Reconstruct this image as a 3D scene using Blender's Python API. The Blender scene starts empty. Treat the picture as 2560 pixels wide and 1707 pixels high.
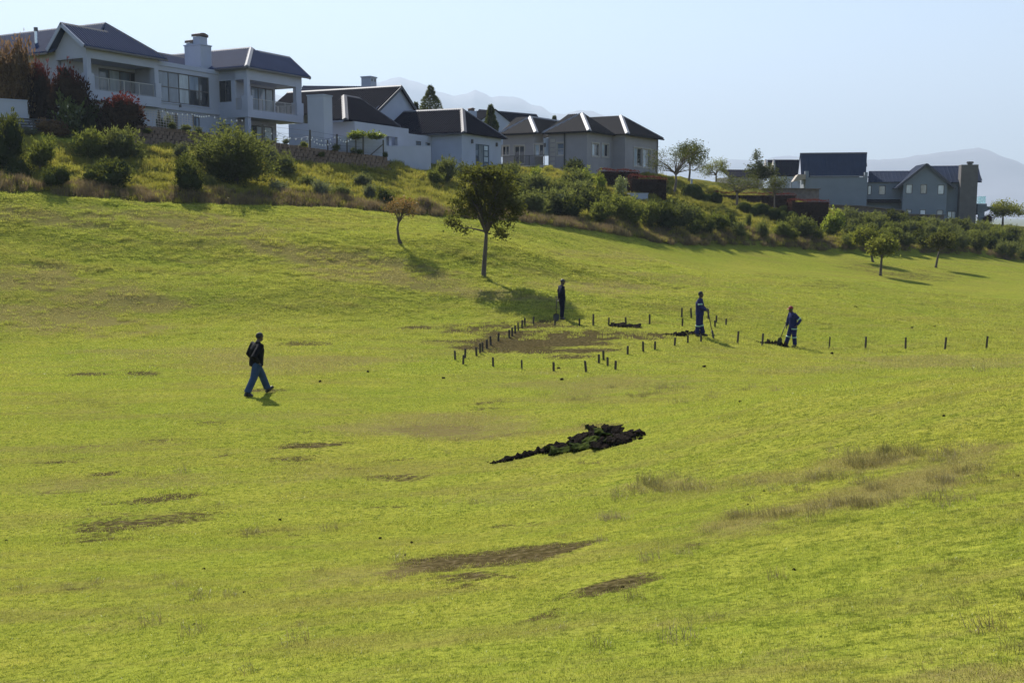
import bpy, bmesh, math, random
import numpy as np
from mathutils import Vector, Matrix, Euler, noise as mnoise

# ------------------------------------------------------------------ camera, sky, sun, exposure
SC = bpy.context.scene
COL = SC.collection
FPX, CX, CY, HOR = 2600.0, 1280.0, 853.5, 530.0        # focal length and horizon row in photo pixels (2560 x 1707)
PITCH = math.atan((CY - HOR) / FPX)
CP, SP = math.cos(PITCH), math.sin(PITCH)

cam_data = bpy.data.cameras.new("camera")
cam_data.sensor_width = 36.0
cam_data.lens = 36.0 * FPX / 2560.0
cam_data.clip_start = 0.1
cam_data.clip_end = 40000.0
cam = bpy.data.objects.new("camera", cam_data)
COL.objects.link(cam)
cam.location = (0, 0, 0)
cam.rotation_euler = (math.pi / 2 - PITCH, 0, 0)
SC.camera = cam

SUN_AZ = math.atan2(-0.42, 0.91)        # sun stands behind the hill, to the left
SUN_EL = math.radians(41)
world = bpy.data.worlds.new("World")
SC.world = world
world.use_nodes = True
wn = world.node_tree
sky = wn.nodes.new("ShaderNodeTexSky")
sky.sky_type = 'NISHITA'
sky.sun_disc = False
sky.sun_elevation = SUN_EL
sky.sun_rotation = SUN_AZ
sky.altitude = 200
sky.air_density = 1.0
sky.dust_density = 0.6
sky.ozone_density = 2.4
wn.nodes["Background"].inputs[1].default_value = 0.074
wn.links.new(sky.outputs[0], wn.nodes["Background"].inputs[0])

sun_data = bpy.data.lights.new("sun", 'SUN')
sun_data.energy = 5.0
sun_data.angle = math.radians(0.55)
sun_data.color = (1.0, 0.95, 0.88)
sun = bpy.data.objects.new("sun", sun_data)
COL.objects.link(sun)
SUN_DIR = Vector((math.sin(SUN_AZ) * math.cos(SUN_EL), math.cos(SUN_AZ) * math.cos(SUN_EL), math.sin(SUN_EL)))
sun.rotation_euler = SUN_DIR.to_track_quat('Z', 'Y').to_euler()
sun.location = (-40, 60, 60)

SC.view_settings.view_transform = 'Standard'
SC.view_settings.look = 'None'
SC.view_settings.exposure = 1.1
SC.view_settings.gamma = 1.0
SC.view_settings.use_curve_mapping = False
SC.render.engine = 'CYCLES'
SC.cycles.use_denoising = True
SC.cycles.max_bounces = 6
SC.cycles.diffuse_bounces = 3
SC.cycles.glossy_bounces = 3
SC.cycles.transmission_bounces = 4
SC.cycles.transparent_max_bounces = 6
SC.cycles.volume_bounces = 0
SC.cycles.use_adaptive_sampling = True
SC.cycles.adaptive_threshold = 0.012

RNG = np.random.default_rng(7)
random.seed(5)

# ------------------------------------------------------------------ pixel -> place helpers
def ray(px, py):
    u = (px - CX) / FPX
    v = (CY - py) / FPX
    return np.array([u, CP + v * SP, -SP + v * CP])

def at(px, py, Y):
    "point on the pixel's line of sight at forward distance Y"
    d = ray(px, py)
    return d * (Y / d[1])

def project(P):
    P = np.asarray(P, float)
    x, y, z = P[..., 0], P[..., 1], P[..., 2]
    depth = y * CP - z * SP
    up = y * SP + z * CP
    depth = np.where(np.abs(depth) < 1e-6, 1e-6, depth)
    return CX + FPX * x / depth, CY - FPX * up / depth, depth
# ------------------------------------------------------------------ terrain
CTRL_PX = [
 (0,1707,9.5),(640,1707,8.4),(1280,1707,7.5),(1920,1707,6.8),(2560,1707,6.2),
 (0,1500,12.4),(640,1500,11.6),(1280,1500,10.6),(1920,1500,9.4),(2560,1500,8.3),
 (0,1300,18),(640,1300,17),(1280,1330,15),(1920,1300,12.8),(2560,1300,11),
 (0,1150,22.5),(640,1150,22),(1280,1150,21),(1920,1150,17.3),(2560,1150,14.3),
 (0,1040,27),(640,1000,29),(1280,1010,28),(1800,1000,25),
 (2560,948,19.6),(2300,962,20.8),(2060,970,22.0),
 (2560,924,33.5),(2300,939,32.5),(2060,950,31.5),
 (1700,950,31),(1280,930,34.5),(900,940,33.5),(400,950,33),(0,945,33.5),
 (0,870,40),(400,880,38.5),(800,870,39),(1100,850,41),(1250,870,39.5),(1450,860,40),(1745,840,42),(1980,866,43.5),(2250,874,42),(2560,874,41),
 (0,800,43.5),(400,780,46),(800,770,47),(1100,760,49),(1210,690,52.5),(1400,798,45.2),(1300,745,49),
 (0,700,48),(400,690,50.5),(800,690,51),(0,600,52.5),(400,600,55),(800,600,57),(1003,607,57.5),
 (0,484,58),(400,512,61),(762,522,65),(1000,535,68),(1306,556,73),(1210,600,59),
 (1450,700,56),(1450,640,64),(1560,590,79),(1700,740,52),(1700,680,64),(1700,630,80),(1850,617,87),
 (2000,760,54),(2000,700,68),(2200,690,80),(2185,655,90),(2340,668,92),(2200,632,98),(2070,630,93),(2450,640,104),(2560,655,108),
 (2560,735,72),(2450,735,72),(2300,720,70),(2300,775,57),(2560,800,54),
 (0,345,71),(200,350,72.5),(420,372,74.8),(0,400,66),(250,420,67),(500,440,69),(620,455,71),
 (334,357,74.3),(647,392,77.6),(863,411,80.8),(979,426,84.0),
 (985,408,87),(1070,440,90),(1000,480,77),(1473,440,105),(1660,450,112),(1300,480,88),(1500,520,88),
 (1850,540,100),(1750,500,108),(1750,455,122),(1900,480,125),(2030,575,104),(2070,610,97),
 (2200,540,138),(2400,560,138),(2560,570,130),(2300,590,118),(2100,560,118),(2560,610,115)]
CTRL_W = [(-30,87,5.4),(-22,95,5.3),(-35,100,6),(-45,85,6.3),(-16,97,4.8),(-6,99,4.25),(-4,108,4.2),(10,112,3.7),
 (-40,130,6),(0,130,5),(30,140,2.4),(60,165,-3),(80,145,-3),(-70,80,5),(-60,60,1.2),(-60,40,-5),(90,105,-6),(75,70,-7),(60,40,-6),
 (40,20,-4),(20,5,-1.5),(-25,5,-4.3),(-40,20,-5.4),(0,-10,-1.8),(-30,-12,-3),(20,-12,-1.2),(0,2,-2.2),(-90,110,6),(-90,20,-5),(100,10,-4),(0,170,3),(-60,170,5)]
_cp = np.array([at(*c) for c in CTRL_PX] + [np.array(c, float) for c in CTRL_W])

def _tps_k(r2):
    return 0.5 * r2 * np.log(np.maximum(r2, 1e-9))
def _tps_fit(P, z, lam):
    n = len(P)
    K = _tps_k(((P[:, None] - P[None]) ** 2).sum(-1)) + lam * np.eye(n)
    A = np.zeros((n + 3, n + 3))
    A[:n, :n] = K
    A[:n, n] = 1; A[:n, n + 1:] = P
    A[n, :n] = 1; A[n + 1:, :n] = P.T
    return np.linalg.solve(A, np.concatenate([z, np.zeros(3)]))
_TS = 20.0
_tw = _tps_fit(_cp[:, :2] / _TS, _cp[:, 2], 0.004)
def base_z(X, Y):
    X = np.asarray(X, float); Y = np.asarray(Y, float)
    sh = X.shape
    Q = np.stack([np.clip(X, -130, 130).ravel(), np.clip(Y, -25, 190).ravel()], 1) / _TS
    out = np.empty(len(Q)); n = len(_cp)
    for i in range(0, len(Q), 20000):
        q = Q[i:i + 20000]
        out[i:i + 20000] = _tps_k(((q[:, None] - _cp[None, :, :2] / _TS) ** 2).sum(-1)) @ _tw[:n] + _tw[n] + q @ _tw[n + 1:]
    out = out.reshape(sh)
    s = np.clip((Y - 145) / 90, 0, 1); s = s * s * (3 - 2 * s)
    return out * (1 - s) + (-32) * s

def sstep(a, b, x):
    t = np.clip((x - a) / (b - a), 0, 1)
    return t * t * (3 - 2 * t)

_perm = np.random.default_rng(3).random((256, 256))
def vnoise(x, y):
    xi = np.floor(x).astype(int); yi = np.floor(y).astype(int)
    fx = x - xi; fy = y - yi
    fx = fx * fx * (3 - 2 * fx); fy = fy * fy * (3 - 2 * fy)
    a = _perm[xi % 256, yi % 256]; b = _perm[(xi + 1) % 256, yi % 256]
    c = _perm[xi % 256, (yi + 1) % 256]; d = _perm[(xi + 1) % 256, (yi + 1) % 256]
    return (a * (1 - fx) + b * fx) * (1 - fy) + (c * (1 - fx) + d * fx) * fy
def fbm(x, y, o=4):
    s = 0; a = 0.5
    for k in range(o):
        s = s + a * vnoise(x * 2 ** k + 17 * k, y * 2 ** k + 31 * k); a *= 0.5
    return s

# edge between mown turf and the rough bank, as ground points
BORDER_PX = [(-200,478,56.5),(0,484,58),(200,503,59.5),(400,512,61),(762,522,65),(960,530,67.5),(1090,536,69),(1306,556,73),(1450,578,75.5),(1560,591,79),(1850,617,87),(2070,629,93),(2200,632,98),(2340,638,101.5),(2450,642,104),(2560,655,108),(2900,690,116)]
BORDER = np.array([at(*c)[:2] for c in BORDER_PX])
def border_dist(X, Y):
    "positive on the rough side: distance past the turf edge"
    yb = np.interp(X, BORDER[:, 0], BORDER[:, 1])
    return (np.asarray(Y) - yb) * 0.9

# lawn plateau above the bank (mown grass in front of the left houses)
def rough_mask(X, Y):
    d = border_dist(X, Y)
    r = sstep(-0.3, 0.6, d + 1.2 * (fbm(X * 0.5, Y * 0.5) - 0.5))
    return r

def ground_z(X, Y):
    X = np.asarray(X, float); Y = np.asarray(Y, float)
    z = base_z(X, Y)
    d = border_dist(X, Y)
    r = sstep(0, 1.5, d) * (1 - sstep(26, 40, d))
    # small earth lip at the turf edge, tussocks and humps on the bank, soft roll in the turf
    lip = sstep(10, 30, X) * 0.45 + 0.12
    z = z + lip * sstep(-0.3, 0.5, d + 1.0 * (fbm(X * 0.6, Y * 0.6, 3) - 0.5)) * (1 - sstep(2, 6, d))
    z = z + r * (1.0 * (fbm(X * 0.45 + 3, Y * 0.45, 3) - 0.45) + 0.75 * (vnoise(X * 0.85, Y * 0.85) - 0.45) * vnoise(X * 0.3 + 7, Y * 0.3) * 1.6)
    hill = sstep(42, 50, Y) * (1 - sstep(0, 4, X - 8)) * (1 - sstep(-1, 0, d))
    z = z + hill * (0.16 * (fbm(X * 0.35, Y * 0.8, 3) - 0.5) + 0.10 * (vnoise(X * 0.9, Y * 2.0) - 0.5) + 0.8 * (vnoise(X * 0.07 + 2, Y * 0.24 - X * 0.03) - 0.5))
    z = z + 0.4 * (vnoise(X * 0.09 + 30, Y * 0.13) - 0.5) * sstep(48, 58, Y) * sstep(4, 12, X) * (1 - sstep(-1, 0, d))
    z = z + 0.05 * (fbm(X * 0.25 + 9, Y * 0.25, 2) - 0.4) * sstep(6, 20, Y)
    return z

def gz(x, y):
    return float(ground_z(np.array([float(x)]), np.array([float(y)]))[0])

def hit(px, py, y0=5.0, y1=150.0):
    "first ground point on a pixel's line of sight"
    d = ray(px, py)
    Ys = np.arange(y0, y1, 0.15)
    P = d[None] * (Ys / d[1])[:, None]
    below = P[:, 2] < ground_z(P[:, 0], P[:, 1])
    i = int(np.argmax(below)) if below.any() else len(Ys) - 1
    lo, hi = Ys[max(i - 1, 0)], Ys[i]
    for _ in range(12):
        m = 0.5 * (lo + hi); p = d * (m / d[1])
        if p[2] < gz(p[0], p[1]): hi = m
        else: lo = m
    p = d * (hi / d[1])
    return np.array([p[0], p[1], gz(p[0], p[1])])
# ------------------------------------------------------------------ object helpers
def tag(o, label=None, cat=None, group=None, kind=None):
    if label: o["label"] = label
    if cat: o["category"] = cat
    if group: o["group"] = group
    if kind: o["kind"] = kind
    return o

def link(name, data, parent=None, mat=None):
    o = bpy.data.objects.new(name, data)
    COL.objects.link(o)
    if parent is not None: o.parent = parent
    if mat is not None and data is not None and len(data.materials) == 0:
        data.materials.append(mat)
    return o

def empty(name, loc=(0, 0, 0), rz=0.0):
    o = bpy.data.objects.new(name, None)
    o.empty_display_size = 0.3
    COL.objects.link(o)
    o.location = loc
    o.rotation_euler = (0, 0, rz)
    return o

def mesh_from(name, verts, faces, mat=None, smooth=False, mats=None, fmat=None):
    me = bpy.data.meshes.new(name)
    verts = np.asarray(verts, dtype=np.float32)
    if isinstance(faces, np.ndarray):
        nf, k = faces.shape
        me.vertices.add(len(verts)); me.vertices.foreach_set("co", verts.ravel())
        me.loops.add(nf * k); me.loops.foreach_set("vertex_index", faces.astype(np.int32).ravel())
        me.polygons.add(nf); me.polygons.foreach_set("loop_start", np.arange(0, nf * k, k, dtype=np.int32))
        me.update(calc_edges=True)
    else:
        me.from_pydata([tuple(map(float, v)) for v in verts], [], [tuple(f) for f in faces])
        me.update()
    if mats:
        for m in mats: me.materials.append(m)
        if fmat is not None:
            me.polygons.foreach_set("material_index", np.asarray(fmat, dtype=np.int32))
    elif mat: me.materials.append(mat)
    if smooth:
        me.polygons.foreach_set("use_smooth", np.ones(len(me.polygons), dtype=bool))
    return me

class MB:
    "collects boxes, bars, prisms and tubes into one mesh"
    def __init__(s): s.v = []; s.f = []
    def add(s, verts, faces):
        b = len(s.v)
        s.v += [tuple(map(float, q)) for q in verts]
        s.f += [tuple(b + i for i in f) for f in faces]
        return s
    def hexa(s, p):
        "eight corners: bottom four (ccw), top four"
        return s.add(p, [(3, 2, 1, 0), (4, 5, 6, 7), (0, 1, 5, 4), (1, 2, 6, 5), (2, 3, 7, 6), (3, 0, 4, 7)])
    def box(s, x0, x1, y0, y1, z0, z1):
        return s.hexa([(x0, y0, z0), (x1, y0, z0), (x1, y1, z0), (x0, y1, z0), (x0, y0, z1), (x1, y0, z1), (x1, y1, z1), (x0, y1, z1)])
    def bar(s, a, b, w, h=None, up=(0, 0, 1)):
        a = Vector(a); b = Vector(b); h = h or w
        d = (b - a).normalized(); up = Vector(up)
        if abs(d.dot(up)) > 0.98: up = Vector((1, 0, 0))
        r = d.cross(up).normalized() * (w / 2); t = r.cross(d).normalized() * (h / 2)
        return s.hexa([a - r - t, a + r - t, b + r - t, b - r - t, a - r + t, a + r + t, b + r + t, b - r + t])
    def tube(s, pts, radii, n=8, cap=True):
        pts = [Vector(p) for p in pts]
        if not hasattr(radii, '__len__'): radii = [radii] * len(pts)
        base = len(s.v); ref = None
        for i, p in enumerate(pts):
            d = (pts[min(i + 1, len(pts) - 1)] - pts[max(i - 1, 0)])
            d = d.normalized() if d.length > 1e-9 else Vector((0, 0, 1))
            if ref is None: ref = Vector((1, 0, 0)) if abs(d.x) < 0.9 else Vector((0, 1, 0))
            x = (ref - d * ref.dot(d)).normalized(); y = d.cross(x); ref = x
            r = radii[i]; rx, ry = (r if hasattr(r, '__len__') else (r, r))
            for k in range(n):
                a = 2 * math.pi * k / n
                q = p + x * (rx * math.cos(a)) + y * (ry * math.sin(a))
                s.v.append((q.x, q.y, q.z))
        for i in range(len(pts) - 1):
            for k in range(n):
                k2 = (k + 1) % n
                s.f.append((base + i * n + k, base + i * n + k2, base + (i + 1) * n + k2, base + (i + 1) * n + k))
        if cap:
            s.f.append(tuple(base + k for k in reversed(range(n))))
            s.f.append(tuple(base + (len(pts) - 1) * n + k for k in range(n)))
        return s
    def slab(s, poly, off):
        "polygon of 3-D points, extruded by vector off"
        n = len(poly); off = Vector(off)
        P = [Vector(p) for p in poly]; Q = [p + off for p in P]
        f = [tuple(range(n)), tuple(reversed(range(n, 2 * n)))]
        for i in range(n):
            j = (i + 1) % n
            f.append((i, i + n, j + n, j))
        return s.add([tuple(p) for p in P + Q], f)
    def mesh(s, name, mat=None, smooth=False):
        me = mesh_from(name, np.array(s.v, dtype=np.float32), s.f, mat, smooth)
        bm = bmesh.new(); bm.from_mesh(me)
        bmesh.ops.recalc_face_normals(bm, faces=bm.faces)
        bm.to_mesh(me); bm.free()
        return me
    def build(s, name, mat, parent=None, smooth=False):
        return link(name, s.mesh(name, mat, smooth), parent)

def copy_tree(o, parent=None):
    c = o.copy(); COL.objects.link(c)
    c.parent = parent
    for ch in o.children: copy_tree(ch, c)
    return c

# ------------------------------------------------------------------ material helpers
class NT:
    def __init__(s, name):
        s.m = bpy.data.materials.new(name); s.m.use_nodes = True
        s.t = s.m.node_tree; s.t.nodes.clear()
        s.out = s.t.nodes.new("ShaderNodeOutputMaterial")
    def n(s, typ, **kw):
        nd = s.t.nodes.new(typ)
        for k, v in kw.items():
            if k.startswith('i_'):
                key = k[2:]; key = int(key) if key.isdigit() else key.replace('_', ' ')
                s.put(nd.inputs[key], v)
            else: setattr(nd, k, v)
        return nd
    def put(s, sock, v):
        if isinstance(v, bpy.types.NodeSocket): s.t.links.new(v, sock)
        elif isinstance(v, bpy.types.Node): s.t.links.new(v.outputs[0], sock)
        else:
            if hasattr(sock.default_value, '__len__') and len(sock.default_value) == 4 and len(v) == 3: v = (*v, 1)
            sock.default_value = v
    def pos(s): return s.n("ShaderNodeNewGeometry").outputs["Position"]
    def objco(s): return s.n("ShaderNodeTexCoord").outputs["Object"]
    def scale(s, vec, sc):
        m = s.n("ShaderNodeMapping"); s.put(m.inputs[0], vec); m.inputs["Scale"].default_value = sc
        return m.outputs[0]
    def noise(s, vec, scale, detail=4, rough=0.55, dist=0.0):
        nd = s.n("ShaderNodeTexNoise"); s.put(nd.inputs["Vector"], vec)
        nd.inputs["Scale"].default_value = scale; nd.inputs["Detail"].default_value = detail
        nd.inputs["Roughness"].default_value = rough; nd.inputs["Distortion"].default_value = dist
        return nd.outputs[0]
    def ramp(s, fac, stops):
        r = s.n("ShaderNodeValToRGB"); s.put(r.inputs[0], fac)
        e = r.color_ramp.elements
        while len(e) < len(stops): e.new(0.5)
        for k, (p, c) in enumerate(stops):
            e[k].position = p; e[k].color = (*c, 1) if len(c) == 3 else c
        return r.outputs[0]
    def mix(s, fac, a, b, mode='MIX'):
        m = s.n("ShaderNodeMix", data_type='RGBA', blend_type=mode)
        s.put(m.inputs[0], fac); s.put(m.inputs[6], a); s.put(m.inputs[7], b)
        return m.outputs[2]
    def math(s, op, a, b=0.0, clamp=False):
        m = s.n("ShaderNodeMath", operation=op, use_clamp=clamp)
        s.put(m.inputs[0], a); s.put(m.inputs[1], b)
        return m.outputs[0]
    def attr(s, name, kind='GEOMETRY'):
        a = s.n("ShaderNodeAttribute", attribute_name=name, attribute_type=kind)
        return a.outputs["Fac"]
    def bump(s, h, strength, dist=0.05):
        b = s.n("ShaderNodeBump"); s.put(b.inputs["Height"], h)
        b.inputs["Strength"].default_value = strength; b.inputs["Distance"].default_value = dist
        return b.outputs[0]
    def finish(s, shader):
        s.t.links.new(shader if isinstance(shader, bpy.types.NodeSocket) else shader.outputs[0], s.out.inputs[0])
        return s.m

def principled(name, col, rough=0.6, var=0.12, vscale=3.0, bump=0.0, bscale=20.0, metal=0.0, spec=0.5, stretch=(1, 1, 1)):
    t = NT(name)
    co = t.scale(t.objco(), stretch)
    nz = t.noise(co, vscale, 5)
    c0 = tuple(max(0, c * (1 - var)) for c in col); c1 = tuple(min(1, c * (1 + var)) for c in col)
    c = t.ramp(nz, [(0.3, c0), (0.7, c1)])
    p = t.n("ShaderNodeBsdfPrincipled", i_Base_Color=c, i_Roughness=rough, i_Metallic=metal)
    p.inputs["Specular IOR Level"].default_value = spec
    if bump > 0:
        t.put(p.inputs["Normal"], t.bump(t.noise(co, bscale, 4), bump))
    return t.finish(p)

def leaf_material(name, c0, c1, trans=0.35, gloss=0.25, rough=0.4, scale=1.2, top=None, top_range=(0.6, 0.9), glow=(0.5, 0.55, 0.05)):
    "two-sided leaf: diffuse + light shining through + waxy gloss; optional young leaf colour near the plant's top"
    t = NT(name)
    nz = t.noise(t.pos(), scale * 6, 3)
    rnd = t.n("ShaderNodeObjectInfo").outputs["Random"]
    f = t.math('ADD', t.math('MULTIPLY', nz, 1.2), t.math('MULTIPLY', t.math('SUBTRACT', rnd, 0.5), 0.5))
    col = t.ramp(f, [(0.3, c0), (0.8, c1)])
    if top:
        g = t.attr('tip')
        col = t.mix(t.ramp(g, [(top_range[0], (0, 0, 0)), (top_range[1], (1, 1, 1))]), col, top)
    d = t.n("ShaderNodeBsdfDiffuse", i_Color=col)
    tr = t.n("ShaderNodeBsdfTranslucent", i_Color=t.mix(0.3, col, glow, 'MIX') if trans > 0.2 else col)
    m = t.n("ShaderNodeMixShader", i_0=trans); t.put(m.inputs[1], d); t.put(m.inputs[2], tr)
    g = t.n("ShaderNodeBsdfGlossy", i_Roughness=rough, i_Color=(0.8, 0.8, 0.8))
    fr = t.n("ShaderNodeFresnel", i_IOR=1.4)
    m2 = t.n("ShaderNodeMixShader", i_0=t.math('MULTIPLY', fr, gloss * 2)); t.put(m2.inputs[1], m); t.put(m2.inputs[2], g)
    return t.finish(m2)

# ------------------------------------------------------------------ turf colour, shared by ground and blades
def turf_colour(t, bare, dry_shade, gain=1.0, fscale=11.0, shag=0.3):
    p = t.pos()
    def k(c): return tuple(min(1, q * gain) for q in c)
    big = t.noise(p, 0.16, 2, 0.6)
    mid = t.noise(t.scale(p, (0.7, 1.6, 1)), 0.9, 3, 0.65)
    fine = t.noise(p, fscale, 3, 0.7)
    g = t.ramp(mid, [(0.28, k((0.150, 0.174, 0.022))), (0.5, k((0.200, 0.208, 0.030))), (0.72, k((0.245, 0.230, 0.040)))])
    g2 = t.ramp(big, [(0.35, k((0.165, 0.194, 0.026))), (0.65, k((0.22, 0.210, 0.036)))])
    c = t.mix(0.45, g, g2)
    c = t.mix(t.ramp(fine, [(0.36, (0.9, 0.9, 0.9)), (0.52, (0, 0, 0))]), c, k((0.050, 0.070, 0.008)))  # dark grain painted for the shaded gaps between blades
    fl = t.noise(t.scale(p, (1.0, 2.2, 1.5)), 2.6, 4, 0.75)
    c = t.mix(t.math('MULTIPLY', t.ramp(fl, [(0.36, (0.85, 0.85, 0.85)), (0.47, (0, 0, 0))]), shag), c, k((0.045, 0.060, 0.008)))  # painted tussock shading: dark flecks here, light ones below
    c = t.mix(t.math('MULTIPLY', t.ramp(fl, [(0.54, (0, 0, 0)), (0.68, (0.6, 0.6, 0.6))]), shag), c, k((0.31, 0.30, 0.045)))
    edge = t.noise(t.scale(p, (1, 1.5, 1)), 4.0, 5, 0.78)
    br = t.math('ADD', bare, t.math('MULTIPLY', t.math('SUBTRACT', edge, 0.55), 2.6))
    br = t.ramp(br, [(0.18, (0, 0, 0)), (0.60, (1, 1, 1))])
    soil = t.ramp(fine, [(0.3, (0.020, 0.013, 0.009)), (0.55, (0.060, 0.041, 0.024)), (0.75, (0.16, 0.12, 0.08))])
    streak = t.noise(t.scale(p, (0.22, 0.9, 0.5)), 1.0, 4, 0.75)
    c = t.mix(t.math('MULTIPLY', t.ramp(streak, [(0.48, (0, 0, 0)), (0.66, (1, 1, 1))]), 0.55), c, k((0.145, 0.125, 0.036)))
    c = t.mix(t.math('MULTIPLY', br, 0.88), c, soil)
    dr = t.math('ADD', dry_shade, t.math('MULTIPLY', t.math('SUBTRACT', edge, 0.5), 1.0))
    dr = t.ramp(dr, [(0.15, (0, 0, 0)), (0.7, (1, 1, 1))])
    c = t.mix(t.math('MULTIPLY', dr, 0.75), c, k((0.155, 0.126, 0.048)))
    return c

t = NT("turf_ground")
rg = t.attr("rough")
col = turf_colour(t, t.attr("bare"), t.attr("dry_shade"), 1.18, 11.0, t.attr("shag"))
pp = t.pos()
rough_col = t.ramp(t.noise(pp, 0.8, 5, 0.7), [(0.3, (0.05, 0.055, 0.02)), (0.5, (0.12, 0.12, 0.025)), (0.7, (0.17, 0.13, 0.04))])
col = t.mix(rg, col, rough_col)
b1 = t.noise(t.scale(pp, (1, 1, 1)), 14, 4, 0.7)
b2 = t.noise(t.scale(pp, (1, 2.2, 1)), 2.5, 4, 0.65)
hgt = t.math('ADD', t.math('MULTIPLY', b1, 0.35), b2)
p = t.n("ShaderNodeBsdfPrincipled", i_Base_Color=col, i_Roughness=0.95)
p.inputs["Specular IOR Level"].default_value = 0.0
t.put(p.inputs["Normal"], t.bump(hgt, 0.55, 0.12))
M_GROUND = t.finish(p)

def blade_material(name, fixed=None, trans=0.5, gloss=0.04):
    t = NT(name)
    if fixed is None:
        col = turf_colour(t, t.attr("bare", 'INSTANCER'), t.attr("dry_shade", 'INSTANCER'), 2.12, 26.0, t.attr("shag", 'INSTANCER'))
    else:
        f = t.noise(t.pos(), 1.1, 4, 0.7)
        col = t.ramp(f, fixed)
    d = t.n("ShaderNodeBsdfDiffuse", i_Color=col)
    tr = t.n("ShaderNodeBsdfTranslucent", i_Color=col)
    m = t.n("ShaderNodeMixShader", i_0=trans); t.put(m.inputs[1], d); t.put(m.inputs[2], tr)
    g = t.n("ShaderNodeBsdfGlossy", i_Roughness=0.38, i_Color=(1, 1, 1))
    m2 = t.n("ShaderNodeMixShader", i_0=gloss * 0.4); t.put(m2.inputs[1], m); t.put(m2.inputs[2], g)
    return t.finish(m2)

# ------------------------------------------------------------------ the ground sheet
def axis(parts):
    out = [parts[0][0]]
    for a, b, s in parts:
        n = max(1, int(round((b - a) / s)))
        out += list(a + (b - a) * np.arange(1, n + 1) / n)
    return np.array(out)
far = [200, 260, 350, 500, 750, 1100, 1700, 2600, 4000, 6000, 9000, 13000]
ys = np.concatenate([axis([(-25, 4, 1.2), (4, 34, 0.24), (34, 64, 0.34), (64, 112, 0.45), (112, 150, 1.0), (150, 190, 4)]), far])
xs_in = axis([(-60, -14, 0.5), (-14, 14, 0.28), (14, 60, 0.5)])
xs = np.concatenate([[-9000, -5000, -2500, -1200, -600, -320, -200, -140, -110, -90, -75, -66], xs_in, [66, 75, 90, 110, 140, 200, 320, 600, 1200, 2500, 5000, 9000]])
GX, GY = np.meshgrid(xs, ys)
GZ = ground_z(GX, GY)
GZ = np.where((np.abs(GX) > 135) | (GY > 235), -32 + 0 * GZ, GZ)
wx = sstep(90, 135, np.abs(GX)); GZ = GZ * (1 - wx) + np.minimum(GZ, -8) * wx
nyy, nxx = GX.shape
idx = np.arange(nyy * nxx).reshape(nyy, nxx)
quads = np.stack([idx[:-1, :-1], idx[:-1, 1:], idx[1:, 1:], idx[1:, :-1]], -1).reshape(-1, 4)
gme = mesh_from("ground", np.stack([GX, GY, GZ], -1).reshape(-1, 3), quads, M_GROUND, smooth=True)

# worn, bare and dried places on the ground, plus painted slope shade
BARE = [ # photo centre, half width, half height, slope, strength
 (1330,850,210,44,0.0,1.0),(1450,842,140,24,-.05,.8),(1190,822,110,24,0,.75),(1045,820,55,8,0,.7),(760,855,70,10,0,.55),(220,933,56,7,.03,.7),(345,934,42,6,0,.7),
 (655,972,75,9,0,.6),(262,1184,56,7,-.04,.8),(405,1245,118,12,-.08,.7),(280,1320,150,24,-.1,.58),(420,1300,110,14,-.1,.5),(545,1141,34,4,0,.6),(785,1113,85,6,-.05,.75),(990,1148,52,5,-.03,.6),
 (530,1056,42,5,0,.6),(1100,1072,130,16,0,.55),(1500,1062,60,8,0,.5),(1290,1395,210,28,-.12,1.5),(1110,1412,100,22,-.1,1.2),(1380,1378,100,20,-.1,1.5),(1180,1440,150,22,-.08,.8),(1240,1440,120,14,-.1,.7),(1150,1464,65,12,-.1,.8),(1010,1436,55,9,-.15,.8),(1500,1472,130,16,-.2,.9),(1600,1455,60,10,-.2,.8),
 (1375,1535,75,12,-.25,.8),(980,1193,100,6,-.03,.55),(330,1214,120,6,-.05,.6),(150,1232,100,5,-.05,.5),(1620,842,70,10,0,.8),(1545,832,60,8,0,.5),(1700,1372,80,8,-.3,.6),(200,1470,60,8,0,.4),(760,1555,90,8,-.2,.45),(480,1660,120,9,-.1,.4),
 (2290,690,120,18,.05,.42),(2170,668,100,14,.05,.36),(2060,715,130,12,.02,.36),(1950,690,120,10,.05,.3),(1110,1040,60,6,0,.35),(240,1010,60,5,0,.35),(620,1330,60,6,0,.3)]
_sr = np.random.default_rng(77)
BARE += [(_sr.uniform(60, 1500), _sr.uniform(990, 1340), _sr.uniform(30, 95), _sr.uniform(3, 6), _sr.uniform(-.1, .0), _sr.uniform(.32, .55)) for _ in range(30)]
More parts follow.
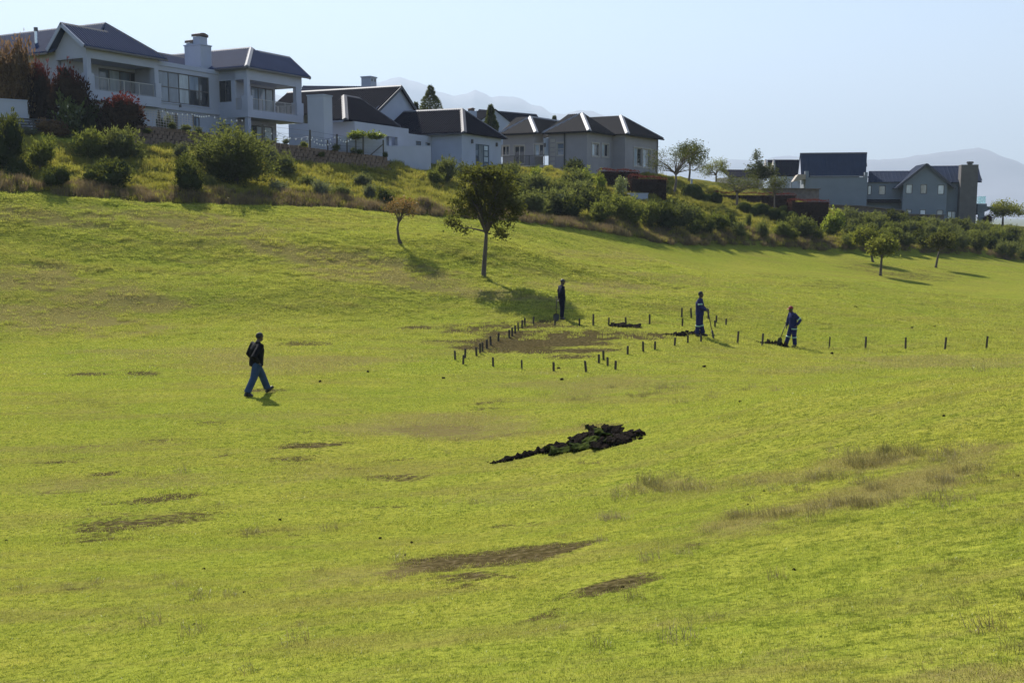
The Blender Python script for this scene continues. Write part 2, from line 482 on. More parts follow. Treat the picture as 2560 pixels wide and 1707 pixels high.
DRY_SHADE = [(1100,1060,320,34,0,.5),(1500,965,320,24,0,.45),(720,905,280,24,0,.45),(420,1210,420,26,-.05,.4),(1250,1240,300,22,-.05,.3),(900,1450,260,26,-.1,.35),(300,1560,260,22,-.05,.3),(2350,905,330,24,-.02,.45),(2000,925,200,16,0,.35),(1500,1000,260,14,0,.3),(700,1040,300,16,0,.3),(250,1120,260,12,-.03,.3),(2200,1150,190,26,-.15,.55),(2330,1190,260,38,-.32,.62),(2050,1260,190,32,-.28,.55),(1860,1310,160,24,-.2,.6),(1700,1215,140,18,0,.5),(1950,1195,120,14,0,.5),(2450,1120,130,26,-.2,.7),
 (1650,1560,110,14,-.2,.45),(1950,1640,200,24,-.15,.45),(2350,1600,200,28,-.1,.35),(2450,1690,160,22,0,.5),(1500,1650,160,18,-.1,.4),
 (130,800,230,34,.02,1.0),(60,700,200,34,.05,.75),(300,750,240,34,.05,.75),(800,640,250,34,.12,.7),(480,560,260,30,.1,.6),(1000,690,240,28,.1,.65),(150,545,220,26,.05,.6),(1230,735,220,20,.1,.55),(1500,720,200,18,.08,.55),(1700,700,200,16,.08,.4),(1500,640,160,14,.08,.4),(560,880,200,12,0,.35),(300,880,160,10,.02,.4)]  # left slope bands: brown grass, deepened to paint the slope's shade
VP = np.stack([GX, GY, GZ], -1).reshape(-1, 3)
VPX, VPY, VD = project(VP)
ok = (VD > 3) & (VPX > -900) & (VPX < 3400)
def patches(lst, PX, PY, okm, X, Y):
    out = np.zeros(len(PX))
    n1 = fbm(X * 0.55 + 5, Y * 1.5, 4) - 0.47
    for cx, cy, rx, ry, sl, st in lst:
        dx = (PX - cx) / rx; dy = (PY - cy - sl * (PX - cx)) / ry
        r = np.sqrt(dx * dx + dy * dy) + n1 * 1.9
        out = np.maximum(out, st * 1.25 * (1 - sstep(0.35, 1.35, r)))
    return np.where(okm, out, 0)
A_bare = patches(BARE, VPX, VPY, ok, VP[:, 0], VP[:, 1])
A_dry_shade = patches(DRY_SHADE, VPX, VPY, ok, VP[:, 0], VP[:, 1])
A_rough = rough_mask(VP[:, 0], VP[:, 1])
_lawn = 1 - (sstep(0, .6, np.interp(VP[:, 0], [-60, -34.9, -29.7, -25, -20], [70.3, 70.3, 71.8, 74.3, 200]) - VP[:, 1]))
A_rough = A_rough * (1 - np.where(VP[:, 0] < -20, _lawn, 0))
A_shag = 0.25 + 0.75 * np.maximum(sstep(43, 49, VP[:, 1] + .25 * VP[:, 0]) * (1 - sstep(6, 16, VP[:, 0])), sstep(1500, 2100, VPX) * sstep(980, 1060, VPY) * .6)
A_shag = np.where(ok, A_shag, .4)
for nm, A in (("bare", A_bare), ("dry_shade", A_dry_shade), ("rough", A_rough), ("shag", A_shag)):
    at_ = gme.attributes.new(nm, 'FLOAT', 'POINT'); at_.data.foreach_set("value", A.astype(np.float32))
ground = tag(link("ground", gme), kind="structure")

# quick lookups on the sheet for scattered grass
def samp(A, X, Y):
    A = A.reshape(nyy, nxx)
    i = np.clip(np.searchsorted(ys, Y) - 1, 0, nyy - 2); j = np.clip(np.searchsorted(xs, X) - 1, 0, nxx - 2)
    fy = (Y - ys[i]) / (ys[i + 1] - ys[i]); fx = (X - xs[j]) / (xs[j + 1] - xs[j])
    return (A[i, j] * (1 - fx) + A[i, j + 1] * fx) * (1 - fy) + (A[i + 1, j] * (1 - fx) + A[i + 1, j + 1] * fx) * fy
def normal_rot(X, Y, spin):
    e = 0.35
    sx = (samp(GZ, X + e, Y) - samp(GZ, X - e, Y)) / (2 * e)
    sy = (samp(GZ, X, Y + e) - samp(GZ, X, Y - e)) / (2 * e)
    rot = np.empty((len(X), 3), np.float32)
    for k in range(len(X)):
        n = Vector((-sx[k], -sy[k], 1)).normalized()
        q = Vector((0, 0, 1)).rotation_difference(n)
        rot[k] = (q @ Euler((0, 0, spin[k])).to_quaternion()).to_euler()
    return rot

# ------------------------------------------------------------------ scatter: one object, points + tile meshes, instanced by nodes
def scatter_group(nvar):
    ng = bpy.data.node_groups.new("scatter_grass", 'GeometryNodeTree')
    ng.interface.new_socket("Geometry", in_out='INPUT', socket_type='NodeSocketGeometry')
    ng.interface.new_socket("Geometry", in_out='OUTPUT', socket_type='NodeSocketGeometry')
    N = ng.nodes; L = ng.links
    gi = N.new("NodeGroupInput"); go = N.new("NodeGroupOutput")
    def attr(name, typ='FLOAT'):
        a = N.new("GeometryNodeInputNamedAttribute"); a.data_type = typ; a.inputs["Name"].default_value = name
        return a.outputs[0]
    def eq(sock, val):
        c = N.new("FunctionNodeCompare"); c.data_type = 'FLOAT'; c.operation = 'LESS_THAN'
        s = N.new("ShaderNodeMath"); s.operation = 'SUBTRACT'; L.new(sock, s.inputs[0]); s.inputs[1].default_value = val
        ab = N.new("ShaderNodeMath"); ab.operation = 'ABSOLUTE'; L.new(s.outputs[0], ab.inputs[0])
        L.new(ab.outputs[0], c.inputs[0]); c.inputs[1].default_value = 0.5
        return c.outputs[0]
    def sep(geo, sel):
        s = N.new("GeometryNodeSeparateGeometry"); s.domain = 'POINT'
        L.new(geo, s.inputs[0]); L.new(sel, s.inputs[1]); return s
    s0 = sep(gi.outputs[0], eq(attr("is_point"), 1.0))
    mp = N.new("GeometryNodeMeshToPoints"); L.new(s0.outputs[0], mp.inputs[0])
    iop = N.new("GeometryNodeInstanceOnPoints")
    L.new(mp.outputs[0], iop.inputs["Points"])
    jn = N.new("GeometryNodeJoinGeometry")
    for k in range(nvar):
        sk = sep(s0.outputs[1], eq(attr("variant"), float(k)))
        g2 = N.new("GeometryNodeGeometryToInstance"); L.new(sk.outputs[0], g2.inputs[0])
        L.new(g2.outputs[0], jn.inputs[0])
    L.new(jn.outputs[0], iop.inputs["Instance"])
    iop.inputs["Pick Instance"].default_value = True
    fi = N.new("FunctionNodeFloatToInt"); L.new(attr("variant"), fi.inputs[0])
    L.new(fi.outputs[0], iop.inputs["Instance Index"])
    L.new(attr("rot", 'FLOAT_VECTOR'), iop.inputs["Rotation"])
    L.new(attr("size", 'FLOAT_VECTOR'), iop.inputs["Scale"])
    L.new(iop.outputs[0], go.inputs[0])
    return ng
_sg = {}
def scatter(name, P, rot, size, variant, tiles, mat, extra=None):
    "tiles: list of (verts, tris)"
    nP = len(P)
    V = [np.asarray(P, np.float32)]; F = []; isp = [np.ones(nP)]; var = [np.asarray(variant, float)]
    b = nP
    for k, (tv, tf) in enumerate(tiles):
        V.append(np.asarray(tv, np.float32)); F.append(np.asarray(tf) + b); b += len(tv)
        isp.append(np.zeros(len(tv))); var.append(np.full(len(tv), k))
    me = mesh_from(name, np.concatenate(V), np.concatenate(F), mat)
    n = len(me.vertices)
    def put(nm, arr):
        a = me.attributes.new(nm, 'FLOAT', 'POINT'); full = np.zeros(n, np.float32); full[:len(arr)] = arr
        a.data.foreach_set("value", full)
    put("is_point", np.concatenate(isp)); put("variant", np.concatenate(var))
    a = me.attributes.new("rot", 'FLOAT_VECTOR', 'POINT'); full = np.zeros((n, 3), np.float32); full[:nP] = rot
    a.data.foreach_set("vector", full.ravel())
    a = me.attributes.new("size", 'FLOAT_VECTOR', 'POINT'); full = np.ones((n, 3), np.float32); full[:nP] = size
    a.data.foreach_set("vector", full.ravel())
    for nm, arr in (extra or {}).items(): put(nm, arr)
    o = tag(link(name, me), kind="stuff")
    if len(tiles) not in _sg: _sg[len(tiles)] = scatter_group(len(tiles))
    md = o.modifiers.new("scatter", 'NODES'); md.node_group = _sg[len(tiles)]
    return o

def blade_tile(n, radius, lmin, lmax, width, lean, rng, segs=1, clump=0.0, lift=-0.004, lean_dir=None):
    r = radius * np.sqrt(rng.random(n)); a = rng.random(n) * 2 * np.pi
    cx, cy = r * np.cos(a), r * np.sin(a)
    if clump > 0:
        k = max(1, int(n / 9)); cr = radius * np.sqrt(rng.random(k)); ca = rng.random(k) * 6.283
        w = rng.integers(0, k, n)
        cx = cx * (1 - clump) + clump * (cr[w] * np.cos(ca[w])) + rng.normal(0, 0.015, n)
        cy = cy * (1 - clump) + clump * (cr[w] * np.sin(ca[w])) + rng.normal(0, 0.015, n)
    L = lmin + (lmax - lmin) * rng.random(n) ** 1.4
    az = rng.random(n) * 2 * np.pi
    ln = np.abs(rng.normal(0, lean, n)).clip(0, 1.3)
    if lean_dir is not None: az = lean_dir + rng.normal(0, 0.9, n)
    fa = rng.random(n) * 2 * np.pi
    wx, wy = np.cos(fa) * width / 2, np.sin(fa) * width / 2
    V = []; F = []
    if segs == 1:
        tip = np.stack([cx + np.sin(ln) * np.cos(az) * L, cy + np.sin(ln) * np.sin(az) * L, lift + np.cos(ln) * L], 1)
        v = np.stack([np.stack([cx - wx, cy - wy, np.full(n, lift)], 1), np.stack([cx + wx, cy + wy, np.full(n, lift)], 1), tip], 1).reshape(-1, 3)
        f = np.arange(3 * n).reshape(n, 3)
        return v, f
    m = np.stack([cx + np.sin(ln * .5) * np.cos(az) * L * .55, cy + np.sin(ln * .5) * np.sin(az) * L * .55, lift + np.cos(ln * .5) * L * .55], 1)
    l2 = np.minimum(ln * 1.7, 2.0)
    tip = m + np.stack([np.sin(l2) * np.cos(az) * L * .45, np.sin(l2) * np.sin(az) * L * .45, np.cos(l2) * L * .45], 1)
    w3 = np.stack([wx, wy, 0 * wx], 1)
    b0 = np.stack([cx, cy, np.full(n, lift)], 1)
    v = np.stack([b0 - w3, b0 + w3, m + w3 * .8, m - w3 * .8, tip], 1).reshape(-1, 3)
    q = np.arange(n)[:, None] * 5
    f = np.concatenate([q + [0, 1, 2], q + [0, 2, 3], q + [3, 2, 4]], 0)
    return v, f

def frustum_pts(n, y0, y1, margin=1.06, rng=RNG):
    Y = np.sqrt(y0 ** 2 + (y1 ** 2 - y0 ** 2) * rng.random(n))
    X = (rng.random(n) * 2 - 1) * (Y * 1280 / FPX * margin + 0.6)
    return X, Y

M_TURF = blade_material("turf_blades", trans=0.58)
# near turf
def turf(name, sp, y0, y1, tiles, smin, smax, rng):
    gx, gy = np.meshgrid(np.arange(-y1 * .55 - 5, y1 * .55 + 5, sp), np.arange(y0, y1, sp))
    X = gx.ravel() + rng.uniform(-.5, .5, gx.size) * sp; Y = gy.ravel() + rng.uniform(-.5, .5, gx.size) * sp
    m = np.abs(X) < Y * 1280 / FPX * 1.05 + 5.0; X, Y = X[m], Y[m]; n = len(X)
    Z = samp(GZ, X, Y); bare = samp(A_bare, X, Y); dry_shade = samp(A_dry_shade, X, Y); ro = samp(A_rough, X, Y)
    keep = (ro < 0.4) & (rng.random(n) > (bare - 0.2) * 1.8)
    X, Y, Z, bare, dry_shade = X[keep], Y[keep], Z[keep], bare[keep], dry_shade[keep]
    k = len(X)
    rot = normal_rot(X, Y, rng.random(k) * 6.283)
    s = smin + (smax - smin) * rng.random(k)
    hz = s * (0.9 + 0.22 * fbm(X * 0.7, Y * 0.7, 3)) * (1 + 0.35 * dry_shade)
    return scatter(name, np.stack([X, Y, Z], 1), rot, np.stack([s, s, hz], 1), rng.integers(0, len(tiles), k), tiles, M_TURF, {"bare": bare, "dry_shade": dry_shade, "shag": samp(A_shag, X, Y)})

rg_ = np.random.default_rng(11)
near_tiles = [blade_tile(560, 0.5, 0.014, 0.046, 0.0075, 0.95, rg_, clump=0.5) for _ in range(6)]
mid_tiles = [blade_tile(330, 0.75, 0.016, 0.052, 0.016, 0.95, rg_, clump=0.5) for _ in range(5)]
far_tiles = [blade_tile(240, 0.95, 0.025, 0.070, 0.030, 0.9, rg_, clump=0.5) for _ in range(5)]
turf("turf_grass", .34, 3.5, 16.5, near_tiles, 0.85, 1.1, rg_)
turf("turf_grass", .55, 16, 34, mid_tiles, 0.9, 1.15, rg_)
turf("turf_grass", .95, 33.5, 70, far_tiles, 1.0, 1.25, rg_)
# ------------------------------------------------------------------ building materials
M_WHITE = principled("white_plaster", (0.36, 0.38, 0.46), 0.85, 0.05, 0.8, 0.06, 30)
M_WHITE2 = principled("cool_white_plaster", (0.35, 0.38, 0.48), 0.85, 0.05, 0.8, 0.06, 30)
M_BEIGE = principled("beige_plaster", (0.28, 0.26, 0.275), 0.9, 0.06, 0.8, 0.06, 30)
M_BEIGE_TRIM = principled("pale_beige_trim", (0.38, 0.345, 0.325), 0.85, 0.05, 2)
M_GREYWALL = principled("grey_green_plaster", (0.18, 0.205, 0.235), 0.9, 0.07, 0.8, 0.06, 30)
M_ROOF_BLUE = principled("blue_grey_metal_roof", (0.038, 0.058, 0.125), 0.75, 0.10, 0.7, spec=0.08)
M_ROOF_DARK = principled("charcoal_metal_roof", (0.011, 0.0115, 0.023), 0.85, 0.12, 0.7, spec=0.04)
M_ROOF_BROWN = principled("dark_brown_metal_roof", (0.011, 0.0105, 0.015), 0.75, 0.12, 0.7, spec=0.08)
M_ROOF_SLATE = principled("slate_blue_roof", (0.026, 0.036, 0.064), 0.85, 0.1, 0.7, spec=0.05)
M_CAP = principled("galvanised_cap", (0.17, 0.175, 0.195), 0.6, 0.10, 1.5, spec=.3)
M_CAP_DULL = principled("grey_cap", (0.055, 0.055, 0.070), 0.7, 0.08, 1.5)
M_FRAME = principled("dark_aluminium", (0.085, 0.078, 0.08), 0.45, 0.05)
M_FRAME_BLUE = principled("blue_painted_timber", (0.035, 0.06, 0.10), 0.5, 0.05)
M_FRAME_PALE = principled("pale_timber_frame", (0.45, 0.41, 0.38), 0.6, 0.05)
M_RAIL = principled("grey_railing_metal", (0.36, 0.35, 0.34), 0.5, 0.05)
M_RAIL_DARK = principled("black_railing_metal", (0.03, 0.03, 0.03), 0.5, 0.05)
M_POST = principled("weathered_timber_post", (0.085, 0.075, 0.065), 0.85, 0.2, 6)
M_SLAT = principled("dark_fence_slat", (0.045, 0.045, 0.05), 0.7, 0.15, 5)
M_BRICKTOP = principled("brown_brick", (0.13, 0.085, 0.07), 0.85, 0.2, 5)
M_CHIM = principled("grey_brown_chimney", (0.115, 0.105, 0.10), 0.9, 0.12, 1.5, 0.2, 10)
M_STONEWALL = principled("brown_grey_stone_wall", (0.15, 0.12, 0.11), 0.9, 0.25, 2.5, 0.3, 8)
M_STEEL = principled("bright_steel", (0.6, 0.6, 0.6), 0.25, 0.05, metal=0.9)
M_SOFFIT = principled("timber_soffit", (0.30, 0.25, 0.19), 0.7, 0.08)
M_BULB = principled("frosted_bulb", (0.85, 0.85, 0.82), 0.25, 0.02)
M_WIRE = principled("black_cable", (0.02, 0.02, 0.02), 0.6, 0.02)
M_BLOCK = principled("earth_block", (0.17, 0.115, 0.085), 0.95, 0.25, 3, 0.4, 9)
def pane_material(name, col, rough=0.06, spec=0.9):
    t = NT(name)
    f = t.noise(t.scale(t.objco(), (1.3, 1.3, 0.35)), 1.6, 3, 0.6)
    rnd = t.n("ShaderNodeObjectInfo").outputs["Random"]
    k = t.math('ADD', t.math('MULTIPLY', f, 0.5), t.math('MULTIPLY', rnd, 0.6))
    c = t.ramp(k, [(0.25, tuple(q * 0.35 for q in col)), (0.6, col), (0.85, tuple(min(1, q * 1.7) for q in col))])  # base tone paints reflected sky and curtains into the glass
    p = t.n("ShaderNodeBsdfPrincipled", i_Base_Color=c, i_Roughness=rough)
    p.inputs["Specular IOR Level"].default_value = spec
    return t.finish(p)
M_PANE = pane_material("window_glass", (0.15, 0.185, 0.24))
M_PANE_LIGHT = pane_material("curtain_reflection_glass", (0.40, 0.46, 0.52))
M_PANE_DARK = pane_material("dark_glass", (0.035, 0.038, 0.045))
t = NT("clear_glass_panel")
g_ = t.n("ShaderNodeBsdfGlass", i_Color=(0.88, 0.95, 0.95), i_Roughness=0.02)
tr_ = t.n("ShaderNodeBsdfTransparent", i_Color=(0.82, 0.92, 0.92))
mx = t.n("ShaderNodeMixShader", i_0=0.6); t.put(mx.inputs[1], g_); t.put(mx.inputs[2], tr_)
M_GLASS_PANEL = t.finish(mx)

# ------------------------------------------------------------------ building helpers
class Frame:
    "local frame of a house: x along the front, y inwards, z up"
    def __init__(s, P, theta, zbase):
        th = math.radians(theta)
        s.u = np.array([math.sin(th), math.cos(th), 0]); s.v = np.array([-math.cos(th), math.sin(th), 0])
        s.O = np.array([P[0], P[1], zbase]); s.rz = math.pi / 2 - th
    def loc(s, W):
        d = np.asarray(W) - s.O
        return np.array([d @ s.u, d @ s.v, d[2]])
    def lray(s, px, py):
        d = ray(px, py); o = -s.O
        return np.array([o @ s.u, o @ s.v, o[2]]), np.array([d @ s.u, d @ s.v, d[2]])
    def front(s, px, py, y=0.0):
        o, d = s.lray(px, py); t = (y - o[1]) / d[1]; q = o + d * t; return q[0], q[2]
    def side(s, px, py, x=0.0):
        o, d = s.lray(px, py); t = (x - o[0]) / d[0]; q = o + d * t; return q[1], q[2]
    def atz(s, px, py, z):
        o, d = s.lray(px, py); t = (z - o[2]) / d[2]; q = o + d * t; return q[0], q[1]
    def plane(s, px, py, kx, ky, c):
        "hit the plane z = kx*x + ky*y + c"
        o, d = s.lray(px, py); t = (kx * o[0] + ky * o[1] + c - o[2]) / (d[2] - kx * d[0] - ky * d[1]); return o + d * t
    def thing(s, name, label, cat, group=None):
        e = empty(name, tuple(s.O), s.rz)
        return tag(e, label, cat, group)

def panel(mb, ax, c, th, a0, a1, z0, z1, holes=()):
    "wall panel with openings; ax 'x' runs along x at y = c (to c + th), 'y' runs along y at x = c"
    if a1 < a0: a0, a1 = a1, a0
    A = sorted({a0, a1, *[min(max(h[k], a0), a1) for h in holes for k in (0, 1)]})
    Z = sorted({z0, z1, *[min(max(h[k], z0), z1) for h in holes for k in (2, 3)]})
    for i in range(len(A) - 1):
        j = 0
        while j < len(Z) - 1:
            def solid(jj):
                am, zm = (A[i] + A[i + 1]) / 2, (Z[jj] + Z[jj + 1]) / 2
                return not any(h[0] < am < h[1] and h[2] < zm < h[3] for h in holes)
            if not solid(j): j += 1; continue
            k = j
            while k + 1 < len(Z) - 1 and solid(k + 1): k += 1
            if ax == 'x': mb.box(A[i], A[i + 1], c, c + th, Z[j], Z[k + 1])
            else: mb.box(c, c + th, A[i], A[i + 1], Z[j], Z[k + 1])
            j = k + 1
    return mb

def window(parent, ax, c, a0, a1, z0, z1, cols=2, rows=1, fm=None, pm=None, fw=0.07, name="window", depth=0.08, cw=None, sill=None):
    "frame with mullions set at depth behind the wall face; every pane its own sub-part"
    fm = fm or M_FRAME; pm = pm or M_PANE
    if a1 < a0: a0, a1 = a1, a0
    if z1 < z0: z0, z1 = z1, z0
    mb = MB()
    def bx(m, p0, p1, q0, q1, d0, d1):
        if ax == 'x': m.box(p0, p1, c + d0, c + d1, q0, q1)
        else: m.box(c + d0, c + d1, p0, p1, q0, q1)
    fr = cw or [1.0 / cols] * cols
    xs_ = [a0]
    for f in fr: xs_.append(xs_[-1] + f * (a1 - a0))
    zs_ = [z0 + (z1 - z0) * k / rows for k in range(rows + 1)]
    for k, x in enumerate(xs_):
        w = fw if 0 < k < cols else fw * 1.1
        lo = x if k == 0 else (x - w if k == cols else x - w / 2)
        bx(mb, lo, lo + w, z0, z1, depth - 0.03, depth + 0.05)
    for k, z in enumerate(zs_):
        lo = z if k == 0 else (z - fw if k == rows else z - fw / 2)
        for i in range(cols):
            l = xs_[i] + (fw * 1.1 if i == 0 else fw / 2); r = xs_[i + 1] - (fw * 1.1 if i == cols - 1 else fw / 2)
            bx(mb, l, r, lo, lo + fw, depth - 0.028, depth + 0.048)
    w = mb.build(name, fm, parent)
    for i in range(cols):
        for j in range(rows):
            pb = MB(); bx(pb, xs_[i] + fw * .4, xs_[i + 1] - fw * .4, zs_[j] + fw * .4, zs_[j + 1] - fw * .4, depth, depth + 0.02)
            pm_ = pm[(i * rows + j) % len(pm)] if isinstance(pm, (list, tuple)) else pm
            pb.build("pane", pm_, w)
    if sill is not None:
        sb = MB(); bx(sb, a0 - .08, a1 + .08, z0 - .09, z0 - .01, -.07, depth); sb.build("sill", sill, w)
    return w

def surround(parent, ax, c, a0, a1, z0, z1, mat, w=0.12):
    if a1 < a0: a0, a1 = a1, a0
    mb = MB()
    def bx(p0, p1, q0, q1):
        if ax == 'x': mb.box(p0, p1, c - .05, c - .002, q0, q1)
        else: mb.box(c - .05, c - .002, p0, p1, q0, q1)
    bx(a0 - w, a0, z0 - w, z1 + w); bx(a1, a1 + w, z0 - w, z1 + w); bx(a0, a1, z1, z1 + w); bx(a0, a1, z0 - w, z0)
    return mb.build("window_surround", mat, parent)

def roof_slope(parent, pts, mat, spacing=0.30, thick=0.07, rib=0.08, name="roof_slope"):
    P = [Vector(p) for p in pts]
    nrm = Vector((0, 0, 0))
    for i in range(len(P)):
        a, b = P[i], P[(i + 1) % len(P)]
        nrm += Vector(((a.y - b.y) * (a.z + b.z), (a.z - b.z) * (a.x + b.x), (a.x - b.x) * (a.y + b.y)))
    nrm.normalize()
    if nrm.z < 0: nrm = -nrm; P = P[::-1]
    mb = MB(); mb.slab(P, -nrm * thick)
    up = (Vector((0, 0, 1)) - nrm * nrm.z).normalized(); e = up.cross(nrm).normalized()
    o = P[0]
    Q = [((p - o).dot(e), (p - o).dot(up)) for p in P]
    x0, x1 = min(q[0] for q in Q), max(q[0] for q in Q)
    x = x0 + spacing * 0.5
    while x < x1:
        ys_ = []
        for i in range(len(Q)):
            (ax_, ay), (bx_, by) = Q[i], Q[(i + 1) % len(Q)]
            if (ax_ <= x < bx_) or (bx_ <= x < ax_):
                ys_.append(ay + (by - ay) * (x - ax_) / (bx_ - ax_))
        ys_.sort()
        for k in range(0, len(ys_) - 1, 2):
            if ys_[k + 1] - ys_[k] < 0.15: continue
            a = o + e * x + up * (ys_[k] + .01); b = o + e * x + up * (ys_[k + 1] - .01)
            w = spacing * 0.20
            b0 = [a - e * w, a + e * w, b + e * w, b - e * w]
            t0 = [q + nrm * rib for q in (a - e * w * .5, a + e * w * .5, b + e * w * .5, b - e * w * .5)]
            mb.hexa([q - nrm * .01 for q in b0] + t0)
        x += spacing
    return mb.build(name, mat, parent)

def cap(parent, a, b, mat, w=0.34, name="ridge_cap"):
    a = Vector(a); b = Vector(b)
    d = (b - a).normalized(); r = d.cross(Vector((0, 0, 1))).normalized() * (w / 2)
    top = Vector((0, 0, 0.09)); lo = Vector((0, 0, -0.05)); bt = Vector((0, 0, 0.05))
    mb = MB()
    mb.add([a - r + lo, a + top, a + r + lo, b - r + lo, b + top, b + r + lo, a - r + lo * 2, a + r + lo * 2, b - r + lo * 2, b + r + lo * 2],
           [(0, 1, 4, 3), (1, 2, 5, 4), (0, 6, 7, 2, 1), (3, 4, 5, 9, 8), (0, 3, 8, 6), (2, 7, 9, 5), (6, 8, 9, 7)])
    return mb.build(name, mat, parent)

def gutter(parent, a, b, mat, name="gutter"):
    return MB().bar(Vector(a) + Vector((0, 0, -.1)), Vector(b) + Vector((0, 0, -.1)), 0.12, 0.13).build(name, mat, parent)

def railing(parent, a, b, h, mat, step=0.12, bar=0.022, post_every=1.6, name="railing"):
    a = Vector(a); b = Vector(b); L = (b - a).length; d = (b - a) / L
    mb = MB(); mb.bar(a + Vector((0, 0, h)), b + Vector((0, 0, h)), 0.05, 0.045); mb.bar(a + Vector((0, 0, .08)), b + Vector((0, 0, .08)), 0.035, 0.03)
    mb.bar(a + Vector((0, 0, .05)), a + Vector((0, 0, h)), .03); mb.bar(b + Vector((0, 0, .05)), b + Vector((0, 0, h)), .03)
    r = mb.build(name, mat, parent)
    n = max(2, int(L / step)); pb = MB()
    for k in range(1, n):
        p = a + d * (L * k / n); pb.bar(p + Vector((0, 0, .09)), p + Vector((0, 0, h - .02)), bar)
    pb.build("balusters", mat, r)["kind"] = "stuff"
    m = max(1, int(round(L / post_every)))
    for k in range(m + 1):
        p = a + d * (L * k / m); MB().bar(p, p + Vector((0, 0, h + .02)), 0.05).build("rail_post", mat, r)
    return r

def box_part(parent, name, mat, *b):
    return MB().box(*b).build(name, mat, parent)

# ------------------------------------------------------------------ big white house on the left
Lw = at(213, 114, 77.0)
H1 = Frame(Lw, 28.0, 5.2)
ze = H1.loc(Lw)[2]
h1 = H1.thing("villa", "large white two-storey villa with blue-grey metal roofs, chimney and balconies, at the left", "house")
zb = H1.front(216, 144.4, .4)[1]; zp = H1.front(232, 223.8, .3)[1]; zs = H1.front(232, 250, .3)[1]
ap0 = H1.front(386, 200, .4)[0]; ap1 = H1.front(396, 200, .4)[0]
Cx, Cy_ = H1.atz(617, 166, ze)
# left wing: loggia
box_part(h1, "beam", M_WHITE, .4, ap1, .4, .75, zb, ze + .02)
box_part(h1, "beam", M_WHITE, .4, .75, .75, 3.7, zb + .01, ze + .01)
box_part(h1, "balcony_slab", M_WHITE, .28, ap1 + .1, .28, 3.3, zs, zp)
c_ = box_part(h1, "column", M_WHITE, .38, .76, .38, .76, zp, zb)
box_part(h1, "column_base", M_WHITE, .26, .9, .26, .9, zp - .01, zp + 1.15)
box_part(h1, "pier", M_WHITE, ap0, ap1, .36, .9, zp, zb)
box_part(h1, "pier_base", M_WHITE, ap0 - .02, ap1 + .14, .26, 1.0, zp - .01, zp + 1.1)
wa, wb_ = H1.front(246, 170, 3.0)[0], H1.front(352, 190, 3.0)[0]
mb = MB(); panel(mb, 'x', 3.0, .2, .8, ap1 + .3, zs, ze, [(wa, wb_, zp, zb - .15)])
panel(mb, 'y', .8, .2, 3.2, 3.7, zs, ze)
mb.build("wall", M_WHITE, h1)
window(h1, 'x', 3.0, wa, wb_, zp, zb - .15, 4, 1, M_FRAME, [M_PANE, M_PANE_LIGHT, M_PANE, M_PANE_DARK], .09, "sliding_door")
railing(h1, (.95, .5, zp), (ap0 - .05, .5, zp), .95, M_RAIL)
railing(h1, (.5, .95, zp), (.5, 3.0, zp), .95, M_RAIL)
box_part(h1, "loggia_ceiling", M_WHITE, .76, ap0, .76, 3.0, zb + .05, zb + .12)
# gable over the loggia
g_ap = H1.side(165.5, 62.5, .3); gs, gz_ = g_ap
MB().slab([(.42, .42, ze), (.42, 3.75, ze - .2), (.42, gs, gz_ - .12)], (.2, 0, 0)).build("gable_wall", M_WHITE, h1)
# lower storey and body
mb = MB()
panel(mb, 'x', .9, .2, .9, Cx + .5, -.8, zs - .002, [(H1.front(482, 290, .9)[0], H1.front(499, 290, .9)[0], .0, zs - .35), (H1.front(418, 290, .9)[0], H1.front(445, 290, .9)[0], .0, zs - .4)])
panel(mb, 'y', .55, .2, .9, 21, -.8, zs - .003)
mb.build("lower_wall", M_WHITE, h1)
window(h1, 'x', .9, H1.front(482, 290, .9)[0], H1.front(499, 290, .9)[0], .0, zs - .35, 2, 1, M_FRAME, M_PANE, name="glass_door")
window(h1, 'x', .9, H1.front(418, 290, .9)[0], H1.front(445, 290, .9)[0], .0, zs - .4, 3, 1, M_FRAME, M_PANE, name="glass_door")
w0 = H1.side(104, 165, .55); w1_ = H1.side(86, 165, .55)
wz = (H1.side(95, 173, .55)[1], H1.side(95, 160, .55)[1])
mb = MB(); panel(mb, 'y', .55, .2, 3.7, 21, zs - .002, ze - .1, [(w0[0], w1_[0], wz[0] - .4, wz[1])])
mb.box(.75, 8, 20.8, 21, -.8, ze - .1); mb.box(7.3, 7.5, 3.2, 21, zs, ze - .05)
mb.build("upper_wall", M_WHITE, h1)
window(h1, 'y', .55, w0[0], w1_[0], wz[0] - .4, wz[1], 1, 1)
# left wing roofs
kf = (gz_ - ze) / gs
pk = H1.plane(263.7, 60.2, 0, kf, ze)
ae = H1.front(418, 148, 0)[0]
kl = (pk[2] - (ze - .15)) / pk[0]
roof_slope(h1, [(-.15, 0, ze), (ae, 0, ze), tuple(pk), (pk[0] - (pk[1] - gs) * 1.05, gs, gz_), (-.15, gs, gz_)], M_ROOF_BLUE, .26)
roof_slope(h1, [(-.15, gs, gz_), (pk[0] - 1.0, gs, gz_), (1.5, 3.9, ze - .05 + .0), (-.15, 3.9, ze - .05)], M_ROOF_BLUE, .26)
roof_slope(h1, [(-.1, 3.6, ze - .15 - .1 * kl), (-.1, 22, ze - .15 - .1 * kl), (pk[0], 22, pk[2]), tuple(pk)], M_ROOF_BLUE, .26)
kr = (pk[2] - ze) / (ae - pk[0])
roof_slope(h1, [(ae, 0, ze), tuple(pk), (pk[0], 22, pk[2]), (ae, 22, ze)], M_ROOF_BLUE, .26)
roof_slope(h1, [(pk[0] - (pk[1] - gs) * 1.05 - .3, gs, gz_), tuple(pk), (.8, 3.62, ze - .15 + .8 * kl)], M_ROOF_BLUE, .26)
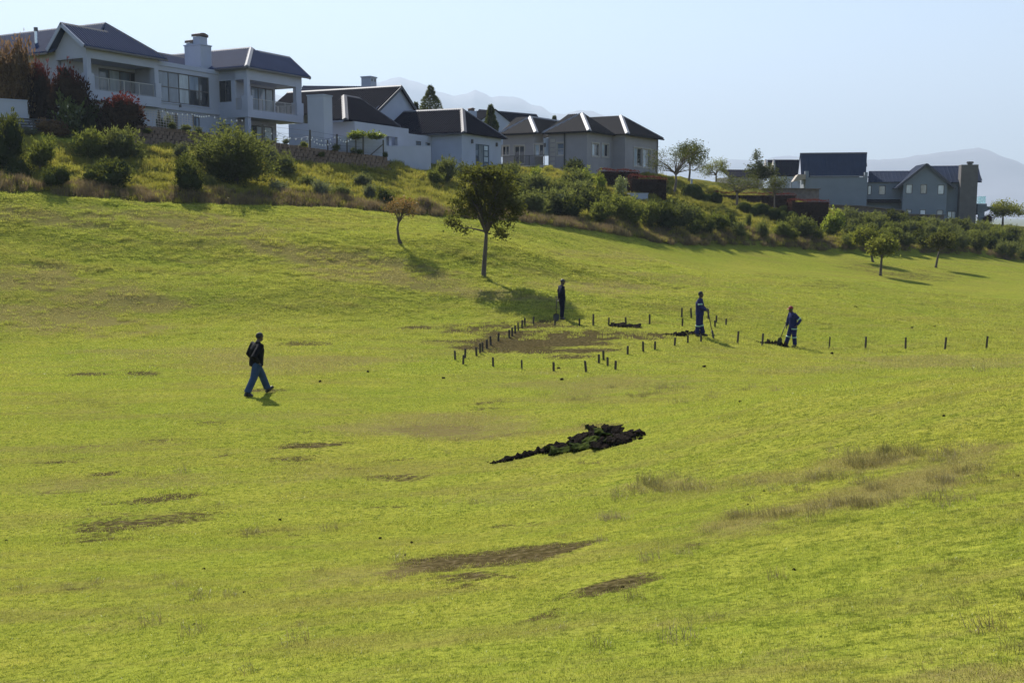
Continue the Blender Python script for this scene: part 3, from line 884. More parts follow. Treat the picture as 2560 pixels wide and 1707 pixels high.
mb = MB(); panel(mb, 'y', ap1 + .1, .2, .9, 3.2, zp, ze - .03); mb.build("wall", M_WHITE, h1)
cap(h1, (-.2, gs, gz_ + .03), (pk[0] - .9, gs, gz_ + .03), M_CAP_DULL, .3)
cap(h1, (pk[0], pk[1], pk[2] + .03), (pk[0], 22, pk[2] + .03), M_CAP, .3)
cap(h1, (pk[0], pk[1], pk[2] + .03), (ae, 0, ze + .05), M_CAP_DULL, .3, "hip_cap")
MB().bar((-.17, -.02, ze - .06), (-.17, gs, gz_ - .06), .06, .26).bar((-.17, gs, gz_ - .06), (-.17, 3.9, ze - .1), .06, .26).build("barge_board", M_WHITE2, h1)
gutter(h1, (-.1, -.06, ze), (ae, -.06, ze), M_FRAME)
gutter(h1, (-.12, 3.9, ze - .2), (-.12, 22, ze - .2), M_FRAME)
fl = H1.plane(91.5, 110, kl, 0, ze - .15)
MB().tube([(fl[0], fl[1], fl[2] - .2), (fl[0], fl[1], fl[2] + .95)], .12, 12).build("flue_pipe", M_STEEL, h1)
MB().tube([(fl[0], fl[1], fl[2] + .93), (fl[0], fl[1], fl[2] + 1.22)], .15, 12).build("flue_cowl", M_FRAME, h1)
# middle block with the tall window
zf = H1.front(396, 153, .7)[1]
m0, m1 = H1.front(393, 200, .7)[0], H1.front(523, 220, .7)[0]
mz1 = H1.front(393, 175, .7)[1]; mz0 = H1.front(393, 253, .7)[1]
mb = MB(); panel(mb, 'x', .7, .2, ap1 + .1, Cx + .6, zs - .001, zf, [(m0 + .12, m1, mz0, mz1)])
mb.box(ap1 + .1, Cx + .6, .9, 7.0, zf - .35, zf - .15); mb.build("wall", M_WHITE, h1)
box_part(h1, "parapet_band", M_WHITE2, ap1 + .1, Cx + .5, .62, .698, zf - .32, zf + .02)
window(h1, 'x', .7, m0 + .12, m1, mz0, mz1, 5, 2, M_FRAME, [M_PANE, M_PANE, M_PANE, M_PANE, M_PANE_LIGHT, M_PANE_LIGHT, M_PANE_DARK, M_PANE, M_PANE_DARK, M_PANE_DARK], .08, "tall_window", sill=M_WHITE2)
ca = H1.front(502.5, 160, 1.6)[0]; cb = H1.front(529.6, 160, 1.6)[0]; cs = H1.side(462, 150, ca)[0]
ct = H1.front(502.5, 112.7, 1.6)[1]
ch = box_part(h1, "chimney", M_WHITE, ca, cb, 1.6, cs, zf - .2, ct)
box_part(ch, "chimney_coping", M_WHITE2, ca - .06, cb + .06, 1.54, cs + .06, ct + .001, ct + .09)
def cowl(x0, x1, y0, y1, h):
    k = box_part(ch, "chimney_pot", M_WHITE2, x0, x1, y0, y1, ct + .09, ct + h)
    mb = MB(); N = 7
    for i in range(N):
        f0, f1 = i / N, (i + 1) / N
        z0_ = ct + h + .12 * math.sin(math.pi * f0); z1_ = ct + h + .12 * math.sin(math.pi * f1)
        xa, xb = x0 - .08 + (x1 - x0 + .16) * f0, x0 - .08 + (x1 - x0 + .16) * f1
        mb.hexa([(xa, y0 - .08, z0_), (xb, y0 - .08, z1_), (xb, y1 + .08, z1_), (xa, y1 + .08, z0_), (xa, y0 - .08, z0_ + .2), (xb, y0 - .08, z1_ + .2), (xb, y1 + .08, z1_ + .2), (xa, y1 + .08, z0_ + .2)])
    mb.build("pot_cover", M_BRICKTOP, k)
wy = cs - 1.6
cowl(ca + .1, cb - .3, 1.75, 1.75 + wy * .42, .72)
cowl(ca + .1, cb - .3, 1.6 + wy * .55, cs - .12, .25)
zl = zf - .1
roof_slope(h1, [(pk[0] + 1, 3.2, zl), (Cx + 5, 3.2, zl), (Cx + 5, 6.4, zl + 1.75), (pk[0] + 1, 6.4, zl + 1.75)], M_ROOF_BLUE, .26)
cap(h1, (pk[0] + 1, 6.4, zl + 1.8), (Cx + 4, 6.4, zl + 1.8), M_CAP_DULL, .3)
# right wing
K = .70
def R(a, s, z): return (Cx + a, Cy_ + s, z)
p2 = H1.plane(628.3, 120.7, 0, K, ze - K * Cy_); pa, ps, pz = p2[0] - Cx, p2[1] - Cy_, p2[2]
q2 = H1.plane(724.8, 145.6, 0, K, ze - K * Cy_); qa, qs, qz = q2[0] - Cx, q2[1] - Cy_, q2[2]
ea = H1.front(775, 192, Cy_)[0] - Cx
roof_slope(h1, [R(0, 0, ze), R(ea, 0, ze), R(qa, qs, qz), R(pa + .5, qs, qz), R(pa, ps, pz)], M_ROOF_BLUE, .26)
roof_slope(h1, [R(0, 0, ze), R(pa, ps, pz), R(pa, 14, pz), R(0, 14, ze)], M_ROOF_BLUE, .26)
roof_slope(h1, [R(qa, qs, qz), R(pa + .5, qs, qz), R(pa + .5, qs * 2, ze), R(qa, qs * 2, ze)], M_ROOF_BLUE, .26)
roof_slope(h1, [R(pa, ps, pz), R(pa, 14, pz), R(pa * 2, 14, ze), R(pa * 2, qs * 2, ze), R(pa + .5, qs, qz)], M_ROOF_BLUE, .26)
cap(h1, R(0, 0, ze + .05), R(pa, ps, pz + .03), M_CAP, .42, "hip_cap")
cap(h1, R(pa, ps, pz + .03), R(pa, 14, pz + .03), M_CAP, .3)
cap(h1, R(pa + .4, qs, qz + .03), R(qa, qs, qz + .03), M_CAP, .3)
gutter(h1, R(0, -.06, ze), R(ea, -.06, ze), M_FRAME); gutter(h1, R(-.06, 0, ze), R(-.06, 4.2, ze), M_FRAME)
MB().bar(R(ea + .02, -.02, ze - .08), R(qa + .02, qs, qz - .08), .06, .28).bar(R(qa + .02, qs, qz - .08), R(qa + .02, qs * 2, ze - .08), .06, .28).build("barge_board", M_FRAME, h1)
fy = Cy_ + .4; sx = Cx + .4
rb = H1.front(620, 198.8, fy)[1]; rp = H1.front(620, 273.6, fy)[1]; rs = H1.front(620, 293, fy)[1]
e0 = H1.front(740, 230, fy)[0]; e1 = H1.front(753, 230, fy)[0]
box_part(h1, "beam", M_WHITE, sx, e1 + .1, fy, fy + .35, rb, ze + .02)
box_part(h1, "beam", M_WHITE, sx, sx + .35, fy + .35, 1.0, rb + .01, ze + .01)
box_part(h1, "beam", M_WHITE, e1 - .25, e1 + .09, fy + .35, Cy_ + 5.6, rb + .012, ze + .012)
box_part(h1, "balcony_slab", M_WHITE, sx - .1, e1 + .1, fy - .1, Cy_ + 3.0, rs, rp)
box_part(h1, "column", M_WHITE, sx - .02, sx + .34, fy - .02, fy + .34, rp, rb)
box_part(h1, "column_base", M_WHITE, sx - .12, sx + .52, fy - .12, fy + .52, rp - .01, rp + 1.15)
box_part(h1, "column", M_WHITE, e0, e1, fy - .02, fy + .34, rp, rb)
box_part(h1, "column_base", M_WHITE, e0 - .05, e1 + .13, fy - .12, fy + .5, rp - .01, rp + 1.1)
bw = Cy_ + 2.7; bx1 = H1.front(688, 240, bw)[0]
d0 = H1.front(628, 240, bw)[0]; d1 = H1.front(686, 240, bw)[0]
mb = MB(); panel(mb, 'x', bw, .2, sx + .25, bx1, rs, ze, [(d0, d1 - .1, rp, rb - .12)])
mb.box(bx1 - .2, bx1, bw + .2, Cy_ + 9, rs, ze - .01); mb.build("wall", M_WHITE, h1)
window(h1, 'x', bw, d0, d1 - .1, rp, rb - .12, 3, 1, M_FRAME, [M_PANE, M_PANE, M_PANE_LIGHT], .09, "sliding_door")
sw = [H1.side(p, 230, sx)[0] for p in (610, 588, 578, 547)]
s_z = (H1.side(560, 256, sx)[1], H1.side(560, 199.8, sx)[1])
mb = MB(); panel(mb, 'y', sx, .2, sw[1], .95, rs - .4, ze, [(sw[2], sw[3], s_z[0], s_z[1])]); mb.build("wall", M_WHITE, h1)
window(h1, 'y', sx, sw[2], sw[3], s_z[0], s_z[1], 2, 1, M_FRAME, M_PANE_DARK)
railing(h1, (sx + .1, fy + .55, rp), (sx + .1, sw[1], rp), .95, M_RAIL)
railing(h1, (sx + .55, fy + .1, rp), (e0, fy + .1, rp), .95, M_RAIL)
railing(h1, (e1 - .1, fy + .5, rp), (e1 - .1, Cy_ + 3.0, rp), .95, M_RAIL)
railing(h1, (bx1, Cy_ + 2.95, rp), (e1 - .1, Cy_ + 2.95, rp), .95, M_RAIL)
box_part(h1, "balcony_ceiling", M_WHITE, sx + .36, e1 - .26, fy + .36, bw, rb + .06, rb + .13)
MB().tube([(sx - .08, sw[3] + .25, 0), (sx - .08, sw[3] + .25, ze)], .05, 8).build("downpipe", M_WHITE2, h1)
# right wing, ground floor
box_part(h1, "column", M_WHITE, sx, sx + .36, fy, fy + .36, -.6, rs)
gl = [H1.front(p, 320, bw)[0] for p in (622, 682)]
mb = MB(); panel(mb, 'x', bw + .002, .2, sx + .2, bx1 + .05, -.6, rs - .002, [(gl[0], gl[1], -.1, rs - .35)])
ls = [H1.side(p, 310, sx)[0] for p in (608, 588, 576, 547)]
panel(mb, 'y', sx, .2, ls[1], 1.0, -.6, rs - .402, [(ls[2], ls[3], .1, rs - .5)])
mb.build("lower_wall", M_WHITE, h1)
window(h1, 'x', bw, gl[0], gl[1], -.1, rs - .35, 3, 1, M_FRAME, [M_PANE, M_PANE_LIGHT, M_PANE_LIGHT], .08, "glass_door")
window(h1, 'y', sx, ls[2], ls[3], .1, rs - .5, 2, 1, M_FRAME, M_PANE, name="glass_door")
box_part(h1, "plinth", M_WHITE2, sx - .2, e1, fy - .2, Cy_ + 3, -1.2, -.3)
box_part(h1, "wall_lamp", M_FRAME, m0 + 2.2, m0 + 2.35, .58, .69, zs + .25, zs + .5)

# ------------------------------------------------------------------ white house with charcoal roofs, second from the left
P3 = at(1160, 331, 94.0)
H3 = Frame(P3, 25.0, 4.0)
z3 = H3.loc(P3)[2]
h3 = H3.thing("bungalow", "white single-storey house with charcoal hipped roofs, gable and chimney, beside the villa", "house")
A3 = H3.front(1267, 348.4, 0)[0]
k3 = 1.0
ap = H3.plane(1155.8, 273.6, 0, k3, z3); apx, aps, apz = ap
roof_slope(h3, [(0, 0, z3), (A3, 0, z3), (apx, aps, apz)], M_ROOF_DARK, .24)
roof_slope(h3, [(0, 0, z3), (apx, aps, apz), (apx, 10.6, apz), (0, 12.5, z3)], M_ROOF_DARK, .24)
roof_slope(h3, [(A3, 0, z3), (apx, aps, apz), (apx, 10.6, apz), (A3, 12.5, z3)], M_ROOF_DARK, .24)
cap(h3, (0, 0, z3 + .05), (apx, aps, apz + .03), M_CAP_DULL, .5, "hip_cap")
cap(h3, (A3, 0, z3 + .05), (apx, aps, apz + .03), M_CAP_DULL, .3, "hip_cap")
cap(h3, (apx, aps, apz + .03), (apx, 10.6, apz + .03), M_CAP, .35)
gutter(h3, (-.06, 0, z3), (-.06, 3.7, z3), M_CAP_DULL)
dx0, dx1 = H3.front(1189, 390, .5)[0], H3.front(1223, 390, .5)[0]
dz1 = H3.front(1189, 359.5, .5)[1]
wl = H3.front(1252.7, 380, .5)[0]
mb = MB(); panel(mb, 'x', .5, .2, .5, wl, -.9, z3 - .03, [(dx0, dx1, .1, dz1)])
panel(mb, 'y', .5, .2, .7, 12, -.9, z3 - .03); mb.box(wl - .2, wl, .7, 12, -.9, z3 - .03)
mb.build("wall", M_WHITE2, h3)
window(h3, 'x', .5, dx0, dx0 + (dx1 - dx0) * .27, .1, dz1, 1, 4, M_FRAME_BLUE, M_PANE, .07, "side_light")
window(h3, 'x', .5, dx0 + (dx1 - dx0) * .27, dx0 + (dx1 - dx0) * .63, .1, dz1, 1, 1, M_FRAME_BLUE, M_PANE_LIGHT, .06, "glass_door")
window(h3, 'x', .5, dx0 + (dx1 - dx0) * .63, dx1, .1, dz1, 1, 4, M_FRAME_BLUE, M_PANE_LIGHT, .09, "side_light")
for px_, py_ in ((1178.7, 354), (1240, 362)):
    q = H3.front(px_, py_, .5); box_part(h3, "wall_lamp", M_FRAME, q[0] - .09, q[0] + .09, .33, .49, q[1] - .18, q[1] + .18)
# veranda block
ea0 = H3.front(886.6, 303.5, 3.6)[0]; ev = H3.front(886.6, 303.5, 3.6)[1]; ea1 = H3.front(1021.5, 330, 3.6)[0]
sd = H3.side(822, 305, ea0)[0]
vb = ev - .85
o0, o1 = H3.front(905, 340, 3.6)[0], H3.front(994, 350, 3.6)[0]
r0, r1 = H3.front(1009, 350, 3.6)[0], 0
wz_ = [H3.front(1040, y, 3.6)[1] for y in (363, 352.3)]
sw1 = [H3.front(p, 357, 3.6)[0] for p in (1039.6, 1053, 1063.6, 1078)]
lowz = H3.front(980, 366, 3.6)[1]
mb = MB(); panel(mb, 'x', 3.6, .25, ea0, ea1, -1.6, ev, [(o0, o1, lowz, vb)])
panel(mb, 'x', 3.6, .25, ea1, .48, -1.6, ev - .4, [(sw1[0], sw1[1], wz_[0], wz_[1]), (sw1[2], min(sw1[3], .3), wz_[0] - .05, wz_[1] - .05)])
panel(mb, 'y', ea0, .25, 3.85, sd + 4, -.6, ev - .01)
mb.box(ea0 + .25, 3.0, 7.2, 7.4, -.6, ev - .02); mb.box(ea0 + .25, ea1, 3.85, 7.2, ev - .3, ev - .15)
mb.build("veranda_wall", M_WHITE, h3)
window(h3, 'x', 3.6, sw1[0], sw1[1], wz_[0], wz_[1], 2, 1, M_FRAME, M_PANE, .05)
window(h3, 'x', 3.6, sw1[2], min(sw1[3], .3), wz_[0] - .05, wz_[1] - .05, 2, 1, M_FRAME, M_PANE, .05)
pr = H3.front(988, 350, 3.6)[0]; box_part(h3, "pillar", M_WHITE2, pr - .5, pr - .12, 3.9, 4.3, lowz - .3, vb)
# front-left hip roof over the veranda
er = z3 + .25
cd = H3.atz(863.6, 298.7, er); ce = H3.atz(1006, 318, er); cl = H3.atz(816.7, 301.6, er)
rk = .75
rpk = H3.plane(860, 240, 0, rk, er - rk * cd[1]); rpe = H3.plane(893, 242, 0, rk, er - rk * cd[1])
if rpe[0] < rpk[0] + .5: rpe = np.array([rpk[0] + 2.0, rpk[1], rpk[2]])
rpe = np.array([rpe[0], rpk[1], rpk[2]])
roof_slope(h3, [(cd[0], cd[1], er), (ce[0], cd[1], er), tuple(rpe), tuple(rpk)], M_ROOF_DARK, .24)
roof_slope(h3, [(cd[0], cd[1], er), tuple(rpk), (rpk[0], rpk[1] + .2, rpk[2]), (cd[0], cl[1], er)], M_ROOF_DARK, .24)
roof_slope(h3, [(ce[0], cd[1], er), tuple(rpe), (rpe[0], rpk[1] + .2, rpk[2]), (ce[0], cd[1] + 2 * (rpk[1] - cd[1]), er)], M_ROOF_DARK, .24)
cap(h3, (cd[0], cd[1], er + .05), (rpk[0], rpk[1], rpk[2] + .03), M_CAP_DULL, .5, "hip_cap")
cap(h3, (ce[0], cd[1], er + .05), (rpe[0], rpe[1], rpe[2] + .03), M_CAP_DULL, .3, "hip_cap")
cap(h3, (rpk[0], rpk[1], rpk[2] + .03), (rpe[0], rpe[1], rpe[2] + .03), M_CAP_DULL, .3)
# taller gable roof behind
G = H3.loc(at(997.5, 216.4, 101.0)); gy = G[1]; ga, gh = G[0], G[2]
gl_ = H3.front(941, 273, gy); gr_ = H3.front(1036.8, 277.7, gy)
MB().slab([(gl_[0], gy, gl_[1] - 4), (gr_[0], gy, gr_[1] - 4), (gr_[0], gy, gr_[1]), (ga, gy, gh - .1), (gl_[0], gy, gl_[1])], (0, .2, 0)).build("gable_wall", M_WHITE2, h3)
roof_slope(h3, [(ga, gy - .3, gh), (ga, gy + 13, gh), (gl_[0] - .3, gy + 13, gl_[1] - .2), (gl_[0] - .3, gy - .3, gl_[1] - .2)], M_ROOF_DARK, .24)
roof_slope(h3, [(ga, gy - .3, gh), (ga, gy + 13, gh), (gr_[0] + .3, gy + 13, gr_[1] - .2), (gr_[0] + .3, gy - .3, gr_[1] - .2)], M_ROOF_DARK, .24)
cap(h3, (ga, gy - .3, gh + .03), (ga, gy + 13, gh + .03), M_CAP, .35)
MB().bar((ga, gy - .33, gh - .1), (gl_[0] - .3, gy - .33, gl_[1] - .3), .06, .26).bar((ga, gy - .33, gh - .1), (gr_[0] + .3, gy - .33, gr_[1] - .3), .06, .26).build("barge_board", M_CAP_DULL, h3)
# chimney tower at the front corner and stubby stack on the back roof
T3 = H3.loc(at(808, 238.5, 82.0)); tx = H3.front(830, 250, T3[1])[0]; tsd = H3.side(768, 245, T3[0])[0]
tw = box_part(h3, "chimney_tower", M_WHITE, T3[0], tx, T3[1], tsd, -.5, T3[2])
box_part(tw, "coping", M_WHITE2, T3[0] - .05, tx + .05, T3[1] - .05, tsd + .05, T3[2] + .001, T3[2] + .08)
B3 = [H3.loc(at(*q)) for q in ((738, 262, 106), (930, 262, 112), (925, 216.5, 116), (757, 214.5, 110))]
roof_slope(h3, [tuple(b) for b in B3], M_ROOF_SLATE, .3)
MB().slab([tuple(b - np.array([0, 0, .15])) for b in B3], (0, 0, -5)).build("rear_wall", M_WHITE2, h3)
S3 = H3.loc(at(934, 217, 108)); hw = 15 / 2600 * 108; sh = 24 / 2600 * 108
st = box_part(h3, "chimney", M_WHITE, S3[0] - hw * .9, S3[0] + hw * .9, S3[1], S3[1] + 1.1, S3[2] - .8, S3[2] + sh - .12)
box_part(st, "chimney_coping", M_WHITE, S3[0] - hw * 1.02, S3[0] + hw * 1.02, S3[1] - .08, S3[1] + 1.18, S3[2] + sh - .119, S3[2] + sh)
for k in (-.45, .45):
    box_part(st, "smoke_vent", M_FRAME, S3[0] + hw * k - .12, S3[0] + hw * k + .12, S3[1] - .01, S3[1] + .05, S3[2] + sh - .5, S3[2] + sh - .25)

# ------------------------------------------------------------------ beige house with brown hip roofs
P4 = at(1473, 327, 105.0)
H4 = Frame(P4, 32.0, 3.3)
z4 = H4.loc(P4)[2]
h4 = H4.thing("beige_house", "beige plastered house with dark brown hipped roofs and pale ridge caps, in the middle", "house")
k4 = .62
pA = H4.plane(1455.7, 284.5, 0, k4, z4)
C2 = H4.atz(1569, 334.5, z4)
pB = H4.plane(1552.6, 289.6, 0, k4, z4 - k4 * C2[1])
eB = H4.front(1658.8, 350.8, C2[1])[0]
eL = H4.side(1356.7, 331.4, 0)[0]
C0 = H4.atz(1340.4, 331.4, z4); pC = H4.plane(1325, 292.7, 0, k4, z4 - k4 * C0[1]); eC = H4.side(1244.5, 331.4, C0[0])[0]
def roof4(pts): return roof_slope(h4, pts, M_ROOF_BROWN, .24, rib=.05)
roof4([(0, 0, z4), (C2[0] + .2, 0, z4), (C2[0] + .2 + 0, pA[1], pA[2]), tuple(pA)])
roof4([(0, 0, z4), tuple(pA), (pA[0], eL, pA[2]), (0, eL, z4)])
roof4([(C2[0], C2[1], z4), (eB, C2[1], z4), tuple(pB)])
roof4([(C2[0], C2[1], z4), tuple(pB), (pB[0], 10, pB[2]), (C2[0], 10, z4)])
roof4([(eB, C2[1], z4), tuple(pB), (pB[0], 10, pB[2]), (eB, 10, z4)])
roof4([(C0[0], C0[1], z4), (C0[0] + 9, C0[1], z4), (C0[0] + 9, pC[1], pC[2]), tuple(pC)])
roof4([(C0[0], C0[1], z4), tuple(pC), (pC[0], (eC + pC[1]) * .5 + 1, pC[2]), (C0[0], eC, z4)])
for a, b in (((0, 0, z4), pA), ((C2[0], C2[1], z4), pB), ((C0[0], C0[1], z4), pC)):
    cap(h4, (a[0], a[1], a[2] + .06), (b[0], b[1], b[2] + .04), M_CAP, .5, "hip_cap")
cap(h4, (eB, C2[1], z4 + .05), (pB[0], pB[1], pB[2] + .03), M_CAP_DULL, .3, "hip_cap")
cap(h4, (0, eL, z4 + .06), (pA[0], max(pA[1] + .2, eL - 3.2), pA[2] + .03), M_CAP, .34, "hip_cap")
cap(h4, (C0[0], eC, z4 + .06), (pC[0], pC[1], pC[2] + .03), M_CAP, .34, "hip_cap")
cap(h4, (pA[0], pA[1], pA[2] + .03), (C2[0], pA[1], pA[2] + .03), M_CAP_DULL, .3)
cap(h4, (pC[0], pC[1], pC[2] + .03), (pC[0] + 7, pC[1], pC[2] + .03), M_CAP, .3)
for a, b in (((-.05, 0, z4), (-.05, eL, z4)), ((0, -.05, z4), (C2[0], -.05, z4)), ((C2[0], C2[1] - .05, z4), (eB, C2[1] - .05, z4)), ((C0[0] - .05, C0[1], z4), (C0[0] - .05, eC, z4))):
    gutter(h4, a, b, M_ROOF_BROWN)
W4 = -1.3
def wins(ax, c, rects):
    out = []
    for x0, x1, y0, y1 in rects:
        if ax == 'x':
            a0, a1 = H4.front(x0, y0, c)[0], H4.front(x1, y0, c)[0]; zz = H4.front(x0, y1, c)[1], H4.front(x0, y0, c)[1]
        else:
            a0, a1 = H4.side(x1, y0, c)[0], H4.side(x0, y0, c)[0]; zz = H4.side(x0, y1, c)[1], H4.side(x0, y0, c)[1]
        out.append((a0, a1, zz[0], zz[1]))
    return out
wf = wins('x', .5, [(1480, 1497.5, 358, 389.6), (1504.7, 1521, 359.5, 391)])
wr = wins('x', C2[1] + .5, [(1585, 1604.7, 369, 415), (1607.7, 1626, 372.4, 418)])
ws = wins('y', .5, [(1392.4, 1409.8, 358, 388.6)])
wg = wins('y', C0[0] + .5, [(1254.7, 1273, 365, 390), (1285, 1311, 365, 411), (1336, 1359, 361, 390)])
mb = MB(); panel(mb, 'x', .5, .2, .5, C2[0] + .5, W4, z4 - .03, wf); panel(mb, 'y', .5, .2, .7, eL - .4, W4, z4 - .03, ws)
mb.build("wall", M_BEIGE, h4)
mb = MB(); panel(mb, 'x', C2[1] + .5, .2, C2[0] + .5, eB - .5, W4, z4 - .03, wr); panel(mb, 'y', C2[0] + .5, .2, C2[1] + .7, .49, W4, z4 - .03)
mb.box(eB - .7, eB - .5, C2[1] + .7, 9, W4, z4 - .03); mb.build("wall", M_BEIGE, h4)
mb = MB(); panel(mb, 'y', C0[0] + .5, .2, C0[1] + .5, eC - .3, W4, z4 - .03, wg); mb.box(C0[0] + .7, 1.5, C0[1] + .5, C0[1] + .7, W4, z4 - .03); mb.build("wall", M_BEIGE, h4)
for w in wf + wr:
    c = .5 if w in wf else C2[1] + .5
    surround(h4, 'x', c, *w, M_BEIGE_TRIM); window(h4, 'x', c, *w, 2, 1, M_FRAME_PALE, [M_PANE_LIGHT, M_PANE_DARK], .07, depth=.1)
for w in ws:
    surround(h4, 'y', .5, *w, M_BEIGE_TRIM); window(h4, 'y', .5, *w, 1, 2, M_FRAME_PALE, M_PANE, .07, depth=.1)
for i, w in enumerate(wg):
    surround(h4, 'y', C0[0] + .5, *w, M_BEIGE_TRIM, .1); window(h4, 'y', C0[0] + .5, *w, 2, 1, M_FRAME_PALE, [M_PANE_DARK, M_PANE_DARK] if i < 2 else [M_PANE_DARK, M_PANE_LIGHT], .09, name="glass_door" if i else "window", depth=.1)
dp = H4.side(1412, 380, .5)[0]; MB().tube([(.42, dp, W4), (.42, dp, z4 - .1)], .06, 8).build("downpipe", M_RAIL_DARK, h4)
dq = eB - .6; MB().tube([(dq, C2[1] + .42, W4), (dq, C2[1] + .42, z4 - .1)], .06, 8).build("downpipe", M_RAIL_DARK, h4)
qs0, qs1 = H4.side(1388, 380, .5)[0], H4.side(1376, 380, .5)[0]
for k in range(8):
    zz = .5 + k * .46; box_part(h4, "quoin", M_BEIGE_TRIM, .44, .498, qs0, qs1, zz, zz + .36)
bs0, bs1 = H4.side(1363, 413, C0[0] - .6)[0], H4.side(1252, 413, C0[0] - .6)[0]
bz = H4.side(1330, 414, C0[0] - .6)[1]
box_part(h4, "balcony_slab", M_BEIGE_TRIM, C0[0] - .9, C0[0] + .5, min(bs0, bs1), max(bs0, bs1), bz - .25, bz)
railing(h4, (C0[0] - .8, bs0, bz), (C0[0] - .8, bs1, bz), 1.0, M_RAIL_DARK)
for i, py_ in ((0, 337), ):
    pass
q = H4.side(1363, 363, C0[0] + .5); box_part(h4, "wall_lamp", M_FRAME, C0[0] + .35, C0[0] + .49, q[0] - .1, q[0] + .1, q[1] - .2, q[1] + .2)
mb = MB(); s0, s1 = H4.side(1396, 430, C0[0] - 1.4)[0], H4.side(1240, 420, C0[0] - 1.4)[0]
mb.box(C0[0] - 1.6, C0[0] - 1.4, s0, s1, -2.4, H4.side(1330, 424, C0[0] - 1.4)[1]); mb.build("terrace_wall", M_BEIGE_TRIM, h4)

# ------------------------------------------------------------------ house glimpsed behind the white and beige ones
P5 = at(1237, 273.6, 132.0)
H5 = Frame(P5, 48.0, 4.0)
h5 = H5.thing("gabled_house", "far white house with one steep gable and dark roof, showing above the bungalow roofs", "house")
x0, z0 = H5.front(1196, 305, 0); x1, z1 = H5.front(1282, 311, 0); zt = H5.loc(P5)[2]
MB().slab([(x0, 0, z0 - 3), (x1, 0, z0 - 3), (x1, 0, z0), (0, 0, zt - .1), (x0, 0, z0)], (0, .2, 0)).build("gable_wall", M_WHITE2, h5)
roof_slope(h5, [(x0 - .3, -.2, z0 - .1), (0, -.2, zt), (0, 9, zt), (x0 - .3, 9, z0 - .1)], M_ROOF_DARK)
roof_slope(h5, [(x1 + .3, -.2, z0 - .1), (0, -.2, zt), (0, 9, zt), (x1 + .3, 9, z0 - .1)], M_ROOF_DARK)
e_ = H5.front(1354, 282, 3)[0]; zr = H5.front(1300, 282, 3)[1]
roof_slope(h5, [(.8, 1.0, zr - 3.0), (e_, 1.0, zr - 3.0), (e_, 4, zr), (.8, 4, zr)], M_ROOF_DARK)
MB().slab([(.8, 1.3, zr - 3.2), (e_ - .2, 1.3, zr - 3.2), (e_ - .2, 1.3, zr - 5.5), (.8, 1.3, zr - 5.5)], (0, 3, 0)).build("wall", M_WHITE2, h5)
cap(h5, (.8, 4, zr + .03), (e_, 4, zr + .03), M_CAP_DULL, .3)
c0, c1 = H5.front(1176, 290, 1.0)[0], H5.front(1192, 290, 1.0)[0]; cz = H5.front(1184, 278, 1.0)[1]
ck = box_part(h5, "chimney", M_WHITE2, c0, c1, 1.0, 1.9, cz - 3, cz)
box_part(ck, "chimney_pot", M_BRICKTOP, c0 + .2, c1 - .2, 1.2, 1.7, cz + .001, cz + .28)
MB().slab([(c0 + .08, 1.1, cz + .28), (c1 - .08, 1.1, cz + .28), ((c0 + c1) / 2, 1.1, cz + .42)], (0, .7, 0)).build("pot_cover", M_BRICKTOP, ck)

# ------------------------------------------------------------------ grey house on the right
P6 = at(1998, 441, 136.0)
H6 = Frame(P6, 100.0, -2.6)
h6 = H6.thing("grey_house", "long grey-green house with slate roofs, central gable and tall chimney, at the right", "house")
def F6(px, py, y=0.0): return H6.front(px, py, y)
def S6(cx, cy): return 1880 + cx / 3.459, 360 + cy / 3.459
def rect6(x0, y0, x1, y1, y=0.0):
    a, zt_ = F6(*S6(x0, y0), y); b, _ = F6(*S6(x1, y0), y); _, zb_ = F6(*S6(x0, y1), y)
    return a, b, zb_, zt_
# tall block
a0, a1, zw0, zw1 = rect6(465, 290, 1000, 560)
mb = MB(); mb.box(a0, a1, 0, .25, -1.5, zw1); mb.box(a0, a0 + .25, .25, 8, -1.5, zw1 - .01); mb.box(a1 - .25, a1, .25, 8, -1.5, zw1 - .01); mb.build("wall", M_GREYWALL, h6)
for cx0, cx1, top in ((460, 492, 235), (975, 1001, 245)):
    a, b, _, zt_ = rect6(cx0, top, cx1, 300); box_part(h6, "parapet_pier", M_GREYWALL, a, b, -.08, 1.2, zw1 - .3, zt_)
ra, zr_ = F6(*S6(415, 85), 3.4); rb_, _ = F6(*S6(995, 90), 3.4)
el, ze6 = F6(*S6(424, 278), .5); er_, _ = F6(*S6(985, 285), .5)
roof_slope(h6, [(el, .5, ze6), (er_, .5, ze6), (rb_, 3.4, zr_), (ra, 3.4, zr_)], M_ROOF_SLATE, .5, rib=.02)
roof_slope(h6, [(el, 6.3, ze6), (er_, 6.3, ze6), (rb_, 3.4, zr_), (ra, 3.4, zr_)], M_ROOF_SLATE, .5, rib=.02)
cap(h6, (ra, 3.4, zr_ + .02), (rb_, 3.4, zr_ + .02), M_FRAME, .25)
MB().slab([(el + .1, .5, ze6 - .3), (el + .1, 6.3, ze6 - .3), (el + .1, 3.4, zr_ - .1)], (.15, 0, 0)).build("gable_wall", M_WHITE2, h6)
ga_, gb_, _, gt_ = rect6(500, 278, 980, 300); MB().bar((ga_, -.08, gt_ - .05), (gb_, -.08, gt_ - .05), .14, .16).build("gutter", M_CAP, h6)
fp = F6(*S6(838, 95), 3.4); MB().tube([(fp[0], 3.4, fp[1] - .2), (fp[0], 3.4, fp[1] + .15)], .09, 8).build("vent_pipe", M_FRAME, h6)
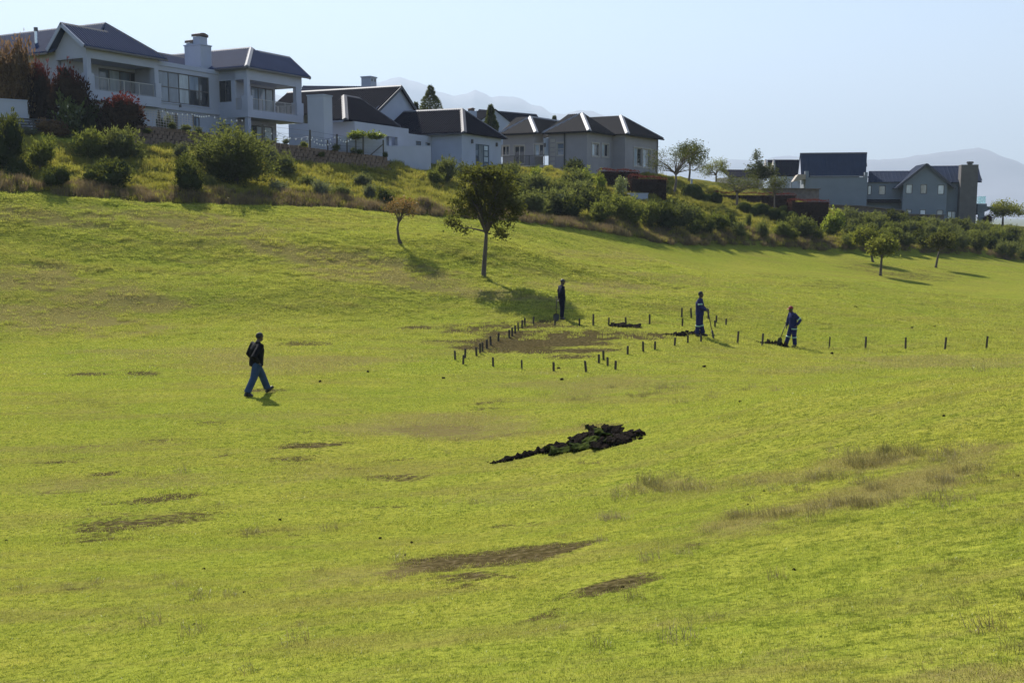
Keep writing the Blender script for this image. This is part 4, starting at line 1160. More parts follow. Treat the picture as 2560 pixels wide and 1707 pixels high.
# canopy on the left
ca0, ca1, cz0, cz1 = rect6(355, 265, 462, 325)
MB().slab([(ca0, -.4, cz0), (ca1, -.4, cz0 + .3), (ca1, -.4, cz1), (ca0 + .6, -.4, cz1)], (0, 3.6, 0)).build("canopy", M_SOFFIT, h6)
box_part(h6, "canopy_post", M_WHITE2, ca1 - .9, ca1 - .6, .2, .5, -1, cz0 + .05)
box_part(h6, "canopy_post", M_WHITE2, ca1 - 1.7, ca1 - 1.45, 1.6, 1.9, -1, cz0)
# middle link
m0_, m1_, mzb, mzt = rect6(1000, 332, 1312, 470, 1.5)
hl = [rect6(1003, 360, 1035, 440, 1.5), rect6(1098, 362, 1157, 440, 1.5)]
mb = MB(); panel(mb, 'x', 1.5, .2, m0_, m1_, -1.5, mzt, hl); mb.build("wall", M_GREYWALL, h6)
for w in hl: window(h6, 'x', 1.5, *w, 1, 1, M_FRAME, M_PANE_LIGHT, .07)
l0, lz0 = F6(*S6(1003, 330), 1.2); l1, _ = F6(*S6(1330, 330), 1.2); lt0, ltz = F6(*S6(1010, 235), 4.0); lt1, _ = F6(*S6(1560, 240), 4.0)
roof_slope(h6, [(l0, 1.2, lz0), (l1, 1.2, lz0), (lt1, 4.0, ltz), (lt0, 4.0, ltz)], M_ROOF_SLATE, .5, rib=.02)
pz6 = rect6(1000, 478, 1312, 500, .6); MB().slab([(pz6[0], .3, pz6[3] - .35), (pz6[1], .3, pz6[3] - .35), (pz6[1], 1.5, pz6[3]), (pz6[0], 1.5, pz6[3])], (0, 0, -.12)).build("lean_to_roof", M_ROOF_BROWN, h6)
# gable block
b0, b1, _, bz1 = rect6(1310, 325, 1690, 560, -.3); apx_, apz_ = F6(*S6(1505, 170), -.3)
up = [rect6(1333, 350, 1390, 430, -.3), rect6(1458, 350, 1515, 432, -.3), rect6(1608, 355, 1665, 437, -.3)]
dn = [rect6(1330, 566, 1382, 600, -.3), rect6(1452, 568, 1505, 612, -.3), rect6(1598, 572, 1655, 615, -.3)]
mb = MB(); panel(mb, 'x', -.3, .25, b0, b1, -2.5, bz1, up + dn); mb.box(b0, b0 + .2, -.05, 1.5, -2.5, bz1); mb.build("wall", M_GREYWALL, h6)
MB().slab([(b0, -.3, bz1 + .001), (b1, -.3, bz1 + .001), ((b0 + b1) / 2, -.3, apz_ - .25)], (0, .25, 0)).build("gable_wall", M_GREYWALL, h6)
for w in up + dn: window(h6, 'x', -.3, *w, 1, 1, M_FRAME, M_PANE_LIGHT, .07)
am = (b0 + b1) / 2; kx_ = (apz_ - bz1) / (am - b0)
for sgn, ex in ((-1, b0 - 1.0), (1, b1 + 1.0)):
    zz = bz1 - kx_ * 1.0
    roof_slope(h6, [(ex, -.7, zz), (ex, 6, zz), (am, 6, apz_), (am, -.7, apz_)], M_ROOF_SLATE, .5, rib=.02)
    MB().bar((ex, -.72, zz - .1), (am, -.72, apz_ - .1), .06, .28).build("barge_board", M_CAP_DULL, h6)
# right block, chimney and deck
c0_, c1_, _, cz1_ = rect6(1690, 335, 1815, 560, .6); dw = rect6(1690, 582, 1768, 660, .6)
kx1 = rect6(1812, 180, 1956, 690, -.5)[1] - .35
mb = MB(); panel(mb, 'x', .6, .2, c0_, kx1, -2.5, cz1_, [dw]); mb.box(kx1 - .2, kx1, .8, 6, -2.5, cz1_); mb.build("wall", M_GREYWALL, h6)
window(h6, 'x', .6, *dw, 2, 1, M_FRAME, M_PANE_LIGHT, .08, "glass_door")
r0_, rz0 = F6(*S6(1620, 332), .2); r1_, _ = F6(*S6(1988, 333), .2); rt0, rtz = F6(*S6(1530, 190), 3.6); rt1, _ = F6(*S6(1955, 188), 3.6)
roof_slope(h6, [(r0_, .2, rz0), (r1_, .2, rz0), (rt1, 3.6, rtz), (rt0, 3.6, rtz)], M_ROOF_SLATE, .5, rib=.02)
k0, k1, _, kz = rect6(1812, 180, 1960, 690, -.5)
ck = box_part(h6, "chimney", M_CHIM, k0, k1, -.5, .9, -3.2, kz)
ck["label"] = "tall grey-brown plastered chimney"
q0, q1, _, qz_ = rect6(1877, 153, 1903, 180, 0)
MB().tube([((q0 + q1) / 2, .2, kz), ((q0 + q1) / 2, .2, qz_ - .25)], .3, 10).build("flue", M_FRAME, ck)
MB().tube([((q0 + q1) / 2, .2, qz_ - .25), ((q0 + q1) / 2, .2, qz_)], .42, 10).build("flue_cowl", M_FRAME, ck)
s0_, s1_, sz0, sz1 = rect6(1955, 517, 2032, 556, .2)
box_part(h6, "deck_slab", M_GREYWALL, s0_, s1_, .2, 5.0, sz1 - .35, sz1)
MB().slab([(s0_, .3, sz1 - .35), (s0_ + 2.4, .3, sz1 - .35), (s0_, .3, sz1 - 1.4)], (0, 4, 0)).build("deck_bracket", M_GREYWALL, h6)
box_part(h6, "deck_post", M_GREYWALL, s1_ - .9, s1_ - .2, .3, .7, -3.2, sz1 - .34)
gp = rect6(1960, 452, 2024, 515, .25)
for k in range(2):
    w_ = (gp[1] - gp[0]) / 2; box_part(h6, "glass_balustrade", M_GLASS_PANEL, gp[0] + k * w_ + .02, gp[0] + (k + 1) * w_ - .02, .25, .28, gp[2], gp[3])
box_part(h6, "glass_balustrade", M_GLASS_PANEL, gp[1] - .03, gp[1], .3, 4.8, gp[2], gp[3])

# low stone walls in front of the grey house
def strip_wall(name, pts, mat, th, label, foot=1.2):
    "wall along pixel/depth points (px, py_top, Y)"
    T = [at(*p) for p in pts]
    e = empty(name, tuple(T[0])); tag(e, label, "wall")
    mb = MB()
    for a, b in zip(T[:-1], T[1:]):
        d = (b - a); nn = np.array([-d[1], d[0], 0]); nn = nn / np.linalg.norm(nn) * th
        lo = lambda q: np.array([q[0], q[1], gz(q[0], q[1]) - foot])
        la, lb = lo(a), lo(b)
        mb.hexa([la - T[0], lb - T[0], lb + nn - T[0], la + nn - T[0], a - T[0], b - T[0], b + nn - T[0], a + nn - T[0]])
    mb.build("wall_body", mat, e)
    mb = MB()
    for a, b in zip(T[:-1], T[1:]):
        mb.bar(a - T[0] + np.array([0, 0, .04]), b - T[0] + np.array([0, 0, .04]), th * 2.3, .1)
    mb.build("wall_coping", mat, e)
    return e
strip_wall("stone_wall", [(2072, 513, 131), (2150, 516, 131), (2255, 527, 131), (2260, 536, 131), (2360, 539, 131)], M_STONEWALL, .5, "low brown stone wall running along the foot of the grey house")
strip_wall("terrace_wall", [(1903, 472.5, 129), (1975, 472, 129.5), (2048, 473.5, 130)], M_STONEWALL, .4, "brown stone terrace wall left of the grey house, behind the hedge")

# ------------------------------------------------------------------ far houses between the beige and the grey one
P7 = at(1935, 399, 165.0)
H7 = Frame(P7, 93.0, -1.0)
h7 = H7.thing("twin_gable_house", "far white-walled house with two steep dark roofs, left of the grey house", "house")
def rect7(x0, y0, x1, y1, y=0.0):
    a, zt_ = H7.front(*S6(x0, y0), y); b, _ = H7.front(*S6(x1, y0), y); _, zb_ = H7.front(*S6(x0, y1), y); return a, b, zb_, zt_
w = rect7(215, 278, 420, 400, 0)
MB().box(w[0], w[1], 0, .2, w[2] - 2, w[3]).build("wall", M_WHITE, h7)
r_ = rect7(203, 138, 425, 278, 2.4); rlo = rect7(212, 278, 425, 300, -.2)
roof_slope(h7, [(rlo[0], -.2, rlo[3]), (rlo[1], -.2, rlo[3]), (r_[1], 2.4, r_[3]), (r_[0], 2.4, r_[3])], M_ROOF_DARK)
MB().slab([(rlo[0] - .1, -.2, rlo[3]), (rlo[0] - .1, 5.0, rlo[3]), (r_[0] - .1, 2.4, r_[3] + .1)], (-.25, 0, 0)).build("gable_wall", M_BEIGE_TRIM, h7)
r2 = rect7(142, 136, 200, 278, 6.0)
roof_slope(h7, [(r2[0], 4.0, r2[2]), (r2[1] + 3, 4.0, r2[2]), (r2[1] + 3, 7, r2[3]), (r2[0], 7, r2[3])], M_ROOF_DARK)
MB().slab([(r2[0] - .1, 4, r2[2]), (r2[0] - .1, 10, r2[2]), (r2[0] - .1, 7, r2[3] + .1)], (-.25, 0, 0)).build("gable_wall", M_BEIGE_TRIM, h7)
MB().box(r2[0], r2[1] + 3, 4.3, 4.5, r2[2] - 5, r2[2]).build("wall", M_WHITE2, h7)

P8 = at(1815, 423, 160.0)
H8 = Frame(P8, 75.0, 0.0)
h8 = H8.thing("dark_roofed_house", "sliver of a far house with flat dark roof line behind the garden trees", "house")
e8 = H8.front(1905, 424, 0)[0]; z8 = H8.loc(P8)[2]
roof_slope(h8, [(0, -1, z8 - 1.2), (e8, -1, z8 - 1.2), (e8, 2, z8), (0, 2, z8)], M_ROOF_DARK)
MB().box(.2, e8 - .2, -.7, 4, z8 - 4, z8 - 1.25).build("wall", M_BEIGE, h8)
# ------------------------------------------------------------------ vegetation
def icos(sub=1):
    bm = bmesh.new(); bmesh.ops.create_icosphere(bm, subdivisions=sub, radius=1.0)
    v = np.array([q.co[:] for q in bm.verts]); f = [[q.index for q in p.verts] for p in bm.faces]; bm.free()
    return v, np.array(f)
ICO_V, ICO_F = icos(2)

def leaf_cards(C, N, L, W, rng):
    "diamond leaves at points C with axis N, length L, width W"
    n = len(C)
    N = N / np.linalg.norm(N, axis=1, keepdims=True)
    r = rng.normal(size=(n, 3)); S = np.cross(N, r); S /= np.linalg.norm(S, axis=1, keepdims=True) + 1e-9
    L = np.broadcast_to(L, (n,))[:, None]; W = np.broadcast_to(W, (n,))[:, None]
    F = np.cross(N, S) * L * 0.12
    a = C; b = C + N * L * .45 + S * W * .5 + F; c = C + N * L; d = C + N * L * .45 - S * W * .5 + F
    v = np.stack([a, b, c, d], 1).reshape(-1, 3)
    return v, np.arange(4 * n).reshape(n, 4)

def cloud(lobes, n, L, W, rng, shell=0.45, up=0.5, core=0.72, clumps=0, flat=0.0, sprig=1.0):
    "leaves through a set of ellipsoids, denser near the skin, with a solid leafy core"
    lobes = np.array(lobes, float)
    wgt = (lobes[:, 3] * lobes[:, 4] * lobes[:, 5]) ** (2 / 3); wgt /= wgt.sum()
    k = rng.choice(len(lobes), n, p=wgt)
    d = rng.normal(size=(n, 3)); d /= np.linalg.norm(d, axis=1, keepdims=True)
    rad = 1 - shell * rng.random(n) ** 1.6
    if clumps:
        cd = rng.normal(size=(clumps, 3)); cd /= np.linalg.norm(cd, axis=1, keepdims=True)
        j = rng.integers(0, clumps, n); amp = 0.55 + 0.75 * rng.random(clumps) ** 1.3
        d = d * .38 + cd[j]; d /= np.linalg.norm(d, axis=1, keepdims=True); rad = rad * amp[j]
    C = lobes[k, :3] + d * lobes[k, 3:] * rad[:, None]
    N = d * (1 - up) + np.array([0, 0, 1.0]) * up + rng.normal(0, .55, (n, 3)) * (1 - .4 * up)
    if flat: N[:, 2] *= (1 - flat)
    keep = C[:, 2] > 0.0
    C, N = C[keep], N[keep]
    if clumps:      # loose sprigs breaking the outline
        ns, per = clumps, max(6, n // (clumps * 5))
        kk = rng.choice(len(lobes), ns, p=wgt); dd = rng.normal(size=(ns, 3)); dd[:, 2] = np.abs(dd[:, 2]) + .2; dd /= np.linalg.norm(dd, axis=1, keepdims=True)
        st = lobes[kk, :3] + dd * lobes[kk, 3:] * .8; ax = dd * .6 + np.array([0, 0, .7]) + rng.normal(0, .2, (ns, 3)); ax /= np.linalg.norm(ax, axis=1, keepdims=True)
        ln = (.12 + .20 * rng.random(ns)) * sprig; tt_ = rng.random((ns, per))
        Cs = (st[:, None] + ax[:, None] * (ln[:, None] * tt_)[..., None]).reshape(-1, 3) + rng.normal(0, .012, (ns * per, 3))
        Ns = np.repeat(ax, per, 0) + rng.normal(0, .6, (ns * per, 3))
        C = np.concatenate([C, Cs]); N = np.concatenate([N, Ns])
    s = 0.7 + 0.6 * rng.random(len(C))
    v, f = leaf_cards(C, N, L * s, W * s, rng)
    zmax = max(C[:, 2].max(), 1e-3)
    tip = np.repeat(C[:, 2] / zmax, 4) + rng.normal(0, .06, len(v)).repeat(1)
    V = [v]; F = [f]; T = [tip]
    tri_v = []; tri_f = []
    if core:
        b = 0
        for lb in lobes:
            q = ICO_V * (1 + .16 * rng.normal(size=(len(ICO_V), 1))) * lb[3:] * core + lb[:3]
            q[:, 2] = np.maximum(q[:, 2], 0.0)
            tri_v.append(q); tri_f.append(ICO_F + b); b += len(q)
    return v, f, tip, (np.concatenate(tri_v), np.concatenate(tri_f)) if core else None

def foliage_mesh(name, parts, mat):
    v, f, tip, core = parts
    if core is not None:
        cv, cf = core
        cf4 = np.concatenate([cf, cf[:, 2:3]], 1)
        me = bpy.data.meshes.new(name)
        nv = len(v)
        V = np.concatenate([v, cv]).astype(np.float32)
        loops = np.concatenate([f.ravel(), (cf + nv).ravel()]).astype(np.int32)
        starts = np.concatenate([np.arange(len(f)) * 4, len(f) * 4 + np.arange(len(cf)) * 3]).astype(np.int32)
        me.vertices.add(len(V)); me.vertices.foreach_set("co", V.ravel())
        me.loops.add(len(loops)); me.loops.foreach_set("vertex_index", loops)
        me.polygons.add(len(starts)); me.polygons.foreach_set("loop_start", starts)
        me.update(calc_edges=True); me.materials.append(mat)
        tip = np.concatenate([tip, np.zeros(len(cv))])
    else:
        me = mesh_from(name, v, f, mat)
    a = me.attributes.new("tip", 'FLOAT', 'POINT'); a.data.foreach_set("value", np.asarray(tip, np.float32))
    return me

M_STEM = principled("bark", (0.085, 0.065, 0.05), 0.9, 0.25, 5, 0.4, 14, stretch=(1, 1, .3))
M_STEM_PALE = principled("pale_bark", (0.16, 0.12, 0.09), 0.9, 0.25, 5, 0.4, 14, stretch=(1, 1, .3))
ML = {
 'olive': leaf_material("olive_leaves", (0.045, 0.055, 0.026), (0.115, 0.128, 0.058), .42, 0),
 'green': leaf_material("green_leaves", (0.050, 0.066, 0.020), (0.140, 0.155, 0.045), .45, 0),
 'bright': leaf_material("bright_leaves", (0.09, 0.13, 0.018), (0.21, 0.25, 0.035), .5, .02),
 'dark': leaf_material("dark_leaves", (0.016, 0.024, 0.012), (0.042, 0.055, 0.020), .25, 0),
 'grey': leaf_material("grey_leaves", (0.06, 0.07, 0.055), (0.14, 0.15, 0.11), .35, 0),
 'red': leaf_material("red_tipped_leaves", (0.022, 0.016, 0.012), (0.055, 0.034, 0.020), .35, 0, top=(0.15, 0.028, 0.022), top_range=(.62, .92), glow=(.12, .028, .018)),
 'bronze': leaf_material("bronze_leaves", (0.045, 0.026, 0.018), (0.16, 0.10, 0.045), .4, .03, top=(0.22, 0.13, 0.07), top_range=(.6, 1.0), glow=(.28, .16, .06)),
 'hedge': leaf_material("hedge_leaves", (0.018, 0.013, 0.010), (0.045, 0.026, 0.018), .25, 0, top=(0.15, 0.045, 0.034), top_range=(.86, .97), glow=(.12, .028, .018)),
 'ball': leaf_material("clipped_leaves", (0.016, 0.024, 0.010), (0.045, 0.06, 0.018), .25, 0),
 'glossy': leaf_material("glossy_leaves", (0.05, 0.07, 0.025), (0.16, 0.19, 0.09), .4, .12, .25),
 'thorn': leaf_material("thorn_leaves", (0.026, 0.030, 0.016), (0.070, 0.072, 0.034), .3, 0),
 'tree': leaf_material("tree_leaves", (0.020, 0.022, 0.009), (0.070, 0.066, 0.024), .3, 0, .3),
 'orange': leaf_material("orange_leaves", (0.12, 0.095, 0.032), (0.26, 0.20, 0.07), .5, .02, top=(0.30, 0.17, 0.05), top_range=(.5, 1.0), glow=(.36, .18, .05)),
 'yellowgreen': leaf_material("yellowgreen_leaves", (0.07, 0.075, 0.014), (0.19, 0.19, 0.04), .45, 0, .3),
}
vr = np.random.default_rng(21)
def lobes_bush(n, rng, spread=.3, h=(.28, .62), r=(.2, .33)):
    out = []
    for k in range(n):
        a = rng.random() * 6.283; q = spread * math.sqrt(rng.random()); rr = r[0] + (r[1] - r[0]) * rng.random()
        z = h[0] + (h[1] - h[0]) * rng.random()
        out.append((q * math.cos(a), q * math.sin(a), z * (1.1 - q), rr, rr, rr * (.9 + .3 * rng.random())))
    out.append((0, 0, .22, .40, .40, .24))
    return out
BUSH = {}
def bush_variants(kind, num, n, L, W, **kw):
    BUSH[kind] = []
    for _ in range(num):
        v, f, tip, core = cloud(lobes_bush(7, vr), n, L, W, vr, **kw)
        hs = np.percentile(v[:, 2], 98); ws = np.percentile(np.hypot(v[:, 0], v[:, 1]), 96)
        k = np.array([.5 / ws, .5 / ws, 1 / hs]); v = v * k
        if core is not None: core = (core[0] * k, core[1])
        BUSH[kind].append(foliage_mesh("foliage", (v, f, tip, core), ML[kind]))
bush_variants('olive', 6, 3000, .085, .022, up=.6, clumps=34, core=.5)
bush_variants('green', 5, 2600, .09, .024, up=.6, clumps=30, core=.45)
bush_variants('bright', 3, 1300, .11, .05, up=.45, clumps=26, core=.45)
bush_variants('dark', 4, 2400, .075, .028, up=.45, clumps=36, core=.6, sprig=.7)
bush_variants('grey', 2, 1500, .09, .03, up=.6, clumps=30, core=.55)
bush_variants('red', 3, 3600, .06, .026, up=.5, clumps=70, core=.72, sprig=.3)
bush_variants('bronze', 2, 3400, .055, .03, up=.3, clumps=50, core=.66, sprig=.35)
bush_variants('glossy', 2, 900, .10, .055, up=.35, clumps=22, core=0)
_o = BUSH['olive']; bush_variants('olive', 1, 14000, .045, .013, up=.6, clumps=85, core=.55); BUSH['big'] = BUSH['olive']; BUSH['olive'] = _o
BUSH['ball'] = [foliage_mesh("foliage", cloud([(0, 0, .5, .5, .5, .5)], 3600, .045, .022, vr, shell=.05, up=.2, core=.95), ML['ball']) for _ in range(2)]
_st = MB().tube([(0, 0, -.12), (.01, .0, .15), (0, .01, .42)], [.035, .028, .012], 7)
for ang in (.6, 2.6, 4.6): _st.tube([(0, 0, .1), (.16 * math.cos(ang), .16 * math.sin(ang), .45)], [.02, .006], 5)
STEM = _st.mesh("stem", M_STEM)
ORD = ["first", "second", "third", "fourth", "fifth", "sixth", "seventh", "eighth", "ninth", "tenth", "eleventh", "twelfth", "thirteenth", "fourteenth", "fifteenth", "sixteenth", "seventeenth", "eighteenth", "nineteenth", "twentieth",
       "twenty-first", "twenty-second", "twenty-third", "twenty-fourth", "twenty-fifth", "twenty-sixth", "twenty-seventh", "twenty-eighth", "twenty-ninth", "thirtieth"]
NAMES = {'big': 'shrub', 'olive': 'shrub', 'green': 'shrub', 'bright': 'leafy_bush', 'dark': 'dark_shrub', 'grey': 'grey_shrub', 'red': 'red_shrub', 'bronze': 'bronze_shrub', 'glossy': 'glossy_shrub', 'ball': 'topiary_ball'}
_bi = [0]
def plant(kind, loc, w, h, label, group=None, name=None, stem=True):
    r = empty(name or NAMES[kind], loc, vr.random() * 6.283)
    tag(r, label, "topiary" if kind == 'ball' else "shrub", group)
    _bi[0] += 1
    f = link("foliage", BUSH[kind][_bi[0] % len(BUSH[kind])], r)
    f.scale = (w, w * (.85 + .3 * vr.random()), h)
    if stem:
        s = link("stem", STEM, r); s.scale = (w, w, h)
    return r
def bush_px(kind, px, py0, py1, wpx, label, group=None, Y=None, name=None):
    "py0 = top row, py1 = bottom row in the photo; stands on the ground under its bottom row, or at depth Y"
    if Y is None: b = hit(px, py1)
    else:
        b = at(px, py1, Y); b[2] = gz(b[0], b[1])
    Yb = b[1]; w = wpx * Yb / FPX * 1.02
    top = at(px, py0, Yb)[2]
    h = max(top - b[2], .25)
    return plant(kind, (b[0], b[1], b[2] - .05), w, h * 1.04, label, group, name)

# --- the bank below the villa
bush_px('big', 592, 338, 458, 205, "very large round olive-green bush on the bank below the villa's right wing")
bush_px('olive', 305, 326, 402, 100, "olive shrub standing at the lawn edge below the red bush")
bush_px('green', 228, 330, 398, 92, "grassy green shrub left of the olive shrub at the lawn edge")
bush_px('green', 100, 348, 425, 80, "thin twiggy shrub on the bank near the left edge, in front of the lawn strip")
bush_px('dark', 12, 296, 425, 95, "tall dark bush cut by the left edge of the picture")
bush_px('dark', 60, 395, 448, 70, "low dark bush at the foot of the tall left-edge bush")
bush_px('dark', 466, 398, 482, 78, "small glossy dark shrub alone on the bank left of the large round bush")
bush_px('dark', 265, 402, 470, 110, "broad shaded shrub low on the bank under the grassy green one")
bush_px('dark', 140, 418, 465, 70, "dark tussocky shrub low on the bank near the left edge")
bush_px('olive', 720, 385, 440, 62, "upright weedy shrub right of the large round bush")
bush_px('grey', 675, 365, 412, 38, "small pale weed shrub against the block wall's foot")
for i, (px, a, b, w) in enumerate([(520, 438, 470, 50), (700, 452, 486, 60), (765, 440, 470, 44), (806, 452, 492, 50), (855, 462, 500, 46), (905, 436, 466, 50), (960, 470, 512, 52), (925, 462, 500, 36)]):
    bush_px('grey' if i % 2 else 'olive', px, a, b, w, f"{ORD[i]} from the left of the low grey-green humps along the bank", "low humps on the bank")
bush_px('grey', 455, 360, 398, 40, "small tuft bush beside the block wall at the lawn edge")

# --- garden of the villa
bush_px('bronze', 34, 118, 300, 118, "tall bronze-leaved shrub in front of the villa's left end", Y=75.5)
bush_px('red', 106, 172, 300, 66, "narrow red-tipped shrub between the bronze one and the round red one", Y=76)
bush_px('red', 183, 188, 305, 100, "rounded dark red bush in front of the villa's loggia", Y=75.5)
bush_px('red', 292, 250, 352, 135, "widest bright-red-topped bush below the loggia", Y=75)
bush_px('dark', 225, 268, 345, 80, "dark bush filling the gap left of the widest red bush", Y=75.2)
bush_px('glossy', 178, 243, 335, 78, "pale glossy-leaved shrub with sparkling leaves in front of the round red bush", Y=74)
bush_px('grey', 72, 320, 345, 62, "low grey cushion shrub at the back edge of the lawn strip", Y=72.5)
bush_px('bronze', 138, 302, 345, 70, "low reddish shrub between lawn strip and slat fence", Y=73)
bush_px('dark', 150, 262, 330, 60, "dark bush behind the pale glossy shrub", Y=76)
bush_px('dark', 405, 292, 312, 26, "small dark bush in front of the trellis, left one", Y=77)
bush_px('grey', 425, 290, 316, 26, "silvery shrub in front of the trellis, right one", Y=77)
for i, (px, w) in enumerate([(890, 46), (940, 52)]):
    q = at(px, 346, 82.3)
    plant('bright', (q[0], q[1], q[2] - .1), w * 82.3 / FPX, 20 * 82.3 / FPX, "bright green climber on the white garden wall, %s clump" % ("left" if i == 0 else "right"), "climbers on the garden wall", "climber", stem=False)

# --- thicket below the white and beige houses
TH = [('olive', 1116, 398, 458, 54), ('green', 1092, 425, 462, 40), ('olive', 1170, 412, 462, 60), ('olive', 1262, 412, 462, 66), ('olive', 1300, 436, 480, 60), ('olive', 1339, 438, 492, 74), ('olive', 1431, 424, 474, 76),
      ('olive', 1378, 452, 508, 84), ('olive', 1396, 476, 538, 92), ('olive', 1327, 478, 538, 80), ('olive', 1446, 454, 510, 74), ('olive', 1476, 474, 534, 76), ('dark', 1423, 494, 548, 80), ('green', 1500, 504, 556, 66),
      ('green', 1546, 490, 552, 92), ('green', 1583, 506, 562, 66), ('green', 1625, 510, 568, 64), ('olive', 1366, 505, 545, 66), ('dark', 1290, 470, 528, 66), ('dark', 1667, 512, 574, 60), ('dark', 1500, 470, 515, 60), ('dark', 1640, 508, 548, 60), ('dark', 1690, 500, 548, 70), ('dark', 1722, 515, 560, 60)]
for i, (k, px, a, b, w) in enumerate(sorted(TH, key=lambda q: q[1])):
    bush_px(k, px, a, b, w, f"{ORD[i]} bush from the left in the thicket below the beige house", "thicket below the beige house")
bush_px('bright', 1342, 420, 462, 34, "bright green sapling bush below the beige house's balcony")
bush_px('bright', 1462, 424, 462, 46, "bright yellow-green bush below the beige house's windows")
bush_px('bright', 1503, 434, 474, 28, "thin bright sapling left of the red hedge")
bush_px('glossy', 1550, 446, 494, 34, "pale glossy sapling in front of the red hedge", Y=95)
bush_px('dark', 1443, 400, 440, 64, "flat dark shrub against the beige house wall", Y=103)
bush_px('green', 1050, 405, 425, 24, "little shrub at the corner of the white low wall", Y=92)
for i, (k, px, a, b, w) in enumerate([('olive', 1702, 508, 572, 66), ('green', 1750, 534, 574, 32), ('green', 1792, 536, 582, 64), ('dark', 1770, 546, 585, 40), ('dark', 1825, 536, 572, 50), ('olive', 1850, 556, 590, 46), ('dark', 1735, 552, 590, 44), ('green', 1872, 536, 570, 18), ('olive', 1905, 556, 592, 36), ('green', 1948, 556, 592, 46), ('olive', 1998, 543, 594, 78), ('green', 1975, 572, 600, 44), ('green', 2045, 575, 600, 40)]):
    bush_px(k, px, a, b, w, f"{ORD[i]} from the left of the wild shrubs in front of the clipped balls", "wild shrubs below the topiary")
bush_px('bright', 2082, 530, 590, 52, "light green bush with shaded foot at the right end of the red hedge")
# --- shrubs below the grey house
SH = []
for row, (off, hgt, step) in enumerate([(30, 30, 26), (50, 34, 27), (72, 36, 29), (92, 32, 31)]):
    px = 2100 + row * 9
    while px < 2600:
        top_line = np.interp(px, [2090, 2150, 2270, 2330, 2400, 2480, 2560, 2620], [524, 528, 540, 548, 549, 562, 576, 585])
        bot = top_line + off + vr.normal(0, 2.5)
        lim = np.interp(px, [2090, 2200, 2340, 2450, 2560], [624, 628, 634, 640, 652]) - 3
        if bot < lim: SH.append((row, px + vr.normal(0, 4), bot - hgt * (.85 + .35 * vr.random()), bot, step * (1.35 + .5 * vr.random())))
        px += step
SH.sort()
rowc = {}
for row, px, a, b, w in SH:
    rowc[row] = rowc.get(row, 0) + 1
    k = ['olive', 'green', 'olive', 'green', 'dark', 'olive'][int(vr.integers(0, 6))]
    bush_px(k, px, a, b, w, f"{ORD[rowc[row] - 1]} shrub from the left in the {['topmost', 'second', 'third', 'lowest'][row]} row of scrub below the grey house", "scrub below the grey house")
bush_px('bronze', 2462, 538, 562, 40, "reddish bush under the grey house's deck", Y=133)

# --- clipped balls
BALLS = [(1744, 491, 31, 107), (1729, 497, 54, 104), (1764, 505, 27, 103.5), (1787, 500, 35, 104), (1860, 513, 36, 103), (1884, 518, 28, 102.5), (1901, 517, 38, 103), (1917, 513, 30, 106), (1932, 521, 38, 102.5), (1962, 514, 40, 106), (1958, 528, 27, 102), (1982, 530, 34, 102)]
for i, (px, top, wpx, Y) in enumerate(sorted(BALLS)):
    w = wpx * Y / FPX; q = at(px, top, Y)
    base = gz(q[0], q[1]); h = max(q[2] - base, w * .9)
    plant('ball', (q[0], q[1], base - .05), w * 1.05, h + .05, f"{ORD[i]} from the left of the clipped green balls before the long red hedge", "clipped balls")

# --- red-tipped hedges
def hedge(px0, px1, top0, top1, Y0, Y1, depth, foot, label):
    a = at(px0, top0, Y0); b = at(px1, top1, Y1); Lh = float(np.hypot(b[0] - a[0], b[1] - a[1]))
    ang = math.atan2(b[1] - a[1], b[0] - a[0])
    zb_ = min(gz(a[0], a[1]), gz(b[0], b[1])) - .1
    zb_ = min(zb_, min(a[2], b[2]) - foot)
    H = (a[2] + b[2]) / 2 - zb_
    r = empty("hedge", (a[0], a[1], zb_), ang); tag(r, label, "hedge", "red-tipped hedges")
    n = int(900 * (Lh * H + Lh * depth + depth * H * 2) / 10) + 600
    rng = vr
    face = rng.random(n); C = np.zeros((n, 3)); N = np.zeros((n, 3))
    aT, aF, aS = Lh * depth * 1.3, Lh * H, depth * H
    tot = aT + 2 * aF + 2 * aS; cs_ = np.cumsum([aT, aF, aF, aS, aS]) / tot
    k = np.searchsorted(cs_, face)
    x, y, z = rng.random(n) * Lh, rng.random(n) * depth, rng.random(n) * H
    jit = np.abs(rng.normal(0, .05, n))
    C[:] = np.stack([x, y, z], 1)
    for j, (axx, val, nn) in enumerate([(2, H, (0, 0, 1)), (1, 0, (0, -1, 0)), (1, depth, (0, 1, 0)), (0, 0, (-1, 0, 0)), (0, Lh, (1, 0, 0))]):
        m = k == j; C[m, axx] = val + (jit[m] if nn[axx] > 0 else -jit[m]); N[m] = nn
    tilt = (b[2] - a[2]) / Lh
    C[:, 2] += (C[:, 0] - Lh / 2) * tilt * (C[:, 2] / H) + .05 * np.sin(C[:, 0] * 3.1) * (k == 0)
    N = N * .6 + rng.normal(0, .5, (n, 3)) + np.array([0, 0, .5])
    v, f = leaf_cards(C, N, .13 * (.7 + .6 * rng.random(n)), .055, rng)
    tip = np.repeat(C[:, 2] / (H + tilt * (C[:, 0] - Lh / 2)), 4)
    cvx = []
    mb = MB().box(.05, Lh - .05, .05, depth - .05, 0, H - .08 - abs(tilt) * Lh / 2)
    core = (np.array(mb.v), np.array([(q[0], q[1], q[2]) for q in mb.f] + [(q[0], q[2], q[3]) for q in mb.f]))
    link("foliage", foliage_mesh("foliage", (v, f, tip, core), ML['hedge']), r)
    for kx in (.15, .5, .85): 
        MB().tube([(Lh * kx, depth / 2, -.1), (Lh * kx + .04, depth / 2, H * .6)], [.06, .03], 6).build("stem", M_STEM, r)
